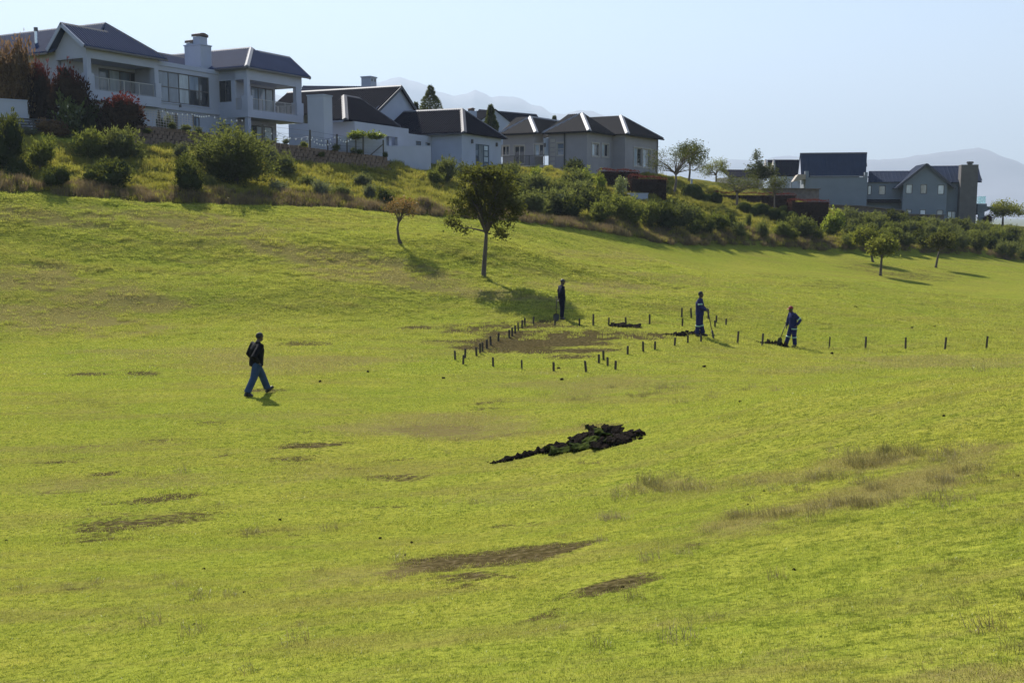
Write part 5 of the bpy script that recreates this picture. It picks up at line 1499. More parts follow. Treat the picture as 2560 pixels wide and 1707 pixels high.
hedge(1508, 1598, 425, 428, 98, 99.5, 1.2, 2.2, "upper red-tipped clipped hedge in front of the beige house")
hedge(1584, 1668, 439, 447, 96.5, 98, 1.2, 3.2, "lower red-tipped hedge stepping down right of the beige house")
hedge(1694, 1990, 479, 487, 111, 113, 1.2, 2.0, "long red-tipped hedge behind the clipped balls")
hedge(1983, 2074, 501, 503, 104, 104.5, 1.6, 3.2, "tall block of red-tipped hedge at the right end of the clipped balls")

# ------------------------------------------------------------------ trees
def tree(name, base, trunk, crown, leaves, L, W, mat, bark, label, cat="tree", limbs=9, cluster=.3, group=None, r0=.1, nclump=60, up=.2, core=0, droop=.0, seed=1):
    "trunk: list of local points (last = fork); crown: ellipsoid lobes in local metres"
    rng = np.random.default_rng(seed)
    root = empty(name, tuple(base)); tag(root, label, cat, group)
    mb = MB(); n = len(trunk)
    mb.tube(trunk, [r0 * (1.35 if i == 0 else 1 - .45 * i / max(1, n - 1)) for i in range(n)], 10)
    tk = mb.build("trunk", bark, root, smooth=True)
    lobes = np.array(crown, float)
    wgt = lobes[:, 3] * lobes[:, 4] * lobes[:, 5]; wgt = wgt / wgt.sum()
    k = rng.choice(len(lobes), nclump, p=wgt)
    d = rng.normal(size=(nclump, 3)); d /= np.linalg.norm(d, axis=1, keepdims=True)
    CC = lobes[k, :3] + d * lobes[k, 3:] * (.35 + .62 * rng.random(nclump) ** .6)[:, None]
    fork = np.array(trunk[-1]); 
    order = np.argsort(rng.random(nclump))[:limbs]
    tips = CC[order]; lm = []
    for i, p in enumerate(tips):
        m = MB(); mid = fork * .5 + p * .5 + np.array([0, 0, .08 * np.linalg.norm(p - fork)]) + rng.normal(0, .05, 3)
        st = np.array(trunk[-1]) if i % 3 else np.array(trunk[-2]) * .25 + fork * .75
        m.tube([st, st * .6 + mid * .4, mid, p], [r0 * .45, r0 * .36, r0 * .24, r0 * .1], 6)
        near = np.argsort(((CC - p) ** 2).sum(1))[1:4]
        for q in near: m.tube([mid * .5 + p * .5, CC[q]], [r0 * .16, r0 * .05], 5)
        lm.append(m.build("limb", bark, root, smooth=True))
    per = leaves // nclump
    j = np.repeat(np.arange(nclump), per)
    C = CC[j] + rng.normal(0, cluster, (len(j), 3)) * np.array([1, 1, .75])
    N = rng.normal(0, 1, (len(j), 3)) + np.array([0, 0, up * 3 - droop * 3])
    s = .65 + .7 * rng.random(len(j))
    v, f = leaf_cards(C, N, L * s, W * s, rng)
    z = C[:, 2]; tip = np.repeat((z - z.min()) / (np.ptp(z) + 1e-6), 4)
    link("crown", foliage_mesh("crown", (v, f, tip, None), mat), root)
    return root
def px_tree(px, py, pts, lobes_px, **kw):
    "pts and lobes given in photo pixels relative to the base pixel (x right, y up)"
    b = hit(px, py) if 'Y' not in kw else at(px, py, kw['Y'])
    if 'Y' in kw: b[2] = gz(b[0], b[1])
    off = 0.0 if 'Y' not in kw else 0.0
    kw.pop('Y', None)
    s = b[1] / FPX
    tr = [(0, 0, -.15)] + [(x * s, 0.02 * i, y * s) for i, (x, y) in enumerate(pts)]
    lb = [(x * s, dy * s, y * s, rx * s, ry * s, rz * s) for x, dy, y, rx, ry, rz in lobes_px]
    return tree(kw.pop('name', 'tree'), b, tr, lb, **kw)

px_tree(1210, 692, [(-1, 4), (2, 50), (5, 90), (6, 112)],
        [(-22, 0, 235, 46, 46, 34), (40, 10, 220, 46, 48, 44), (-48, -5, 178, 36, 40, 36), (62, 0, 165, 34, 40, 34), (0, 10, 180, 46, 46, 40), (-74, 0, 128, 22, 26, 15), (-48, 5, 128, 20, 24, 16), (52, 0, 116, 24, 28, 18), (10, 0, 258, 34, 36, 20), (20, 0, 138, 30, 30, 20)],
        leaves=10500, L=.15, W=.085, mat=ML['tree'], bark=M_STEM, label="large dark round-crowned tree on the turf slope in the middle of the picture", r0=.14, limbs=20, cluster=.16, nclump=165, seed=3, name="tree")
px_tree(1003, 607, [(-6, 10), (-9, 35), (-6, 52)],
        [(0, 0, 92, 40, 36, 18), (-20, 0, 82, 24, 24, 15), (22, 0, 80, 24, 24, 16)],
        leaves=1500, L=.12, W=.045, mat=ML['orange'], bark=M_STEM, label="small tree with orange-brown crown and curved trunk, left of the large dark tree", r0=.09, limbs=12, cluster=.16, nclump=90, seed=4, name="small_tree")
px_tree(2201, 689, [(0, 4), (1, 30), (2, 52)],
        [(2, 0, 76, 30, 28, 22), (-14, 0, 66, 18, 18, 14), (18, 0, 70, 16, 18, 16)],
        leaves=2200, L=.26, W=.12, mat=ML['yellowgreen'], bark=M_STEM, label="young tree with yellow-green crown, front one of the pair on the right slope", r0=.13, limbs=8, cluster=.2, nclump=70, seed=6, name="young_tree", group="young trees on the right slope")
px_tree(2183, 655, [(-2, 4), (-6, 22), (-16, 40)],
        [(-26, 0, 62, 26, 24, 16), (-8, 0, 68, 22, 20, 12)],
        leaves=1600, L=.26, W=.12, mat=ML['yellowgreen'], bark=M_STEM, label="young leaning tree, rear one of the pair on the right slope", r0=.12, limbs=7, cluster=.22, nclump=50, seed=7, name="young_tree", group="young trees on the right slope")
px_tree(2339, 669, [(1, 4), (4, 24), (8, 42)],
        [(14, 0, 68, 32, 28, 15), (-8, 0, 62, 20, 20, 12), (34, 0, 62, 20, 22, 12)],
        leaves=2000, L=.24, W=.11, mat=ML['tree'], bark=M_STEM, label="dark flat-crowned young tree with a long shadow, rightmost on the turf", r0=.12, limbs=8, cluster=.2, nclump=60, seed=8, name="young_tree", group="young trees on the right slope")
# garden trees between the beige and grey houses
px_tree(1686, 497, [(0, 5), (4, 30), (2, 50)],
        [(-10, 0, 88, 62, 50, 24), (30, 0, 98, 40, 40, 26), (-40, 0, 66, 36, 30, 14), (50, 0, 68, 40, 34, 16)],
        leaves=3600, L=.20, W=.045, mat=ML['thorn'], bark=M_STEM_PALE, label="wide flat-topped thorn tree at the right of the beige house", r0=.17, limbs=16, cluster=.26, nclump=130, seed=9, name="thorn_tree", Y=105)
px_tree(1722, 470, [(0, 4), (2, 24), (2, 40)], [(2, 0, 84, 24, 24, 22), (-14, 0, 66, 20, 20, 18), (20, 0, 62, 24, 22, 20)],
        leaves=2400, L=.22, W=.09, mat=ML['dark'], bark=M_STEM, label="dark upright tree rising behind the flat-topped thorn tree", r0=.15, limbs=9, cluster=.26, nclump=80, seed=10, name="dark_tree", Y=116)
px_tree(1842, 505, [(0, 5), (1, 30), (0, 45)], [(0, 0, 62, 56, 44, 16), (-22, 0, 76, 26, 24, 16), (36, 0, 66, 34, 30, 16)],
        leaves=2800, L=.20, W=.045, mat=ML['thorn'], bark=M_STEM_PALE, label="flat-crowned thorn tree standing in the middle of the long red hedge", r0=.15, limbs=14, cluster=.25, nclump=110, seed=12, name="thorn_tree", Y=107)
px_tree(1938, 515, [(0, 5), (-2, 30), (-2, 52)], [(-6, 0, 72, 30, 26, 16), (8, 0, 84, 22, 20, 12)],
        leaves=1700, L=.20, W=.05, mat=ML['thorn'], bark=M_STEM_PALE, label="thin twin-stemmed tree before the right end of the long hedge", r0=.10, limbs=8, cluster=.28, nclump=50, seed=13, name="thin_tree", Y=108)
px_tree(1893, 475, [(0, 4), (0, 20), (0, 34)], [(0, 0, 44, 30, 26, 22), (-4, 0, 74, 12, 12, 24), (22, 0, 40, 24, 22, 18)],
        leaves=3400, L=.24, W=.10, mat=ML['dark'], bark=M_STEM, label="dark spiky-topped tree left of the twin-gable house", r0=.15, limbs=8, cluster=.25, nclump=80, seed=14, name="dark_tree", Y=128)
px_tree(1790, 468, [(0, 4), (0, 18), (0, 30)], [(0, 0, 46, 30, 26, 18), (8, 0, 58, 20, 20, 10), (-24, 0, 38, 18, 20, 14)],
        leaves=2000, L=.22, W=.06, mat=ML['yellowgreen'], bark=M_STEM_PALE, label="yellowish feathery tree behind the grassy mound", r0=.15, limbs=8, cluster=.28, nclump=70, seed=15, name="feathery_tree", Y=135)
px_tree(2505, 590, [(0, 6), (0, 20), (0, 30)], [(0, 0, 48, 30, 28, 16), (28, 0, 40, 26, 24, 14), (-14, 0, 38, 18, 18, 14)],
        leaves=3400, L=.26, W=.10, mat=ML['yellowgreen'], bark=M_STEM, label="rounded pale-topped tree at the right edge beyond the grey house", r0=.16, limbs=9, cluster=.28, nclump=80, seed=17, name="round_tree", Y=132)
# conifers behind the roofs
def conifer(px, top, bot, wpx, Y, label, seed):
    a = at(px, bot, Y); zt_ = at(px, top, Y)[2]; zg = gz(a[0], a[1]); H = zt_ - zg; rw = wpx * Y / FPX / 2
    rng = np.random.default_rng(seed)
    root = empty("conifer", (a[0], a[1], zg)); tag(root, label, "tree", "conifers behind the roofs")
    MB().tube([(0, 0, -.1), (0, 0, H * .97)], [.2, .02], 8).build("trunk", M_STEM, root)
    n = 4200; zz = H * (1 - rng.random(n) ** .75 * .62); rr = rw * np.minimum(1, (H - zz) / (H * .30)) ** .8 * np.sqrt(rng.random(n)) * (.7 + .5 * vnoise(zz * 1.6, np.zeros(n) + seed))
    an = rng.random(n) * 6.283
    C = np.stack([rr * np.cos(an), rr * np.sin(an), zz], 1)
    N = np.stack([np.cos(an), np.sin(an), .5 + 0 * an], 1) + rng.normal(0, .4, (n, 3))
    v, f = leaf_cards(C, N, .32, .10, rng)
    link("crown", foliage_mesh("crown", (v, f, np.repeat(zz / H, 4), None), ML['dark']), root)
conifer(1077, 216, 278, 56, 118, "dark pointed conifer rising behind the bungalow's roof", 31)
conifer(1227, 264, 325, 32, 121, "slim dark conifer in front of the far gabled house", 32)
conifer(1040, 258, 280, 14, 119, "tiny conifer tip right beside the bungalow's gable", 33)
conifer(1386, 292, 312, 18, 140, "conifer tip showing between the beige house's roofs", 34)

# ------------------------------------------------------------------ rough grass on the bank, reeds, tufts (stuff)
M_ROUGHGRASS = blade_material("bank_grass", [(0.28, (0.15, 0.145, 0.025)), (0.5, (0.30, 0.285, 0.04)), (0.72, (0.38, 0.30, 0.06))], .55)
M_REED = blade_material("dry_reeds", [(0.28, (0.095, 0.065, 0.04)), (0.5, (0.20, 0.145, 0.075)), (0.75, (0.31, 0.25, 0.10))], .45)
M_TUFT = blade_material("turf_tufts", [(0.28, (0.13, 0.13, 0.03)), (0.5, (0.22, 0.185, 0.065)), (0.75, (0.36, 0.30, 0.17))], .45, gloss=.06)
rg2 = np.random.default_rng(41)
tuft_tiles = [blade_tile(70, .30, .12, .38, .022, .55, rg2, segs=2) for _ in range(5)]
reed_tiles = [blade_tile(60, .30, .35, .85, .020, .22, rg2, segs=2) for _ in range(5)]
def spread(n, cond, rng, x0=-45, x1=62, y0=55, y1=145):
    X = x0 + (x1 - x0) * rng.random(n); Y = y0 + (y1 - y0) * rng.random(n)
    vis = np.abs(X) < Y * 1280 / FPX * 1.05
    m = vis & cond(X, Y)
    return X[m], Y[m]
def c_rough(X, Y):
    d = border_dist(X, Y); r = samp(A_rough, X, Y)
    return (r > .5) & (d > .2) & (d < np.where(X > 18, 24, 30)) & (Y < 126)
def c_reed(X, Y):
    d = border_dist(X, Y)
    wid = np.interp(X, [-40, -20, -8, 0, 10, 20, 30, 45], [2.2, 2.4, 1.8, 3.2, 3.6, 3.2, 2.4, .9])
    return (d > -.1) & (d < wid * (.5 + fbm(X * .4, Y * .4, 3)))
X, Y = spread(60000, c_rough, rg2); k = len(X)
sz = .7 + .8 * fbm(X * .5, Y * .5, 3) + .3 * rg2.random(k)
scatter("bank_grass", np.stack([X, Y, samp(GZ, X, Y)], 1), np.stack([0 * X, 0 * X, rg2.random(k) * 6.28], 1), np.stack([sz, sz, sz * (.6 + .6 * rg2.random(k))], 1), rg2.integers(0, 5, k), tuft_tiles, M_ROUGHGRASS)
X, Y = spread(90000, c_reed, rg2); k = len(X)
sz = .7 + .5 * rg2.random(k)
hz_ = (.45 + .55 * fbm(X * .7, Y * .7, 3)) * np.interp(X, [-30, 0, 20, 40], [1.0, 1.0, .85, .6])
scatter("dry_reeds", np.stack([X, Y, samp(GZ, X, Y)], 1), np.stack([0 * X, 0 * X, rg2.random(k) * 6.28], 1), np.stack([sz, sz, hz_ * 1.05], 1), rg2.integers(0, 5, k), reed_tiles, M_REED)
# coarse tufts in the near turf on the right
tt = [blade_tile(46, .11, .06, .20, .0036, 1.0, rg2, segs=2, lean_dir=math.pi * .75) for _ in range(6)]
X, Y = frustum_pts(26000, 5.5, 30, rng=rg2)
px_, py_, _ = project(np.stack([X, Y, samp(GZ, X, Y)], 1))
dn = samp(A_dry_shade, X, Y); cl_ = fbm(X * 1.1 + 40, Y * 1.1, 3)
prob = np.clip(dn * 1.4, 0, 1) * sstep(1250, 1700, px_) * sstep(.42, .62, cl_) * .5 + .10 * sstep(900, 2300, px_) * (py_ > 1120) * sstep(.45, .6, cl_) + .006 * sstep(1100, 1500, py_)
m = rg2.random(len(X)) < prob
X, Y = X[m], Y[m]; k = len(X); sz = .55 + .8 * rg2.random(k)
scatter("turf_tufts", np.stack([X, Y, samp(GZ, X, Y)], 1), np.stack([0 * X, 0 * X, rg2.normal(0, .5, k)], 1), np.stack([sz * 1.3, sz * 1.3, sz], 1), rg2.integers(0, 5, k), tt, M_TUFT)
# tussocky texture on the left turf slope
tt2 = [blade_tile(70, .24, .06, .16, .016, .6, rg2, segs=1) for _ in range(4)]
X, Y = frustum_pts(26000, 41, 66, rng=rg2)
d = border_dist(X, Y); px_, py_, _ = project(np.stack([X, Y, samp(GZ, X, Y)], 1))
m = (d < 0) & (rg2.random(len(X)) < .12 + 1.0 * sstep(.5, .62, fbm(X * .8 + 3, Y * 1.7, 3)) * sstep(690, 760, 1420 - py_))
X, Y = X[m], Y[m]; k = len(X); sz = .7 + .7 * rg2.random(k)
scatter("slope_tufts", np.stack([X, Y, samp(GZ, X, Y)], 1), np.stack([0 * X, 0 * X, rg2.random(k) * 6.28], 1), np.stack([sz, sz, sz], 1), rg2.integers(0, 4, k), tt2, M_TURF, {"bare": np.zeros(k), "dry_shade": np.full(k, .2), "shag": np.ones(k)})
# ------------------------------------------------------------------ block retaining wall
WALL = [at(334, 309, 74.0), at(510, 329, 76.0), at(647, 349, 77.4), at(800, 371, 79.2), at(976, 392, 83.0)]
seg = [0.0]
for a, b in zip(WALL[:-1], WALL[1:]): seg.append(seg[-1] + float(np.linalg.norm((b - a)[:2])))
def wall_at(sv):
    W = np.array(WALL); return np.array([np.interp(sv, seg, W[:, k]) for k in range(3)])
rw = empty("block_wall", tuple(WALL[0])); tag(rw, "brown retaining wall of stacked earth-filled blocks below the villa and bungalow", "wall")
bm_ = MB(); bw_, bh_, bd_ = .46, .25, .40
bm_.hexa([(-bw_ / 2, 0, 0), (bw_ / 2, 0, 0), (bw_ / 2 - .02, bd_, 0), (-bw_ / 2 + .02, bd_, 0), (-bw_ / 2 + .03, .03, bh_), (bw_ / 2 - .03, .03, bh_), (bw_ / 2 - .04, bd_, bh_), (-bw_ / 2 + .04, bd_, bh_)])
BLK = bm_.mesh("block", M_BLOCK)
rows_n = 5; L_tot = seg[-1]; step_b = L_tot / 58
rb_ = np.random.default_rng(8)
for r in range(rows_n):
    for k in range(58):
        sv = (k + (.5 if r % 2 else .0) + .25) * step_b
        if sv > L_tot: continue
        p = wall_at(sv); q = wall_at(min(sv + .3, L_tot)); p0 = wall_at(max(sv - .3, 0))
        ang = math.atan2(q[1] - p0[1], q[0] - p0[0])
        o = link("block", BLK, rw)
        z = p[2] - (rows_n - r) * .275
        back = r * .07
        loc = np.array([p[0] - math.sin(ang) * back, p[1] + math.cos(ang) * back, z]) - WALL[0]
        o.location = loc + rb_.normal(0, .012, 3); o.rotation_euler = (0, 0, ang + rb_.normal(0, .05)); o.scale = (step_b / .48, 1 + rb_.normal(0, .06), 1.02)
mb = MB()
for k in range(40):
    s0, s1 = L_tot * k / 40, L_tot * (k + 1) / 40
    a, b = wall_at(s0) - WALL[0], wall_at(s1) - WALL[0]
    d = (b - a); nn = np.array([-d[1], d[0], 0]); nn /= np.linalg.norm(nn)
    f = nn * .22; g = nn * .8
    mb.hexa([a + f - [0, 0, 2.4], b + f - [0, 0, 2.4], b + g - [0, 0, 2.4], a + g - [0, 0, 2.4], a + f * 2.6 - [0, 0, .1], b + f * 2.6 - [0, 0, .1], b + g - [0, 0, .1], a + g - [0, 0, .1]])
mb.build("earth_fill", principled("earth_fill", (0.05, 0.038, 0.028), .95, .3, 3), rw)
# little plants growing out of the wall
for i in range(14):
    p = wall_at(L_tot * (i + .5 + rb_.normal(0, .2)) / 14)
    q = (p[0] + .15, p[1] + .1, p[2] - .1 - (.55 * rb_.random() if i % 3 == 0 else 0))
    plant(['green', 'dark', 'olive', 'grey'][i % 4], q, .45 + .4 * rb_.random(), .35 + .3 * rb_.random(), f"{ORD[i]} from the left of the small plants growing on the block wall", "plants on the block wall", "wall_plant", stem=False)

# ------------------------------------------------------------------ garden walls, fences, trellis, string lights
gw = empty("garden_wall", tuple(at(0, 290, 73.5))); tag(gw, "short white plastered garden wall at the left edge", "wall")
g0 = at(-60, 246, 72.5); g1 = at(68, 254, 74.0); o0 = np.array(gw.location)
def quadwall(a, b, h, th):
    d = b - a; n = np.array([-d[1], d[0], 0.0]); n = n / np.linalg.norm(n) * th
    dn = np.array([0, 0, h])
    return [a - dn, b - dn, b + n - dn, a + n - dn, a, b, b + n, a + n]
MB().hexa([q - o0 for q in quadwall(g0, g1, 1.9, .25)]).build("wall_body", M_WHITE, gw)
MB().hexa([q - o0 for q in quadwall(g0 + [0, -.03, .09], g1 + [.05, -.03, .09], .088, .31)]).build("wall_coping", M_WHITE2, gw)

sf = empty("slat_fence", tuple(at(25, 308, 72.8))); tag(sf, "low dark horizontal slat fence below the white garden wall", "fence")
o0 = np.array(sf.location)
s0, s1 = at(-40, 294, 72.2), at(160, 302, 74.2)
for k in range(6):
    d = np.array([0, 0, -.19 * k]); MB().bar(s0 + d - o0, s1 + d - o0, .035, .12).build("slat", M_SLAT, sf)
for k in range(6):
    p = s0 + (s1 - s0) * k / 5 + np.array([0.02, .06, 0]) - o0; MB().bar(p + [0, 0, .05], p - [0, 0, 1.6], .09).build("post", M_SLAT, sf)

tr = empty("trellis", tuple(at(420, 316, 76.2))); tag(tr, "square timber lattice trellis in front of the villa's ground floor", "trellis")
o0 = np.array(tr.location); t0, t1 = at(352, 272, 75.4), at(482, 292, 77.6)
Ht = 1.25; lat = MB()
nL = int(np.linalg.norm(t1 - t0) / .19)
for k in range(nL + 1):
    p = t0 + (t1 - t0) * k / nL - o0; lat.bar(p, p - [0, 0, Ht], .022, .022)
for k in range(8):
    d = np.array([0, -.02, -Ht * k / 7]); lat.bar(t0 + d - o0, t1 + d - o0, .022, .022)
lt = lat.build("lattice", M_FRAME_PALE, tr); lt["kind"] = "stuff"
for k in range(4):
    p = t0 + (t1 - t0) * k / 3 - o0 + np.array([0, .05, 0]); MB().bar(p + [0, 0, .1], p - [0, 0, Ht + .9], .09).build("post", M_POST, tr)

# wire fence with posts along the block wall
FP = [(656, 311, 360, 78.2), (775, 325, 365, 79.6), (842.5, 336, 376, 80.8), (908, 343, 380, 82.0)]
fence = empty("wire_fence", tuple(at(656, 360, 78.2))); tag(fence, "thin wire fence on dark timber posts above the block wall", "fence")
o0 = np.array(fence.location); tops = []
for px, a, b, Y in FP:
    T = at(px, a, Y); B = at(px, b, Y) - [0, 0, .3]; tops.append((T, B)); MB().bar(B - o0, T - o0, .13).build("post", M_POST, fence)
for (T, B), (T2, B2) in zip(tops[:-1], tops[1:]):
    for f in (.06, .3, .55, .8):
        MB().tube([T * (1 - f) + B * f - o0, T2 * (1 - f) + B2 * f - o0], .008, 5).build("wire", M_WIRE, fence)
mf = empty("mesh_fence", tuple(at(820, 385, 80.5))); tag(mf, "chicken-wire mesh fence with short posts beside the bungalow's garden wall", "fence")
o0 = np.array(mf.location); m0_, m1_ = at(820, 354, 80.4), at(959, 353, 83.2)
hm = .9; lat = MB(); nL = int(np.linalg.norm(m1_ - m0_) / .11)
for k in range(nL + 1):
    p = m0_ + (m1_ - m0_) * k / nL - o0; lat.bar(p, p - [0, 0, hm], .009, .009)
for k in range(9):
    d = np.array([0, -.01, -hm * k / 8]); lat.bar(m0_ + d - o0, m1_ + d - o0, .012, .012)
lat.build("wire_mesh", M_CAP, mf)["kind"] = "stuff"
for px in (819, 866, 888, 958):
    f = (px - 820) / 139; p = m0_ + (m1_ - m0_) * f - o0; MB().bar(p + [0, .03, .1], p + [0, .03, -1.3], .10).build("post", M_POST, mf)
p = m1_ - o0; MB().bar(p + [0, .03, -.2], p + [-1.0, -.3, -1.1], .08).build("brace", M_POST, mf)
bg = empty("garden_wall", tuple(at(900, 380, 82))); tag(bg, "low white garden wall with climbers in front of the bungalow's veranda", "wall")
o0 = np.array(bg.location); a, b = at(845, 344, 81.6), at(966, 345, 84.2)
MB().hexa([q - o0 for q in quadwall(a, b, 1.5, .25)]).build("wall_body", M_WHITE, bg)
MB().hexa([q - o0 for q in quadwall(a + [0, -.03, .07], b + [0, -.03, .07], .068, .31)]).build("wall_coping", M_WHITE2, bg)

def string_light(pts, n, sag, label):
    P = [at(*p) for p in pts]; root = empty("string_light", tuple(P[0])); tag(root, label, "string lights", "festoon lights")
    cab = []
    segs = len(P) - 1
    for i in range(segs):
        for k in range(9):
            f = k / 8; q = P[i] * (1 - f) + P[i + 1] * f - np.array([0, 0, sag * 4 * f * (1 - f)]); cab.append(q - P[0])
    cab = [c for i, c in enumerate(cab) if i == 0 or np.linalg.norm(c - cab[i - 1]) > 1e-6]
    MB().tube(cab, .010, 5).build("cable", M_WIRE, root)
    bulb = MB().tube([(0, 0, 0), (0, 0, -.04), (0, 0, -.09), (0, 0, -.13)], [.018, .04, .045, .012], 7).mesh("bulb", M_BULB, True)
    for k in range(n):
        f = (k + .5) / n * (len(cab) - 1); i = int(f); q = cab[i] * (1 - (f - i)) + cab[min(i + 1, len(cab) - 1)] * (f - i)
        o = link("bulb", bulb, root); o.location = q
string_light([(400, 274, 76), (482, 284, 77.5), (520, 288, 78), (612, 300, 80)], 20, .12, "festoon light string hanging in front of the villa's ground floor")
string_light([(690, 328, 78.2), (775, 339, 79.6), (842, 338, 80.8), (880, 345, 81.2)], 18, .35, "upper festoon light string between the wire fence posts")
string_light([(656, 322, 78.2), (775, 345, 79.5), (830, 356, 80.3)], 16, .3, "lower festoon light string between the wire fence posts")

# lamp post and small white garden pieces by the long hedge
lp = empty("garden_post", tuple(at(1728, 497, 106))); tag(lp, "slim white post in front of the long red hedge", "post")
pb = at(1728, 500, 106); pt = at(1729, 450, 106); o0 = np.array(lp.location)
MB().bar(pb - o0 - [0, 0, .5], pt - o0, .17).build("shaft", M_WHITE, lp); MB().bar(pt - o0, pt - o0 + [0, 0, .08], .23).build("cap", M_WHITE2, lp)
bx_ = empty("concrete_planter", tuple(at(1600, 505, 95))); tag(bx_, "grey concrete planter block below the red hedge", "planter")
o0 = np.array(bx_.location); a, b = at(1577, 485, 95), at(1620, 485, 95.4)
MB().hexa([q - o0 for q in quadwall(a, b, 1.6, 1.0)]).build("body", M_WHITE2, bx_)
MB().hexa([q - o0 for q in quadwall(a + [-.05, -.05, .08], b + [.05, -.05, .08], .078, 1.1)]).build("rim", M_WHITE, bx_)
low = empty("white_wall", tuple(at(1025, 400, 88))); tag(low, "sloping white boundary wall beside the green lawn, in front of the bungalow", "wall")
o0 = np.array(low.location); a, b = at(958, 366, 84.6), at(1077, 366, 90.8)
def wallq(a, b):
    d = b - a; n = np.array([-d[1], d[0], 0.0]); n = n / np.linalg.norm(n) * .25
    la, lb = a.copy(), b.copy(); la[2] = gz(a[0], a[1]) - .6; lb[2] = gz(b[0], b[1]) - .6
    return [la, lb, lb + n, la + n, a, b, b + n, a + n]
MB().hexa([q - o0 for q in wallq(a, b)]).build("wall_body", M_WHITE, low)
MB().hexa([q - o0 for q in quadwall(a + [0, -.02, .05], b + [0, -.02, .05], .048, .29)]).build("wall_coping", M_WHITE2, low)

# ------------------------------------------------------------------ stakes round the green
M_STAKE = principled("tarred_stake", (0.045, 0.035, 0.028), .85, .25, 9, .3, 20)
def c5(x, a, b): return 1100 + x / 3.92, 740 + a / 3.92, 740 + b / 3.92
def c6(x, a, b): return 1640 + x / 2.735, 740 + a / 2.735, 740 + b / 2.735
ROWS = {
 "left curved row by the brown patch": [c5(*q) for q in [(153,537,627),(226,580,668),(243,516,606),(360,502,587),(393,463,563),(415,458,545),(460,427,513),(500,397,480),(569,361,441),(678,332,408),(708,310,390),(739,289,367),(770,265,343),(801,236,315),(831,216,292),(912,203,277)]],
 "back row behind the brown patch": [c5(*q) for q in [(1124,222,291),(1366,222,292),(1500,178,288),(1652,213,285),(1824,208,278),(2055,180,280)]],
 "front row of the brown patch": [c5(*q) for q in [(523,601,692),(803,628,717),(1115,648,736),(1438,635,746),(1557,574,660),(1606,535,627),(1644,602,688),(1716,637,722),(1838,490,571),(1993,447,544),(2107,445,523)]],
 "cluster around the bareheaded overalled man": [c6(*q) for q in [(125,285,338),(217,270,322),(308,262,312),(176,83,147),(180,156,205),(244,83,150),(359,90,158),(412,135,178),(404,167,212),(477,156,200)]],
 "long straight row at the right": [c6(*q) for q in [(556,240,325),(724,257,341),(1183,278,359),(1432,278,361),(1706,282,364),(1974,281,364),(2257,274,360)]],
}
rk_ = np.random.default_rng(15)
for rown, lst in ROWS.items():
    for i, (px, a, b) in enumerate(sorted(lst)):
        g = hit(px, b); h = (b - a) * g[1] / FPX
        lean = rk_.normal(0, .05)
        if abs(px - (1100 + 1438 / 3.92)) < .5: lean = -.16
        if abs(px - (1640 + 724 / 2.735)) < .5: lean = .10
        w = .036
        mb = MB(); top = (math.sin(lean) * h, rk_.normal(0, .02), math.cos(lean) * h)
        mb.hexa([(-w, -w * .5, -.2), (w, -w * .5, -.2), (w, w * .5, -.2), (-w, w * .5, -.2)] + [(top[0] + x * w, top[1] + y * w * .5, top[2] + rk_.normal(0, .006)) for x, y in ((-1, -1), (1, -1), (1, 1), (-1, 1))])
        # split top: a small chamfered crown on the peg
        mb.hexa([(top[0] - w, top[1] - w * .5, top[2] - .01), (top[0] + w, top[1] - w * .5, top[2] - .01), (top[0] + w, top[1] + w * .5, top[2] - .01), (top[0] - w, top[1] + w * .5, top[2] - .01),
                 (top[0] - w * .6, top[1] - w * .3, top[2] + .018), (top[0] + w * .5, top[1] - w * .3, top[2] + .014), (top[0] + w * .5, top[1] + w * .3, top[2] + .014), (top[0] - w * .6, top[1] + w * .3, top[2] + .018)])
        o = mb.build("wooden_stake", M_STAKE); o.location = tuple(g); o.rotation_euler = (0, 0, rk_.normal(0, .5))
        tag(o, f"{ORD[i]} wooden stake from the left in the {rown}", "stake", "stakes: " + rown)

# ------------------------------------------------------------------ lifted sods, trench edges, clods
t = NT("sod")
geo = t.n("ShaderNodeNewGeometry"); sepx = t.n("ShaderNodeSeparateXYZ"); t.put(sepx.inputs[0], geo.outputs["Normal"])
f = t.attr("grass_side")
nz = t.noise(t.pos(), 9, 3)
grass = t.ramp(nz, [(.3, (0.020, 0.030, 0.006)), (.7, (0.060, 0.075, 0.012))])
soil = t.ramp(t.noise(t.pos(), 14, 4), [(.3, (0.008, 0.006, 0.005)), (.7, (0.024, 0.017, 0.012))])
p = t.n("ShaderNodeBsdfPrincipled", i_Base_Color=t.mix(f, soil, grass), i_Roughness=.95)
p.inputs["Specular IOR Level"].default_value = 0.02
t.put(p.inputs["Normal"], t.bump(t.noise(t.pos(), 30, 4), .6, .03))
M_SOD = t.finish(p)
M_SOIL = principled("dark_soil", (0.014, 0.010, 0.008), .95, .4, 9, .6, 25, spec=.02)
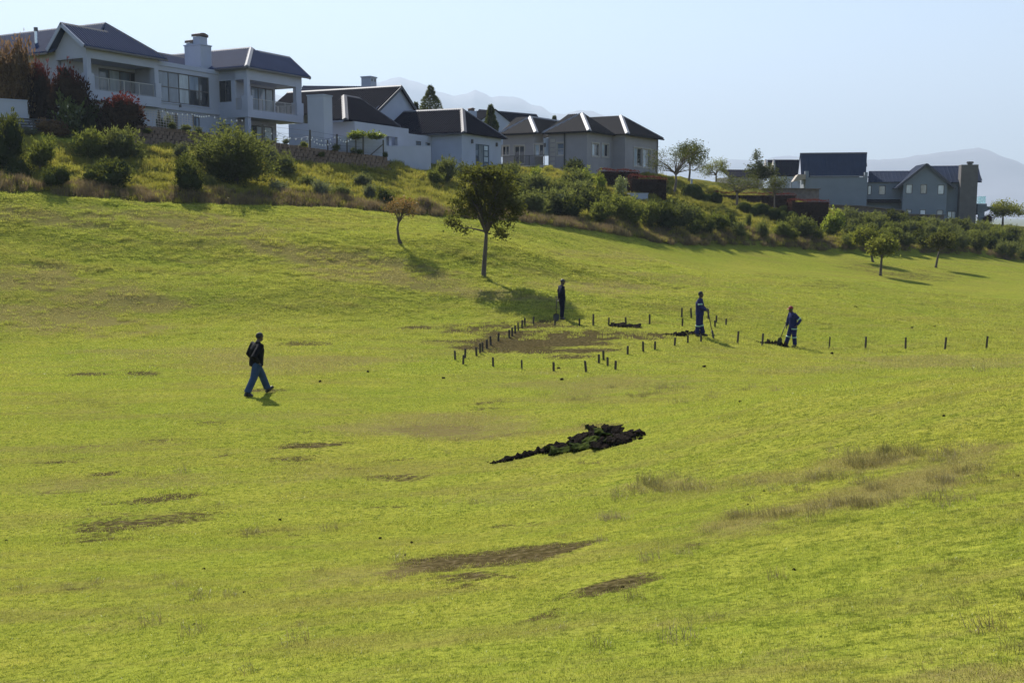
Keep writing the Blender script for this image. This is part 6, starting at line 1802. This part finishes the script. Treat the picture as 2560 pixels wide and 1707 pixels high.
def sod(P, L, W, T, rz, tilt, roll, curl, label, flip=False):
    nx, ny = 9, 4
    V = []; top = []
    for s_ in (0, 1):
        for i in range(nx + 1):
            for j in range(ny + 1):
                x = (i / nx - .5) * L; y = (j / ny - .5) * W
                e = .006 * rk_.normal() + (.034 * rk_.normal() if i in (0, nx) or j in (0, ny) else 0)
                z = curl * (2 * x / L) ** 2 * L * .25 + .010 * rk_.normal() - abs(curl) * .25 * (2 * y / W) ** 2 * W + (T if s_ else 0)
                V.append((x + e, y + e * .6, z)); top.append(1.0 if (s_ == 1) != flip else 0.0)
    F = []; n1 = (nx + 1) * (ny + 1)
    ix = lambda s_, i, j: s_ * n1 + i * (ny + 1) + j
    for i in range(nx):
        for j in range(ny):
            F.append((ix(1, i, j), ix(1, i + 1, j), ix(1, i + 1, j + 1), ix(1, i, j + 1)))
            F.append((ix(0, i, j), ix(0, i, j + 1), ix(0, i + 1, j + 1), ix(0, i + 1, j)))
    for i in range(nx):
        F.append((ix(0, i, 0), ix(0, i + 1, 0), ix(1, i + 1, 0), ix(1, i, 0))); F.append((ix(0, i, ny), ix(1, i, ny), ix(1, i + 1, ny), ix(0, i + 1, ny)))
    for j in range(ny):
        F.append((ix(0, 0, j), ix(1, 0, j), ix(1, 0, j + 1), ix(0, 0, j + 1))); F.append((ix(0, nx, j), ix(0, nx, j + 1), ix(1, nx, j + 1), ix(1, nx, j)))
    me = mesh_from("turf_sod", V, F, M_SOD)
    a = me.attributes.new("grass_side", 'FLOAT', 'POINT'); a.data.foreach_set("value", np.array(top, np.float32))
    o = link("turf_sod", me); o.location = tuple(P); o.rotation_euler = Euler((roll, tilt, rz), 'XYZ')
    return tag(o, label, "turf sod", "lifted turf sods")
def c7(x, y): return 1220 + x / 5.6, 1050 + y / 5.6
# (crop x, crop y of the lower edge, length px in crop, lift in m, spin, tilt, roll, curl, upside down)
PILE = [(1010, 470, 340, .02, .12, .0, .30, .15, 0, "low sod at the left end of the heap, grass side up"), (900, 455, 160, .01, .5, .1, .1, .1, 0, "small sod tipped at the far left of the heap"),
        (1330, 415, 420, .02, .15, -.05, .35, .25, 0, "long sod along the front left of the heap"), (1620, 395, 420, .02, .1, .0, .5, .1, 1, "upside-down sod at the middle front of the heap"),
        (1790, 330, 260, .10, .0, .08, .55, .1, 1, "dark upturned sod right of the heap's middle"), (1500, 300, 340, .16, .1, .0, .45, -.5, 0, "curled sod with a green rim in the heap's middle"),
        (1290, 300, 300, .12, .25, -.25, .5, .1, 1, "dark upturned sod on the heap's left shoulder"), (1560, 240, 330, .26, -.05, .12, .6, -.3, 1, "dark arched sod under the heap's top"),
        (1450, 170, 150, .40, .3, .1, .9, .2, 1, "small dark sod at the top left of the heap"), (1740, 180, 260, .38, -.1, .06, 1.0, .05, 1, "dark upright sod at the top right of the heap"),
        (1640, 210, 300, .34, -.15, .18, .2, -.2, 0, "sod with a green back lying across the top of the heap"), (1850, 290, 200, .12, .2, .1, .4, .1, 1, "dark sod at the heap's right shoulder"),
        (1900, 320, 150, .02, .1, .0, .3, .1, 1, "dark crumbled sod at the heap's right foot"), (1970, 250, 180, .02, .35, .0, .5, .2, 1, "sod lying loose right of the heap"), (2130, 225, 100, .01, .4, .0, .4, .2, 1, "smallest sod at the far right of the heap")]
for x, y, Lc, up_, rz_, tl, ro, cu, fl_, lb in PILE:
    px, py = c7(x, y)
    up_ *= .32; ro = .10 + ro * .38; tl *= .9
    b = hit(px, py + up_ * 105)
    Lm = Lc / 5.6 * b[1] / FPX
    sod((b[0], b[1] + .1, b[2] + up_ + .01), Lm * 0.98, .26, .075, rz_ * 1.3 + .1, tl, ro, cu * 1.6 + .1, lb, bool(fl_))
# crumbled soil under and around the heap
def crumbs(name, pts, n, spread_, size, seed):
    rng = np.random.default_rng(seed); V = []; F = []; b0 = 0
    P = [hit(*q) for q in pts]
    iv, if_ = icos(1)
    for k in range(n):
        j = rng.integers(0, len(P) - 1); f = rng.random(); q = P[j] * (1 - f) + P[j + 1] * f
        x, y = q[0] + rng.normal(0, spread_), q[1] + rng.normal(0, spread_ * .7); s = size * (.35 + rng.random() ** 3 * 1.6)
        V.append(iv * (1 + .25 * rng.normal(size=(len(iv), 1))) * s * np.array([1, .9, .7]) + np.array([x, y, float(samp(GZ, np.array([x]), np.array([y]))[0]) + s * .3])); F.append(if_ + b0); b0 += len(iv)
    o = link(name, mesh_from(name, np.concatenate(V), np.concatenate(F), M_SOIL)); return tag(o, kind="stuff")
crumbs("loose_soil", [c7(850, 440), c7(1200, 380), c7(1500, 340), c7(1800, 310), c7(2000, 270)], 420, .16, .05, 71)
crumbs("loose_soil", [c7(90, 600), c7(400, 540), c7(620, 480), c7(850, 425)], 160, .07, .03, 72)
crumbs("loose_soil", [(1674, 838), (1700, 838), (1762, 837)], 120, .2, .04, 73)
crumbs("loose_soil", [(1905, 857), (1930, 860), (1974, 868)], 120, .2, .04, 74)
def soil_strip(name, pts, w, h, label, cat="soil strip"):
    "ragged ridge of dark soil along ground points"
    P = [hit(*q) for q in pts]; o0 = P[0]; N = 34; V = []; F = []
    cum = np.linspace(0, len(P) - 1, N)
    for i, c in enumerate(cum):
        k = min(int(c), len(P) - 2); q = P[k] * (1 - (c - k)) + P[k + 1] * (c - k); d = P[k + 1] - P[k]; n = np.array([-d[1], d[0], 0]); n /= np.linalg.norm(n) + 1e-9
        taper = min(1, i / 5, (N - 1 - i) / 4) * (.6 + .8 * rk_.random())
        for s_, hh in ((-1, -.03), (-.5, .6), (.1, 1.0), (.6, .55), (1, -.03)):
            z = gz(q[0] + n[0] * s_ * w, q[1] + n[1] * s_ * w) + max(hh, 0) * h * taper * (.7 + .6 * rk_.random()) + (-.03 if hh < 0 else 0)
            V.append((q[0] + n[0] * s_ * w * (.4 + .6 * taper) - o0[0], q[1] + n[1] * s_ * w * (.4 + .6 * taper) - o0[1], z - o0[2]))
    for i in range(N - 1):
        for j in range(4): F.append((i * 5 + j, i * 5 + j + 1, i * 5 + 6 + j, i * 5 + 5 + j))
    o = link(name, mesh_from(name, V, F, M_SOIL)); o.location = tuple(o0)
    return tag(o, label, cat)
soil_strip("soil_edge", [c7(90, 600), c7(400, 540), c7(620, 480), c7(850, 425), c7(1130, 325)], .13, .10, "thin dark line of cut turf edge running left from the sod heap")
soil_strip("soil_edge", [(1674, 838), (1700, 838), (1730, 836), (1762, 837)], .22, .13, "dark dug soil strip at the feet of the man with banded trousers")
soil_strip("soil_edge", [(1911, 857), (1930, 860), (1950, 864), (1974, 868)], .24, .14, "dark dug soil strip in front of the red-capped man")
soil_strip("soil_edge", [(1522, 813), (1545, 816), (1570, 817), (1606, 820)], .30, .10, "dark strip of lifted turf behind the brown patch")
for x, y, Lc, lb in ((1545, 812, 34, "left sod on the dark turf strip behind the brown patch"), (1578, 816, 46, "right sod on the dark turf strip behind the brown patch")):
    b = hit(x, y); sod((b[0], b[1], b[2] + .02), Lc * b[1] / FPX, .34, .05, .1, .0, .05, .25, lb, True)
CL = [(1397,922),(1108,946),(1405,950),(1718,831),(2080,885),(2280,820),(2140,770),(2335,818),(1760,918),(15,1352),(487,1560),(1030,1357),(1013,1388),(510,1422),(950,1346),(700,1300),(1910,1228),(1870,1262),(1556,1468),(2545,1190),(920,930),(800,955),(1850,1005),(2360,1040),(1985,1425),(610,1480)]
cl_me = []
for k in range(3):
    q = ICO_V * (1 + .22 * np.random.default_rng(60 + k).normal(size=(len(ICO_V), 1))) * np.array([.5, .4, .32])
    cl_me.append(mesh_from("clod", q, ICO_F, M_SOIL, smooth=False))
for i, (px, py) in enumerate(sorted(CL)):
    b = hit(px, py); s = (7 + 4 * rk_.random()) * b[1] / FPX
    o = link("soil_clod", cl_me[i % 3]); o.location = (b[0], b[1], b[2] + s * .18); o.scale = (s, s, s); o.rotation_euler = (0, 0, rk_.random() * 6)
    tag(o, f"{ORD[i]} from the left of the small dark soil clods scattered over the turf", "clod", "scattered clods")

# ------------------------------------------------------------------ people
M_SKIN = principled("dark_skin", (0.055, 0.032, 0.022), .5, .1, 6)
M_HAIR = principled("black_hair", (0.010, 0.009, 0.009), .8, .2, 30)
M_JACKET = principled("black_jacket", (0.0045, 0.0045, 0.006), .8, .15, 6, .2, 12, spec=.08)
M_JEANS = principled("blue_jeans", (0.036, 0.064, 0.125), .8, .15, 6, .2, 14, spec=.08)
M_NAVY = principled("navy_cloth", (0.008, 0.009, 0.024), .8, .15, 6, .2, 12, spec=.08)
M_BLUE = principled("blue_overall_cloth", (0.020, 0.024, 0.090), .8, .15, 6, .2, 12, spec=.08)
M_SHOE = principled("black_shoe_leather", (0.010, 0.009, 0.009), .4, .1, 6)
M_BOOT = principled("brown_boot", (0.022, 0.017, 0.014), .6, .1, 6)
M_CAPRED = principled("red_cap_cloth", (0.20, 0.010, 0.018), .7, .1, 6)
M_CAPGREY = principled("dark_cap_cloth", (0.030, 0.028, 0.034), .55, .1, 6)
M_BAND = principled("reflective_tape", (0.26, 0.40, 0.33), .35, .05, 6)
M_HANDLE = principled("shovel_handle_wood", (0.06, 0.042, 0.028), .7, .15, 8)
M_BLADE = principled("shovel_steel", (0.05, 0.048, 0.048), .55, .15, 8, metal=.5)
def lerp(a, b, f): return tuple(np.array(a) * (1 - f) + np.array(b) * f)
def remeshed(mb, name, mat, parent, vox):
    o = mb.build(name, mat, parent, smooth=True)
    m = o.modifiers.new("skin", 'REMESH'); m.mode = 'VOXEL'; m.voxel_size = vox; m.use_smooth_shade = True
    s = o.modifiers.new("soft", 'SMOOTH'); s.iterations = 3; s.factor = .5
    return o
def ball(mb, c, r):
    v = ICO_V * np.array(r) + np.array(c); return mb.add(v, [tuple(f) for f in ICO_F])
def hand(mb, wrist, dirv, side, curl):
    "palm, four unequal bent fingers and a thumb leaving the side of the palm"
    w = np.array(wrist, float); d = np.array(dirv, float); d /= np.linalg.norm(d)
    s = np.cross(d, [1, 0, 0]) if abs(d[0]) < .8 else np.cross(d, [0, 0, 1]); s /= np.linalg.norm(s)
    n = np.cross(s, d) * side
    mb.tube([w, w + d * .05, w + d * .095], [(.026, .03), (.02, .042), (.018, .042)], 8)
    for k, ln in enumerate((.068, .078, .072, .056)):
        b = w + d * .09 + s * (k - 1.5) * .021
        d2 = d * math.cos(curl) + n * math.sin(curl); d3 = d * math.cos(curl * 2) + n * math.sin(curl * 2)
        mb.tube([b, b + d2 * ln * .5, b + d2 * ln * .5 + d3 * ln * .5], [.010, .0095, .008], 6)
    b = w + d * .03 - s * .035; d2 = d * .7 - s * .5 + n * .4; d2 /= np.linalg.norm(d2)
    mb.tube([b, b + d2 * .04, b + d2 * .07 + n * .01], [.012, .011, .009], 6)
def person(label, base, rz, J, mats, hat=None, bands=(), scale=1.0, show_hands=(True, True), group="people on the turf"):
    root = empty("person", tuple(base), rz); root.scale = (scale,) * 3
    tag(root, label, "person", group)
    P, C, N, Hd = J['pelvis'], J['chest'], J['neck'], J['head']
    hd = np.array(Hd); fw = np.array(J.get('face', (1, 0, 0)), float); fw /= np.linalg.norm(fw); lf = np.cross([0, 0, 1], fw)
    body = MB()
    body.tube([lerp(P, C, -.15), P, lerp(P, C, .5), C, lerp(C, N, .6)], [(.10, .14), (.11, .155), (.10, .14), (.115, .175), (.08, .12)], 12)
    body.tube([lerp(C, N, .5), N, tuple(hd - np.array([0, 0, .05]))], [.07, .056, .055], 10)
    ball(body, hd + [0, 0, .02], (.098, .077, .105)); ball(body, hd + fw * .03 + [0, 0, -.07], (.062, .055, .055))
    ball(body, hd + fw * .10 + [0, 0, -.005], (.020, .014, .024)); ball(body, hd + fw * .085 + [0, 0, .03], (.018, .05, .012)); ball(body, hd + fw * .088 + [0, 0, -.062], (.014, .026, .011))
    for sg in (-1, 1):
        ball(body, hd + lf * sg * .076 + [0, 0, 0], (.022, .011, .032)); ball(body, hd + lf * sg * .03 + fw * .085 + [0, 0, .012], (.010, .012, .008))
    for sd, sg, sh_ in (('L', 1, 0), ('R', -1, 1)):
        S, E, H = J['sh' + sd], J['el' + sd], J['ha' + sd]
        body.tube([lerp(S, C, .25), S, lerp(S, E, .5), E, lerp(E, H, .5), H], [.055, .056, .046, .038, .036, .027], 9)
        hand(body, H, np.array(H) - np.array(E), sg, .75 if show_hands[sh_] else .4)
        Hp, K_, A_, T_ = J['hip' + sd], J['kn' + sd], J['an' + sd], J['to' + sd]
        body.tube([lerp(Hp, P, .3), Hp, lerp(Hp, K_, .5), K_, lerp(K_, A_, .4), A_], [.085, .088, .074, .055, .052, .036], 10)
        body.tube([A_, lerp(A_, T_, .5), T_], [.036, .034, .026], 8)
    remeshed(body, "body", M_SKIN, root, .011)
    top, bot, shoe = mats
    jk = MB()
    hem = lerp(P, C, .0)
    jk.tube([tuple(np.array(hem) - [0, 0, .10]), P, lerp(P, C, .5), C, lerp(C, N, .45), lerp(C, N, .85)], [(.165, .20), (.168, .205), (.162, .205), (.165, .225), (.125, .18), (.075, .08)], 14)
    for sd in 'LR':
        S, E, H = J['sh' + sd], J['el' + sd], J['ha' + sd]
        jk.tube([lerp(S, C, .4), S, lerp(S, E, .5), E, lerp(E, H, .5), lerp(E, H, .93)], [.092, .092, .082, .076, .066, .054], 10)
    jo = remeshed(jk, "jacket", top, root, .014)
    mb = MB().tube([lerp(C, N, .72), lerp(C, N, .98)], [(.075, .082), (.066, .070)], 12, cap=False); mb.build("collar", top, jo, True)
    tr_ = MB()
    tr_.tube([tuple(np.array(P) - [0, 0, .12]), P, lerp(P, C, .25)], [(.12, .16), (.150, .185), (.15, .185)], 12)
    for sd in 'LR':
        Hp, K_, A_ = J['hip' + sd], J['kn' + sd], J['an' + sd]
        tr_.tube([lerp(Hp, P, .4), Hp, lerp(Hp, K_, .5), K_, lerp(K_, A_, .45), lerp(K_, A_, .92)], [.115, .125, .110, .094, .092, .090], 11)
    remeshed(tr_, "trousers", bot, root, .014)
    for sd in 'LR':
        A_, T_ = np.array(J['an' + sd]), np.array(J['to' + sd]); d = T_ - A_; d_ = d / np.linalg.norm(d)
        m = MB(); m.tube([A_ + [0, 0, .05], A_ - [0, 0, .02]], [.052, .056], 9)
        m.tube([A_ - d_ * .065 + [0, 0, -.035], A_ + d * .3 + [0, 0, -.035], A_ + d * .75 + [0, 0, -.03], A_ + d * 1.15 + [0, 0, -.028]], [(.045, .040), (.050, .044), (.052, .036), (.030, .022)], 9)
        remeshed(m, "shoe", shoe, root, .012)
    if hat is None:
        m = MB(); v = ICO_V * np.array([.101, .081, .1065]) + hd + [-.006 * fw[0], -.006 * fw[1], .030]
        m.add(v, [tuple(f) for f in ICO_F if all((v[i] - hd) @ fw * .75 - (v[i][2] - hd[2]) < .012 for i in f)]); m.build("hair", M_HAIR, root, True)
    else:
        m = MB(); v = ICO_V * np.array([.112, .092, .105]) + hd + [0, 0, .045]
        m.add(v, [tuple(f) for f in ICO_F if all(v[i][2] > hd[2] + .035 for i in f)]); c = m.build("cap", hat, root, True)
        c.modifiers.new("thick", 'SOLIDIFY').thickness = .008
        b0 = hd + fw * .09 + [0, 0, .05]; m = MB(); pts = []
        for k in range(9):
            a = (k / 8 - .5) * math.pi; pts.append(b0 + fw * (.085 * math.cos(a)) + lf * (.075 * math.sin(a)) - np.array([0, 0, .02 * math.cos(a)]))
        m.slab(pts, (0, 0, .008)); m.build("cap_peak", hat, c)
    for a, b, f, r in bands:
        q0, q1 = np.array(J[a]), np.array(J[b]); c0 = q0 * (1 - f) + q1 * f; dd = (q1 - q0) / np.linalg.norm(q1 - q0) * .028
        MB().tube([c0 - dd, c0 + dd], [r, r], 14).build("reflective_band", M_BAND, root, True)
    return root
def shovel(label, top, tip, nrm, blade_l=.34, blade_w=.26):
    top = np.array(top, float); tip = np.array(tip, float); d = tip - top; L = np.linalg.norm(d); d /= L
    root = empty("shovel", tuple(tip)); tag(root, label, "shovel", "shovels")
    s = np.cross(d, np.array(nrm, float)); s /= np.linalg.norm(s); n = np.cross(s, d)
    j = tip - d * blade_l
    MB().tube([top - tip, (top + j) / 2 - tip, j - tip + d * .05], [.018, .019, .017], 8).build("handle", M_HANDLE, root, True)
    h0 = top - tip; MB().tube([h0 - s * .06 - d * .02, h0 + s * .06 - d * .02], .016, 8).build("grip", M_HANDLE, root, True)
    m = MB(); rows = 7; th = n * .006; V = []; prof = [.25, .95, 1.0, 1.0, .97, .8, .45]
    for r in range(rows):
        f = r / (rows - 1)
        for k in range(5):
            x = (k / 4 - .5) * blade_w * prof[r]; V.append(j - tip + d * (f * blade_l) + s * x + n * (.035 * (2 * k / 4 - 1) ** 2 - .02))
    V2 = [v + th for v in V]; F = []
    for r in range(rows - 1):
        for k in range(4):
            i = r * 5 + k; F.append((i, i + 1, i + 6, i + 5)); F.append((i + 35, i + 40, i + 41, i + 36))
    for r in range(rows - 1):
        F.append((r * 5, r * 5 + 5, r * 5 + 40, r * 5 + 35)); F.append((r * 5 + 4, r * 5 + 39, r * 5 + 44, r * 5 + 9))
    for k in range(4):
        F.append((k, k + 35, k + 36, k + 1)); F.append((30 + k, 31 + k, 66 + k, 65 + k))
    m.add(V + V2, F); m.build("blade", M_BLADE, root)
    return root
# walking man in jeans
b = hit(643, 987)
JW = dict(pelvis=(0.0, 0, .93), chest=(.04, 0, 1.30), neck=(.07, 0, 1.51), head=(.12, 0, 1.64), face=(1, .25, -.08),
          shL=(.05, .19, 1.43), elL=(-.03, .30, 1.15), haL=(.10, .21, .93), shR=(.02, -.20, 1.42), elR=(-.26, -.34, 1.15), haR=(-.06, -.22, .95),
          hipL=(.02, .09, .90), knL=(.22, .10, .51), anL=(.36, .09, .10), toL=(.50, .08, .18), hipR=(-.02, -.09, .90), knR=(-.14, -.10, .51), anR=(-.35, -.10, .09), toR=(-.20, -.11, .055))
person("man in black jacket and blue jeans striding right, hands in his pockets", b, math.radians(44), JW, (M_JACKET, M_JEANS, M_SHOE), None, (), 1.03, (False, False)).scale = (1.16, 1.16, 1.03)
# man in dark navy with cap, leaning on a shovel
b = hit(1404, 799)
J1 = dict(pelvis=(0, 0, .94), chest=(-.03, 0, 1.32), neck=(0, 0, 1.52), head=(.04, 0, 1.65), face=(1, -.1, -.15),
          shL=(.0, .19, 1.44), elL=(.06, .25, 1.15), haL=(.14, .20, .90), shR=(-.03, -.19, 1.44), elR=(-.22, -.27, 1.17), haR=(-.22, -.22, .97),
          hipL=(.02, .09, .91), knL=(.07, .11, .50), anL=(.06, .11, .09), toL=(.21, .13, .055), hipR=(-.02, -.09, .91), knR=(.00, -.10, .50), anR=(-.05, -.10, .09), toR=(.09, -.12, .055))
person("man in dark navy workwear and cap standing with a shovel behind the brown patch", b, math.radians(22), J1, (M_NAVY, M_NAVY, M_BOOT), M_CAPGREY, (), 1.0)
tp = np.array([b[0] - .235, b[1] - .25, b[2] + 1.0]); tipp = hit(1387, 801); tipp = np.array([b[0] - .27, b[1] - .42, 0]); tipp[2] = gz(tipp[0], tipp[1]) + .01
shovel("shovel held upright beside the man in dark navy", tp, tipp, (.15, -1, 0))
# man in blue overalls with reflective bands
b = hit(1748, 841)
J2 = dict(pelvis=(0, 0, .95), chest=(-.01, 0, 1.33), neck=(.0, 0, 1.53), head=(.025, 0, 1.67), face=(1, .15, -.15),
          shL=(.02, .19, 1.45), elL=(.10, .23, 1.18), haL=(.27, .14, 1.02), shR=(-.01, -.19, 1.45), elR=(.04, -.25, 1.17), haR=(.24, -.16, 1.06),
          hipL=(.02, .09, .92), knL=(.05, .10, .50), anL=(.16, .10, .09), toL=(.32, .11, .055), hipR=(-.02, -.09, .92), knR=(-.05, -.11, .50), anR=(-.09, -.12, .09), toR=(.06, -.13, .055))
person("bareheaded man in blue overalls with reflective bands, standing with a shovel at his right", b, math.radians(-12), J2, (M_BLUE, M_BLUE, M_BOOT), None,
       (('shR', 'elR', .55, .092), ('knL', 'anL', .18, .102), ('knR', 'anR', .18, .102)), 1.02)
c_, s_ = math.cos(math.radians(-12)), math.sin(math.radians(-12))
hp = np.array([b[0] + (.32 * c_ + .10 * s_), b[1] + (.32 * s_ - .10 * c_), b[2] + 1.13])
tp2 = hit(1772, 843); shovel("shovel leaning in the hands of the man with banded trousers", hp, (hp[0] + .24, hp[1] - .06, gz(hp[0] + .24, hp[1] - .06) + .01), (.9, -.5, .2), .36, .22)
# man with red cap
b = hit(1981, 868)
J3 = dict(pelvis=(0, 0, .93), chest=(.03, 0, 1.30), neck=(.07, 0, 1.50), head=(.125, 0, 1.62), face=(1, 0, -.25),
          shL=(.05, .19, 1.42), elL=(-.18, .30, 1.17), haL=(-.06, .25, .97), shR=(.07, -.18, 1.42), elR=(.13, -.24, 1.14), haR=(.22, -.16, .90),
          hipL=(-.02, .09, .90), knL=(-.02, .10, .49), anL=(-.07, .10, .09), toL=(.08, .11, .055), hipR=(.02, -.09, .90), knR=(.14, -.10, .50), anR=(.27, -.09, .09), toR=(.42, -.10, .055))
person("man in blue overalls and red cap bending over a shovel, digging at the turf edge", b, math.radians(180 + 8), J3, (M_BLUE, M_BLUE, M_BOOT), M_CAPRED,
       (('shL', 'elL', .78, .090), ('knL', 'anL', .14, .102), ('knR', 'anR', .14, .102), ('hipL', 'knL', .25, .126)), .98)
c_, s_ = math.cos(math.radians(188)), math.sin(math.radians(188))
hp = np.array([b[0] + (.26 * c_ + .14 * s_) * .98, b[1] + (.26 * s_ - .14 * c_) * .98, b[2] + .98]); tq = np.array([b[0] - .62, b[1] - .02, 0]); tq[2] = gz(tq[0], tq[1]) + .02
shovel("shovel pushed into the soil by the red-capped man", hp, tq, (.5, -.6, .6), .34, .22)
# ------------------------------------------------------------------ far mountains and the air between
t = NT("mountain_rock")
c = t.ramp(t.noise(t.pos(), 0.002, 6, 0.65), [(0.3, (0.12, 0.11, 0.14)), (0.7, (0.20, 0.19, 0.22))])
p = t.n("ShaderNodeBsdfPrincipled", i_Base_Color=c, i_Roughness=0.95)
M_ROCK = t.finish(p)
def mountain(name, sky_pts, Y, depth, seed):
    xs_ = np.array([q[0] for q in sky_pts], float); ys_ = np.array([q[1] for q in sky_pts], float)
    px = np.arange(xs_[0], xs_[-1] + 0.1, 6.0)
    py = np.interp(px, xs_, ys_)
    rng = np.random.default_rng(seed)
    py = py + 1.6 * (fbm(px * 0.045, px * 0 + seed, 4) - 0.47) * 3
    X = np.array([at(a, b, Y)[0] for a, b in zip(px, py)]); Zt = np.array([at(a, b, Y)[2] for a, b in zip(px, py)])
    rows = 15; V = []
    zb = -40.0
    for r in range(-rows + 1, rows):
        f = abs(r) / (rows - 1); s = (1 - f) ** 1.25
        z = zb + (Zt - zb) * s
        yy = Y + depth * (r / (rows - 1))
        z = z + (f > 0) * (1 - f) * 160 * (fbm(X * 0.0016 + seed, np.full_like(X, yy * 0.0016), 4) - 0.5) * min(1, f * 5)
        xx = X * (1.0 + 0.0 * r)
        V.append(np.stack([xx, np.full_like(X, yy), z], 1))
    nr = len(V); nc = len(X); V = np.concatenate(V)
    ii = np.arange(nr * nc).reshape(nr, nc)
    F = np.stack([ii[:-1, :-1], ii[:-1, 1:], ii[1:, 1:], ii[1:, :-1]], -1).reshape(-1, 4)
    o = link(name, mesh_from(name, V, F, M_ROCK, smooth=True))
    return tag(o, kind="structure")
mountain("mountain_range", [(150,330),(300,300),(480,262),(600,246),(690,236),(735,249),(800,232),(880,222),(949,206),(975,197),(998,193),(1030,203),(1063,212),(1098,230),(1136,241),(1166,235),(1187,224),(1205,231),(1229,245),(1246,241),(1282,242),(1306,247),(1327,262),(1354,266),(1377,283),(1410,286),(1449,276),(1482,278),(1510,290),(1560,325),(1620,372),(1680,400),(1740,408),(1790,408),(1815,403),(1832,398),(1857,400),(1908,401),(1934,393),(1974,389),(2010,394),(2080,410),(2160,440),(2300,490)], 8200, 1500, 2)
mountain("mountain_ridge", [(1980,470),(2060,430),(2120,407),(2169,400),(2256,396),(2290,389),(2371,379),(2410,374),(2447,370),(2473,376),(2502,389),(2545,406),(2600,430),(2700,465),(2900,500)], 6200, 1400, 5)

t = NT("haze_air")
pv = t.n("ShaderNodeVolumePrincipled")
pv.inputs["Color"].default_value = (0.70, 0.84, 1.0, 1)
pv.inputs["Density"].default_value = 0.00020
pv.inputs["Anisotropy"].default_value = 0.16
t.t.links.new(pv.outputs[0], t.out.inputs["Volume"])
M_HAZE = t.m
hz = MB().box(-10500, 10500, -400, 14000, -60, 1500).build("haze", M_HAZE)
tag(hz, kind="stuff")
